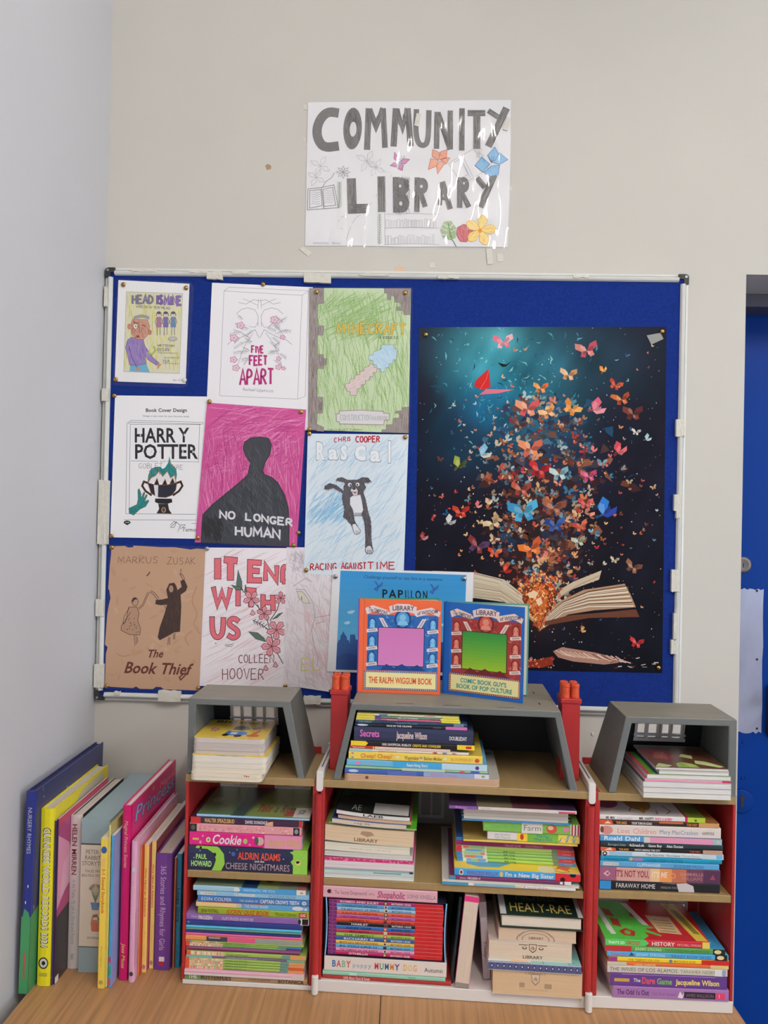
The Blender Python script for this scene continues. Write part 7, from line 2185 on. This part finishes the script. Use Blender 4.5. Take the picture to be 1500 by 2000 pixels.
XK = xf(1140, 1740, .24)
stack('R', BASE, [
    B(238, 1180, 868, 775, (164, 116, 176), 'mauve paperback with dark name bar', [t('The Odd 1s Out', .035, .31, .3, .72, (70, 40, 84), 1), t('The First Sequel', .335, .545, .34, .6, (130, 90, 140)), p([(.56, .2), (.58, .75), (.6, .4), (.62, .7), (.6, .15)], W_), r(.615, .885, .18, .72, (40, 34, 50)), t('JAMES RALLISON', .63, .87, .3, .58, (130, 120, 130)), r(.89, .965, .18, .72, (222, 70, 110)), t('1', .91, .925, .3, .6, W_, 1)], D=.125),
    B(215, 1165, 772, 672, (98, 62, 140), 'purple paperback with coloured title', [r(.035, .165, .34, .6, (196, 160, 84)), t('The', .2, .26, .36, .62, W_, 1), t('Dare', .27, .385, .25, .75, (220, 90, 90), 1), t('Game', .4, .53, .25, .7, (120, 190, 90), 1), t('Jacqueline Wilson', .565, .935, .28, .68, (240, 220, 110), 1), r(.1, .9, .92, .97, (170, 130, 190))], D=.125),
    B(192, 1170, 662, 602, (206, 198, 186), 'worn beige paperback with grey capitals', [t('THE WIVES OF LOS ALAMOS', .02, .585, .28, .76, (90, 84, 96)), t('TARASHEA NESBIT', .61, .9, .3, .7, (110, 124, 100)), r(.895, .965, .05, .95, (224, 222, 220)), r(.955, .985, .1, .9, (150, 160, 190))], D=.125),
    B(192, 1180, 600, 572, (222, 110, 50), 'thin orange paperback', [r(0, .16, 0, 1, (206, 196, 170)), t('UGENIA LAVENDER', .22, .4, .1, .6, (236, 206, 150), 1), r(.85, 1, 0, 1, (226, 196, 130))], D=.12),
    B(205, 1185, 570, 534, (240, 206, 60), 'slim yellow play with red end', [r(0, .07, 0, 1, (150, 60, 130)), t('THE TEMPEST OR LESS', .16, .42, .25, .7, (180, 140, 30), 1), e(.515, .5, .015, .36, (110, 130, 160)), t('MATTHEWS ROSS', .54, .72, .25, .7, (170, 130, 30), 1), r(.77, 1, 0, 1, (206, 44, 44))], D=.12),
    B(190, 1178, 532, 488, (84, 168, 214), 'sky blue paperback', [t('Storm', .03, .16, .2, .8, (170, 110, 180), 1), p([(.18, .2), (.2, .9), (.23, .3)], (60, 70, 120)), t('JEREMY STRONG', .24, .48, .25, .75, (170, 214, 236), 1), t('KRAZY KOW SAVES', .53, .86, .2, .7, (40, 90, 160)), r(.89, .99, 0, 1, (30, 34, 40)), e(.935, .5, .03, .38, (226, 206, 150))], D=.12),
    B(175, 1150, 484, 442, (90, 160, 84), 'green paperback with red end', [r(0, .22, 0, 1, (190, 52, 56)), t('JEREMY STRONG', .25, .47, .25, .75, (180, 214, 160), 1), t('THE HUNDRED-MILE-AN-HOUR DOG', .5, .87, .25, .7, (60, 90, 50)), r(.9, 1, 0, 1, (30, 34, 38)), e(.94, .5, .03, .38, (226, 206, 150))], cover=(60, 140, 190), D=.122),
    B(175, 1025, 438, 386, (200, 44, 60), 'green and red slimy lettered paperback', [r(0, .38, 0, 1, (90, 200, 100)), p([(.38, 0), (.42, .5), (.38, 1), (.34, .5)], (90, 200, 100)), t("THAT'S SO", .03, .185, .25, .65, (226, 240, 220), 1), t('GROSS!', .2, .335, .2, .75, (180, 50, 60), 1), t('HISTORY', .445, .665, .2, .75, W_, 1), t('MITCHELL SYMONS', .69, .92, .25, .6, (236, 190, 190)), r(.93, 1, 0, 1, (226, 200, 90))], cover=(196, 44, 52), D=.128,
      cops=[r(0, .36, 0, 1, (88, 196, 76)), p([(.36, 0), (.44, .1), (.42, .2), (.56, .1), (.57, .13), (.44, .28), (.54, .3), (.5, .36), (.42, .4), (.48, .5), (.36, .6), (.4, .8), (.34, 1)], (88, 196, 76)), t("THAT'S SO", .06, .12, .2, .3, (236, 236, 230), 1), p([(.08, .12), (.13, .12), (.08, .95), (.03, .95)], (226, 226, 220)),
            p([(.2, .1), (.3, .08), (.33, .2), (.25, .28), (.17, .2)], (190, 54, 50)), e(.25, .17, .03, .05, (88, 196, 76)), p([(.14, .35), (.22, .3), (.22, .5), (.14, .55)], (170, 60, 50)), p([(.12, .6), (.2, .56), (.18, .75), (.1, .8)], (170, 60, 50)), p([(.44, .38), (.5, .36), (.4, .95), (.34, .95)], (232, 226, 222)),
            p([(.56, .2), (.78, .16), (.76, .6), (.52, .64)], (214, 184, 140))] + [s([(.58, .24 + k * .07), (.74, .22 + k * .07)], .012, (130, 50, 44)) for k in range(5)] + [p([(.88, .02), (.99, .02), (.9, .98), (.76, .98)], (226, 196, 80)), p([(.9, .2), (.96, .18), (.88, .8), (.82, .82)], (150, 130, 60))]),
], 'on the bottom shelf by the blue door', 'books on the bottom shelf of the last wing', XK, limit=MID - MIDT - .001, umin=.0014, umax=WR - .005)


# ---- upright books on the table between the corner and the toy house
def upright(name, bl, br, top, depth, base, label, ops=(), cops=(), cover=None, kind='pb', page=PAGE, lean=0.0, facing='spine', cat='book', at=None):
    a = hit(bl[0], bl[1], (0, 0, 1), TZ)
    c = hit(br[0], bl[1], (0, 1, 0), a.y)
    tp = hit(top[0], top[1], (0, 1, 0), a.y)
    th = max(.0015, c.x - a.x)
    if at:
        a.x, th = at
    L = (tp.z - TZ - .0006) / math.cos(math.radians(lean))
    dep = min(depth, -.004 - a.y)
    lift = th * math.sin(math.radians(lean)) if lean > 0 else 0
    rot = Matrix(((0, 0, 1, 0), (0, 1, 0, 0), (-1, 0, 0, 0), (0, 0, 0, 1)))
    M = T(a.x, a.y, TZ + .0006 + lift) @ Matrix.Rotation(math.radians(lean), 4, 'Y') @ rot
    return make_book(M, L, dep, th, base, ops, cover, cops, kind, facing, x0=-L, page=page, upright=True, label=label, group='upright books on the table in the corner', name=name, cat=cat)


STAR = [e(random.random(), random.uniform(.3, 1), random.uniform(.004, .008), random.uniform(.006, .014), (120, 140, 190)) for _ in range(14)]
upright('book', (36, 1941), (54, 1941), (52, 1545), .285, (40, 50, 128), 'tall navy hardback against the side wall, green at its foot', [r(.62, 1, 0, 1, (70, 150, 96)), p([(.58, .3), (.66, 0), (.66, 1), (.6, .8)], (70, 150, 96)), t('NURSERY RHYMES', .08, .31, .3, .72, (190, 190, 206)), e(.47, .6, .008, .06, W_), e(.55, .4, .008, .06, W_), r(.8, .93, .42, .58, (206, 70, 70))],
        STAR + [r(0, 1, 0, .38, (60, 134, 90)), p([(0, .38), (.2, .43), (.6, .38), (1, .42), (1, .3), (0, .3)], (60, 134, 90))], (46, 50, 96), 'hb', lean=.8, page=(58, 56, 84))
upright('book', (71.5, 1926), (96.5, 1926), (78.5, 1579), .236, (236, 222, 38), 'thick yellow hardback with outlined white 2026 lettering', [t('GUINNESS WORLD RECORDS 2026', .105, .785, .24, .80, K_, 1), t('GUINNESS WORLD RECORDS 2026', .108, .782, .29, .75, W_, 1), e(.87, .5, .033, .38, K_), e(.87, .5, .026, .3, (206, 204, 196)), e(.87, .5, .012, .14, K_), r(.925, .945, .2, .8, (190, 176, 60))],
        [p([(.2, .86), (.5, .98), (.9, .98), (.9, .7), (.4, .7)], (196, 186, 160)), e(.6, .86, .1, .05, (120, 110, 90)), e(.3, .9, .06, .02, (110, 104, 60))], (228, 212, 44), 'hb', page=(206, 196, 184))
upright('book', (99, 1925), (104.5, 1925), (106, 1603), .21, (52, 54, 100), 'thin navy spined booklet beside the yellow hardback', [e(.95, .5, .01, .2, (150, 60, 100))], [], (90, 60, 96), at=(.0530, .0026))
upright('book', (105, 1923), (111, 1923), (112.5, 1600), .215, (70, 50, 80), 'thin paperback with swirling pink and black cover', [], [r(0, 1, .5, 1, (170, 70, 120)), p([(0, .45), (.3, .6), (.2, .8), (0, .9)], (220, 150, 180)), p([(.0, .3), (.4, .4), (.6, .7), (.4, .95), (1, 1), (1, .4)], (196, 60, 110)), p([(0, .0), (1, 0), (1, .4), (.5, .36), (.2, .42), (0, .4)], (52, 46, 50)), p([(.05, .5), (.25, .55), (.3, .75), (.1, .7)], (226, 170, 196)), p([(0, .96), (1, .99), (1, 1), (0, 1)], (200, 60, 90)), r(.0, .06, .0, .04, (226, 222, 220))], (180, 70, 120), at=(.0559, .0031))
upright('book', (131, 1892), (152, 1892), (136.5, 1592), .20, (214, 204, 200), 'white jacketed hardback with maroon name lettering', [t('HELEN MIRREN', .055, .39, .2, .62, (130, 50, 70), 1), t('In the Frame: My Life in Words and Pictures', .42, .84, .3, .62, (130, 150, 160), 0, .2), t('W&N', .9, .94, .3, .6, (120, 120, 120))], [], (66, 64, 66), 'hb', page=(206, 198, 188))
# storybook in a slipcase
a = hit(150.5, 1899, (0, 0, 1), TZ)
tp = hit(154.5, 1600, (0, 1, 0), a.y)
bxw, bxh, bxd = .0505, tp.z - TZ, -.006 - a.y
Mx = T(a.x + bxw / 2 + .0015, a.y, TZ + .0005)
sc = thing('slipcase', Mx, 'grey blue boxed storybook with cream label panel', 'boxed book', 'upright books on the table in the corner')
mb = MB()
x0_ = a.x + .0015
mb.box(x0_, x0_ + bxw, a.y, a.y + bxd, TZ + .0005, TZ + bxh, (150, 172, 180))
cv = Canvas(mb, lambda q, w, h: Vector((x0_ + q * bxw, a.y - h, TZ + w * bxh)))
cv.rect(0, 1, .17, .835, (222, 212, 196)); cv.rect(0, 1, .835, .845, (70, 72, 70)); cv.rect(0, 1, .165, .172, (90, 92, 88))
for s_, x0q, x1q, y0, y1 in (('PETER', .17, .63, .775, .802), ('RABBIT', .14, .70, .738, .765), ('STORYTIME', .05, .93, .70, .727), ('TALES FROM', .15, .85, .655, .672), ('BEATRIX POTTER', .04, .95, .626, .643), ('WARNE', .28, .72, .22, .236)):
    cv.text(s_, x0q, x1q, y0, y1, (96, 92, 88))
# plain posy and basket instead of the little figures
for k in range(9):
    an = -.9 + k * .22
    cv.stroke([(.55, .46), (.55 + .2 * math.sin(an), .5 + .06 * math.cos(an))], .012, (110, 130, 90))
    cv.ell(.55 + .22 * math.sin(an), .512 + .06 * math.cos(an), .06, .011, random.choice(((170, 130, 100), (120, 150, 190), (206, 170, 140))))
cv.poly([(.38, .46), (.72, .46), (.66, .41), (.44, .41)], (110, 140, 180))
cv.poly([(.4, .33), (.74, .33), (.7, .27), (.44, .27)], (206, 120, 96)); cv.stroke([(.42, .33), (.48, .37), (.62, .375), (.72, .33)], .02, (150, 110, 80))
for k in range(5):
    cv.ell(.45 + k * .06, .338, .04, .01, random.choice(((190, 160, 120), (150, 170, 120), (206, 130, 110))))
mb.build('case', M_gloss, sc, Mx, bevel=.0012)
upright('book', (189.5, 1931), (203.5, 1931), (196, 1638), .20, (238, 206, 84), 'yellow sound storybook spine with red lettering', [e(.075, .5, .024, .4, (50, 90, 150)), t('3-1 Sound Storybook', .2, .5, .3, .72, (200, 90, 60), 1), r(.13, .19, .25, .75, (226, 190, 110)), t('Parragon', .72, .86, .4, .6, (170, 140, 60)), e(.96, .5, .015, .3, (190, 150, 100))], [r(0, 1, .0, .9, (200, 180, 130)), r(.0, .2, 0, 1, (238, 206, 84))], (214, 200, 150), 'pb', page=(226, 214, 180))
upright('book', (205, 1928), (209.5, 1928), (198, 1611), .225, (206, 196, 128), 'tall thin olive yellow hardback behind the sound storybook', [], [r(0, 1, .8, 1, (190, 180, 110))], (196, 186, 116), 'hb')
upright('book', (210, 1929), (216.5, 1929), (214, 1632), .21, (74, 156, 206), 'thin blue book with periwinkle cover', [r(.8, .84, .2, .8, (200, 40, 100)), r(.86, .92, .2, .8, (60, 160, 110)), r(.94, .99, .2, .8, (220, 70, 90))], [r(0, 1, .75, 1, (150, 160, 206)), e(.4, .6, .2, .08, (70, 80, 130)), p([(.1, .0), (.5, .1), (.6, .4), (.2, .3)], (190, 150, 120)), e(.25, .75, .04, .02, (200, 90, 80))], (150, 160, 214))
upright('book', (231.5, 1914.5), (248, 1914.5), (236, 1573), .255, (200, 22, 102), 'big magenta storybook with silver blue princess lettering', [t('Magical Princess Stories', .085, .355, .3, .7, (220, 180, 160), 0, .25), t('Jess Moss', .79, .93, .3, .7, (226, 170, 90), 1, .25)],
        [t('Magical', .60, .97, .915, .955, (226, 170, 160), 0, .3, -.02), t('Princess', .06, .97, .875, .965, (50, 70, 140), 1, .2, -.06), t('Princess', .065, .965, .88, .965, (130, 190, 220), 0, .2, -.06), e(.46, .965, .03, .010, (206, 160, 80)), e(.46, .965, .012, .018, (206, 160, 80)), p([(.1, .2), (.9, .25), (.9, .55), (.3, .6)], (190, 40, 110))], (216, 40, 118), 'hb')
upright('book', (250.5, 1919), (261.5, 1919), (254, 1643), .235, (224, 166, 196), 'pale pink hardback standing beside the magenta storybook', [t('The Complete Book of Fairies', .32, .6, .35, .65, (240, 206, 220)), e(.2, .5, .016, .3, (200, 206, 206)), e(.94, .5, .016, .35, (70, 60, 70))], [e(.3, .86, .08, .03, (190, 190, 180)), p([(0, .1), (1, .1), (1, .6), (0, .5)], (214, 150, 190)), r(.06, .1, .2, .9, (232, 190, 210))], (222, 160, 192), 'hb')
upright('book', (265, 1909), (272, 1909), (268, 1652), .20, (206, 60, 50), 'thin red topped booklet between pink and yellow books', [r(0, 1, .5, 1, (226, 200, 120))], [], (206, 60, 50), at=(.1904, .0017))
upright('book', (274.5, 1900), (286, 1900), (278, 1650), .20, (236, 202, 108), 'yellow spined adventure book nearer the pink hardback', [t('Once Upon an Adventure', .18, .56, .3, .7, (200, 70, 80), 1, .2), t('Parragon', .68, .88, .42, .58, (190, 150, 80)), e(.955, .5, .018, .36, (190, 120, 140))], [r(.05, 1, 0, 1, (170, 60, 110))], (176, 70, 110), at=(.1924, .0083))
upright('book', (289.5, 1892), (299, 1892), (293.5, 1643), .20, (238, 206, 116), 'yellow spined adventure book nearer the purple book', [t('Once Upon an Adventure', .18, .52, .3, .7, (200, 70, 80), 1, .2), t('Parragon', .66, .84, .42, .58, (190, 150, 80)), e(.955, .5, .018, .36, (190, 120, 140))], [r(.05, 1, .5, 1, (160, 50, 80)), e(.4, .9, .2, .03, (200, 100, 110)), r(.05, 1, 0, .5, (150, 44, 70))], (150, 44, 70), at=(.2011, .0083))
upright('book', (300, 1894.5), (331, 1894.5), (304.5, 1667), .165, (112, 66, 150), 'thick purple hardback with white girls lettering', [t('365 Stories and Rhymes for Girls', .1, .83, .32, .66, (206, 184, 214), 0), r(.885, .925, .32, .66, W_), r(.93, .96, .3, .6, (206, 40, 60))], [], (112, 66, 150), 'hb', page=(206, 192, 180))
upright('book', (338, 1893), (343, 1893), (341, 1676), .16, (196, 110, 70), 'thin orange brown book beside the toy house', [], at=(.2425, .0028))
upright('book', (344.5, 1890), (352.5, 1890), (350, 1668), .15, (40, 140, 180), 'thin teal paperback beside the toy house', [t('Lumpy Gravy', .3, .6, .25, .75, K_, 1), t('David Lewman', .05, .28, .3, .65, (20, 60, 90)), t('Puffin', .8, .93, .35, .65, (20, 60, 90))], at=(.2457, .0085))


# ---- the two small books standing open on the middle roof
def standing(bl, br, tl_, label, base, spine, field, panel, deco, title, tcol, pale, yaw_open, top_back):
    wz = RT + .0004
    q0, q1 = HL('C', *bl, w=wz), HL('C', *br, w=wz)
    A = BAY['C'] @ q0
    Bp = BAY['C'] @ q1
    n = (BAY['C'].to_3x3() @ Vector((0, 1, 0)))
    d = (Bp - A)
    d.z = 0
    W = d.length
    d.normalize()
    nb = Vector((-d.y, d.x, 0))
    tpt = hit(*tl_, nb, nb.dot(A))
    H = tpt.z - A.z
    M = Matrix(((d.x, nb.x, 0, A.x), (d.y, nb.y, 0, A.y), (0, 0, 1, A.z), (0, 0, 0, 1)))
    ob = thing('book', M, label, 'book', 'small square books on the middle roof')
    mb = MB()
    mb.box(0, W, 0, .0024, 0, H, base)
    cv = Canvas(mb, lambda x, y, h: Vector((x * W, -h, y * H)))
    cv.rect(.055, .06, 0, 1, mixc(base, (0, 0, 0), .2))
    cv.rect(.10, .965, .24, .835, field)
    R = random.Random(5)
    # scroll work round the field
    for _ in range(60):
        x, y = R.uniform(.12, .95), R.uniform(.25, .82)
        a0 = R.uniform(0, 6)
        rr = R.uniform(.012, .03)
        cv.stroke([(x + rr * (1 - k * .09) * math.cos(a0 + k * .7), y + rr * (1 - k * .09) * math.sin(a0 + k * .7)) for k in range(8)], .006, deco[R.randrange(len(deco))])
    # plain oval and pillars down both sides, ribbons between them
    for sx in (.16, .90):
        for y in (.76, .57, .40):
            cv.ell(sx, y - .02, .05, .06, deco[0]); cv.ell(sx, y - .02, .038, .048, deco[1]); cv.ell(sx, y, .022, .026, deco[2]); cv.poly([(sx - .035, y - .07), (sx + .035, y - .07), (sx + .02, y - .025), (sx - .02, y - .025)], deco[2])
            cv.poly([(sx - .07, y - .085), (sx + .06, y - .07), (sx + .07, y - .105), (sx - .065, y - .12)], pale); cv.stroke([(sx - .045, y - .1), (sx + .045, y - .089)], .012, mixc(pale, (90, 80, 90), .5))
    cv.ell(.53, .79, .105, .10, deco[0]); cv.ell(.53, .79, .08, .08, deco[1]); cv.ell(.53, .81, .04, .035, deco[2]); cv.poly([(.46, .73), (.6, .73), (.57, .775), (.49, .775)], deco[2])
    for sg in (-1, 1):
        cv.poly([(.53 + sg * .24, .80), (.53 + sg * .29, .80), (.53 + sg * .22, .69), (.53 + sg * .17, .70)], pale)
        cv.stroke([(.53 + sg * .255, .785), (.53 + sg * .205, .705)], .012, mixc(pale, (90, 80, 90), .5))
    # banners
    cv.poly([(.07, .90), (.16, .935), (.34, .885), (.38, .845), (.33, .83), (.17, .865), (.09, .835)], pale)
    cv.poly([(.36, .925), (.46, .955), (.60, .955), (.70, .925), (.685, .85), (.6, .87), (.46, .87), (.375, .85)], pale)
    cv.poly([(.68, .885), (.88, .925), (.99, .875), (.97, .825), (.88, .86), (.70, .82), (.67, .845)], pale)
    k_ = (84, 70, 84)
    cv.text('The SIMPSONS', .11, .345, .868, .915, k_, 1, 0, -.18)
    cv.text('LIBRARY', .40, .665, .885, .935, k_, 1)
    cv.text('of WISDOM', .705, .955, .838, .878, k_, 1, 0, .12)
    # the middle panel, left as a plain coloured ground
    x0q, x1q, y0q, y1q = .235, .795, .29, .70
    nst = 12
    for k in range(nst):
        f0, f1 = k / nst, (k + 1) / nst
        cv.rect(x0q, x1q, y0q + (y1q - y0q) * f0, y0q + (y1q - y0q) * f1, mixc(panel[0], panel[1], f0))
    cv.stroke([(x0q, y0q), (x1q, y0q), (x1q, y1q), (x0q, y1q)], .008, mixc(field, (0, 0, 0), .55), closed=True)
    cv.poly([(.26, .245), (.34, .31), (.44, .27), (.53, .315), (.62, .27), (.72, .31), (.82, .245)], deco[0])
    # title plate
    cv.rect(.07, .965, .035, .235, mixc(base, field, .85)); cv.rect(.095, .945, .055, .218, (236, 224, 160))
    for k in range(34):
        for yy in (.045, .2265):
            cv.rect(.085 + k * .0258, .097 + k * .0258, yy - .004, yy + .004, (236, 214, 150))
    for k in range(8):
        for xx in (.082, .955):
            cv.rect(xx - .006, xx + .006, .055 + k * .021, .065 + k * .021, (236, 214, 150))
    if len(title) == 1:
        cv.text(title[0], .13, .90, .105, .168, tcol, 1)
    else:
        cv.text(title[0], .22, .80, .142, .188, tcol, 1); cv.text(title[1], .17, .87, .078, .124, tcol, 1)
    mb.build('front_cover', M_gloss, ob)
    mb = MB()
    mb.box(-.0022, .0, .0, .0135, 0, H, spine)
    cv = Canvas(mb, lambda x, y, h: Vector((-.0022 - h, .0135 - x * .0135, y * H)))
    cv2 = Canvas(mb, lambda x, y, h: Vector((-.0022 - h, .003 + (1 - x) * .008, y * H)))
    cv2.rect(.2, .8, .08, .42, mixc(spine, (250, 190, 80), .6)); cv2.rect(.3, .7, .5, .9, mixc(spine, (230, 220, 230), .3))
    mb.build('spine', M_gloss, ob)
    mb = MB()
    mb.box(.001, W - .003, .0026, .0076, .003, H - .003, (222, 216, 202))
    mb.build('pages', M_pages, ob)
    mb = MB()
    Mo = T(-.001, .0135, 0) @ RZ(math.radians(yaw_open))
    mb.box(0, W, 0, .0024, 0, H, top_back, M=Mo)
    mb.box(.001, W - .003, -.004, -.0002, .003, H - .003, (214, 212, 196), M=Mo)
    mb.build('back_cover', M_gloss, ob)


standing((698.8, 1351.5), (859, 1357), (700, 1169), 'orange bordered small book standing open with pink panel', (236, 106, 64), (122, 66, 150), (44, 100, 172), ((214, 130, 190), (206, 120, 180)), ((26, 66, 130), (84, 150, 206), (130, 190, 226)), ['THE RALPH WIGGUM BOOK'], (222, 90, 54), (226, 206, 206), 12, (60, 140, 110))
standing((865.5, 1353.5), (1021, 1373.5), (869.4, 1175), 'blue bordered small book standing open with green panel', (24, 98, 186), (20, 76, 156), (160, 50, 46), ((150, 190, 40), (40, 140, 60)), ((110, 26, 26), (200, 84, 70), (224, 140, 120)), ['COMIC BOOK GUY\'S', 'BOOK OF POP CULTURE'], (40, 150, 140), (232, 206, 196), 17, (90, 150, 140))
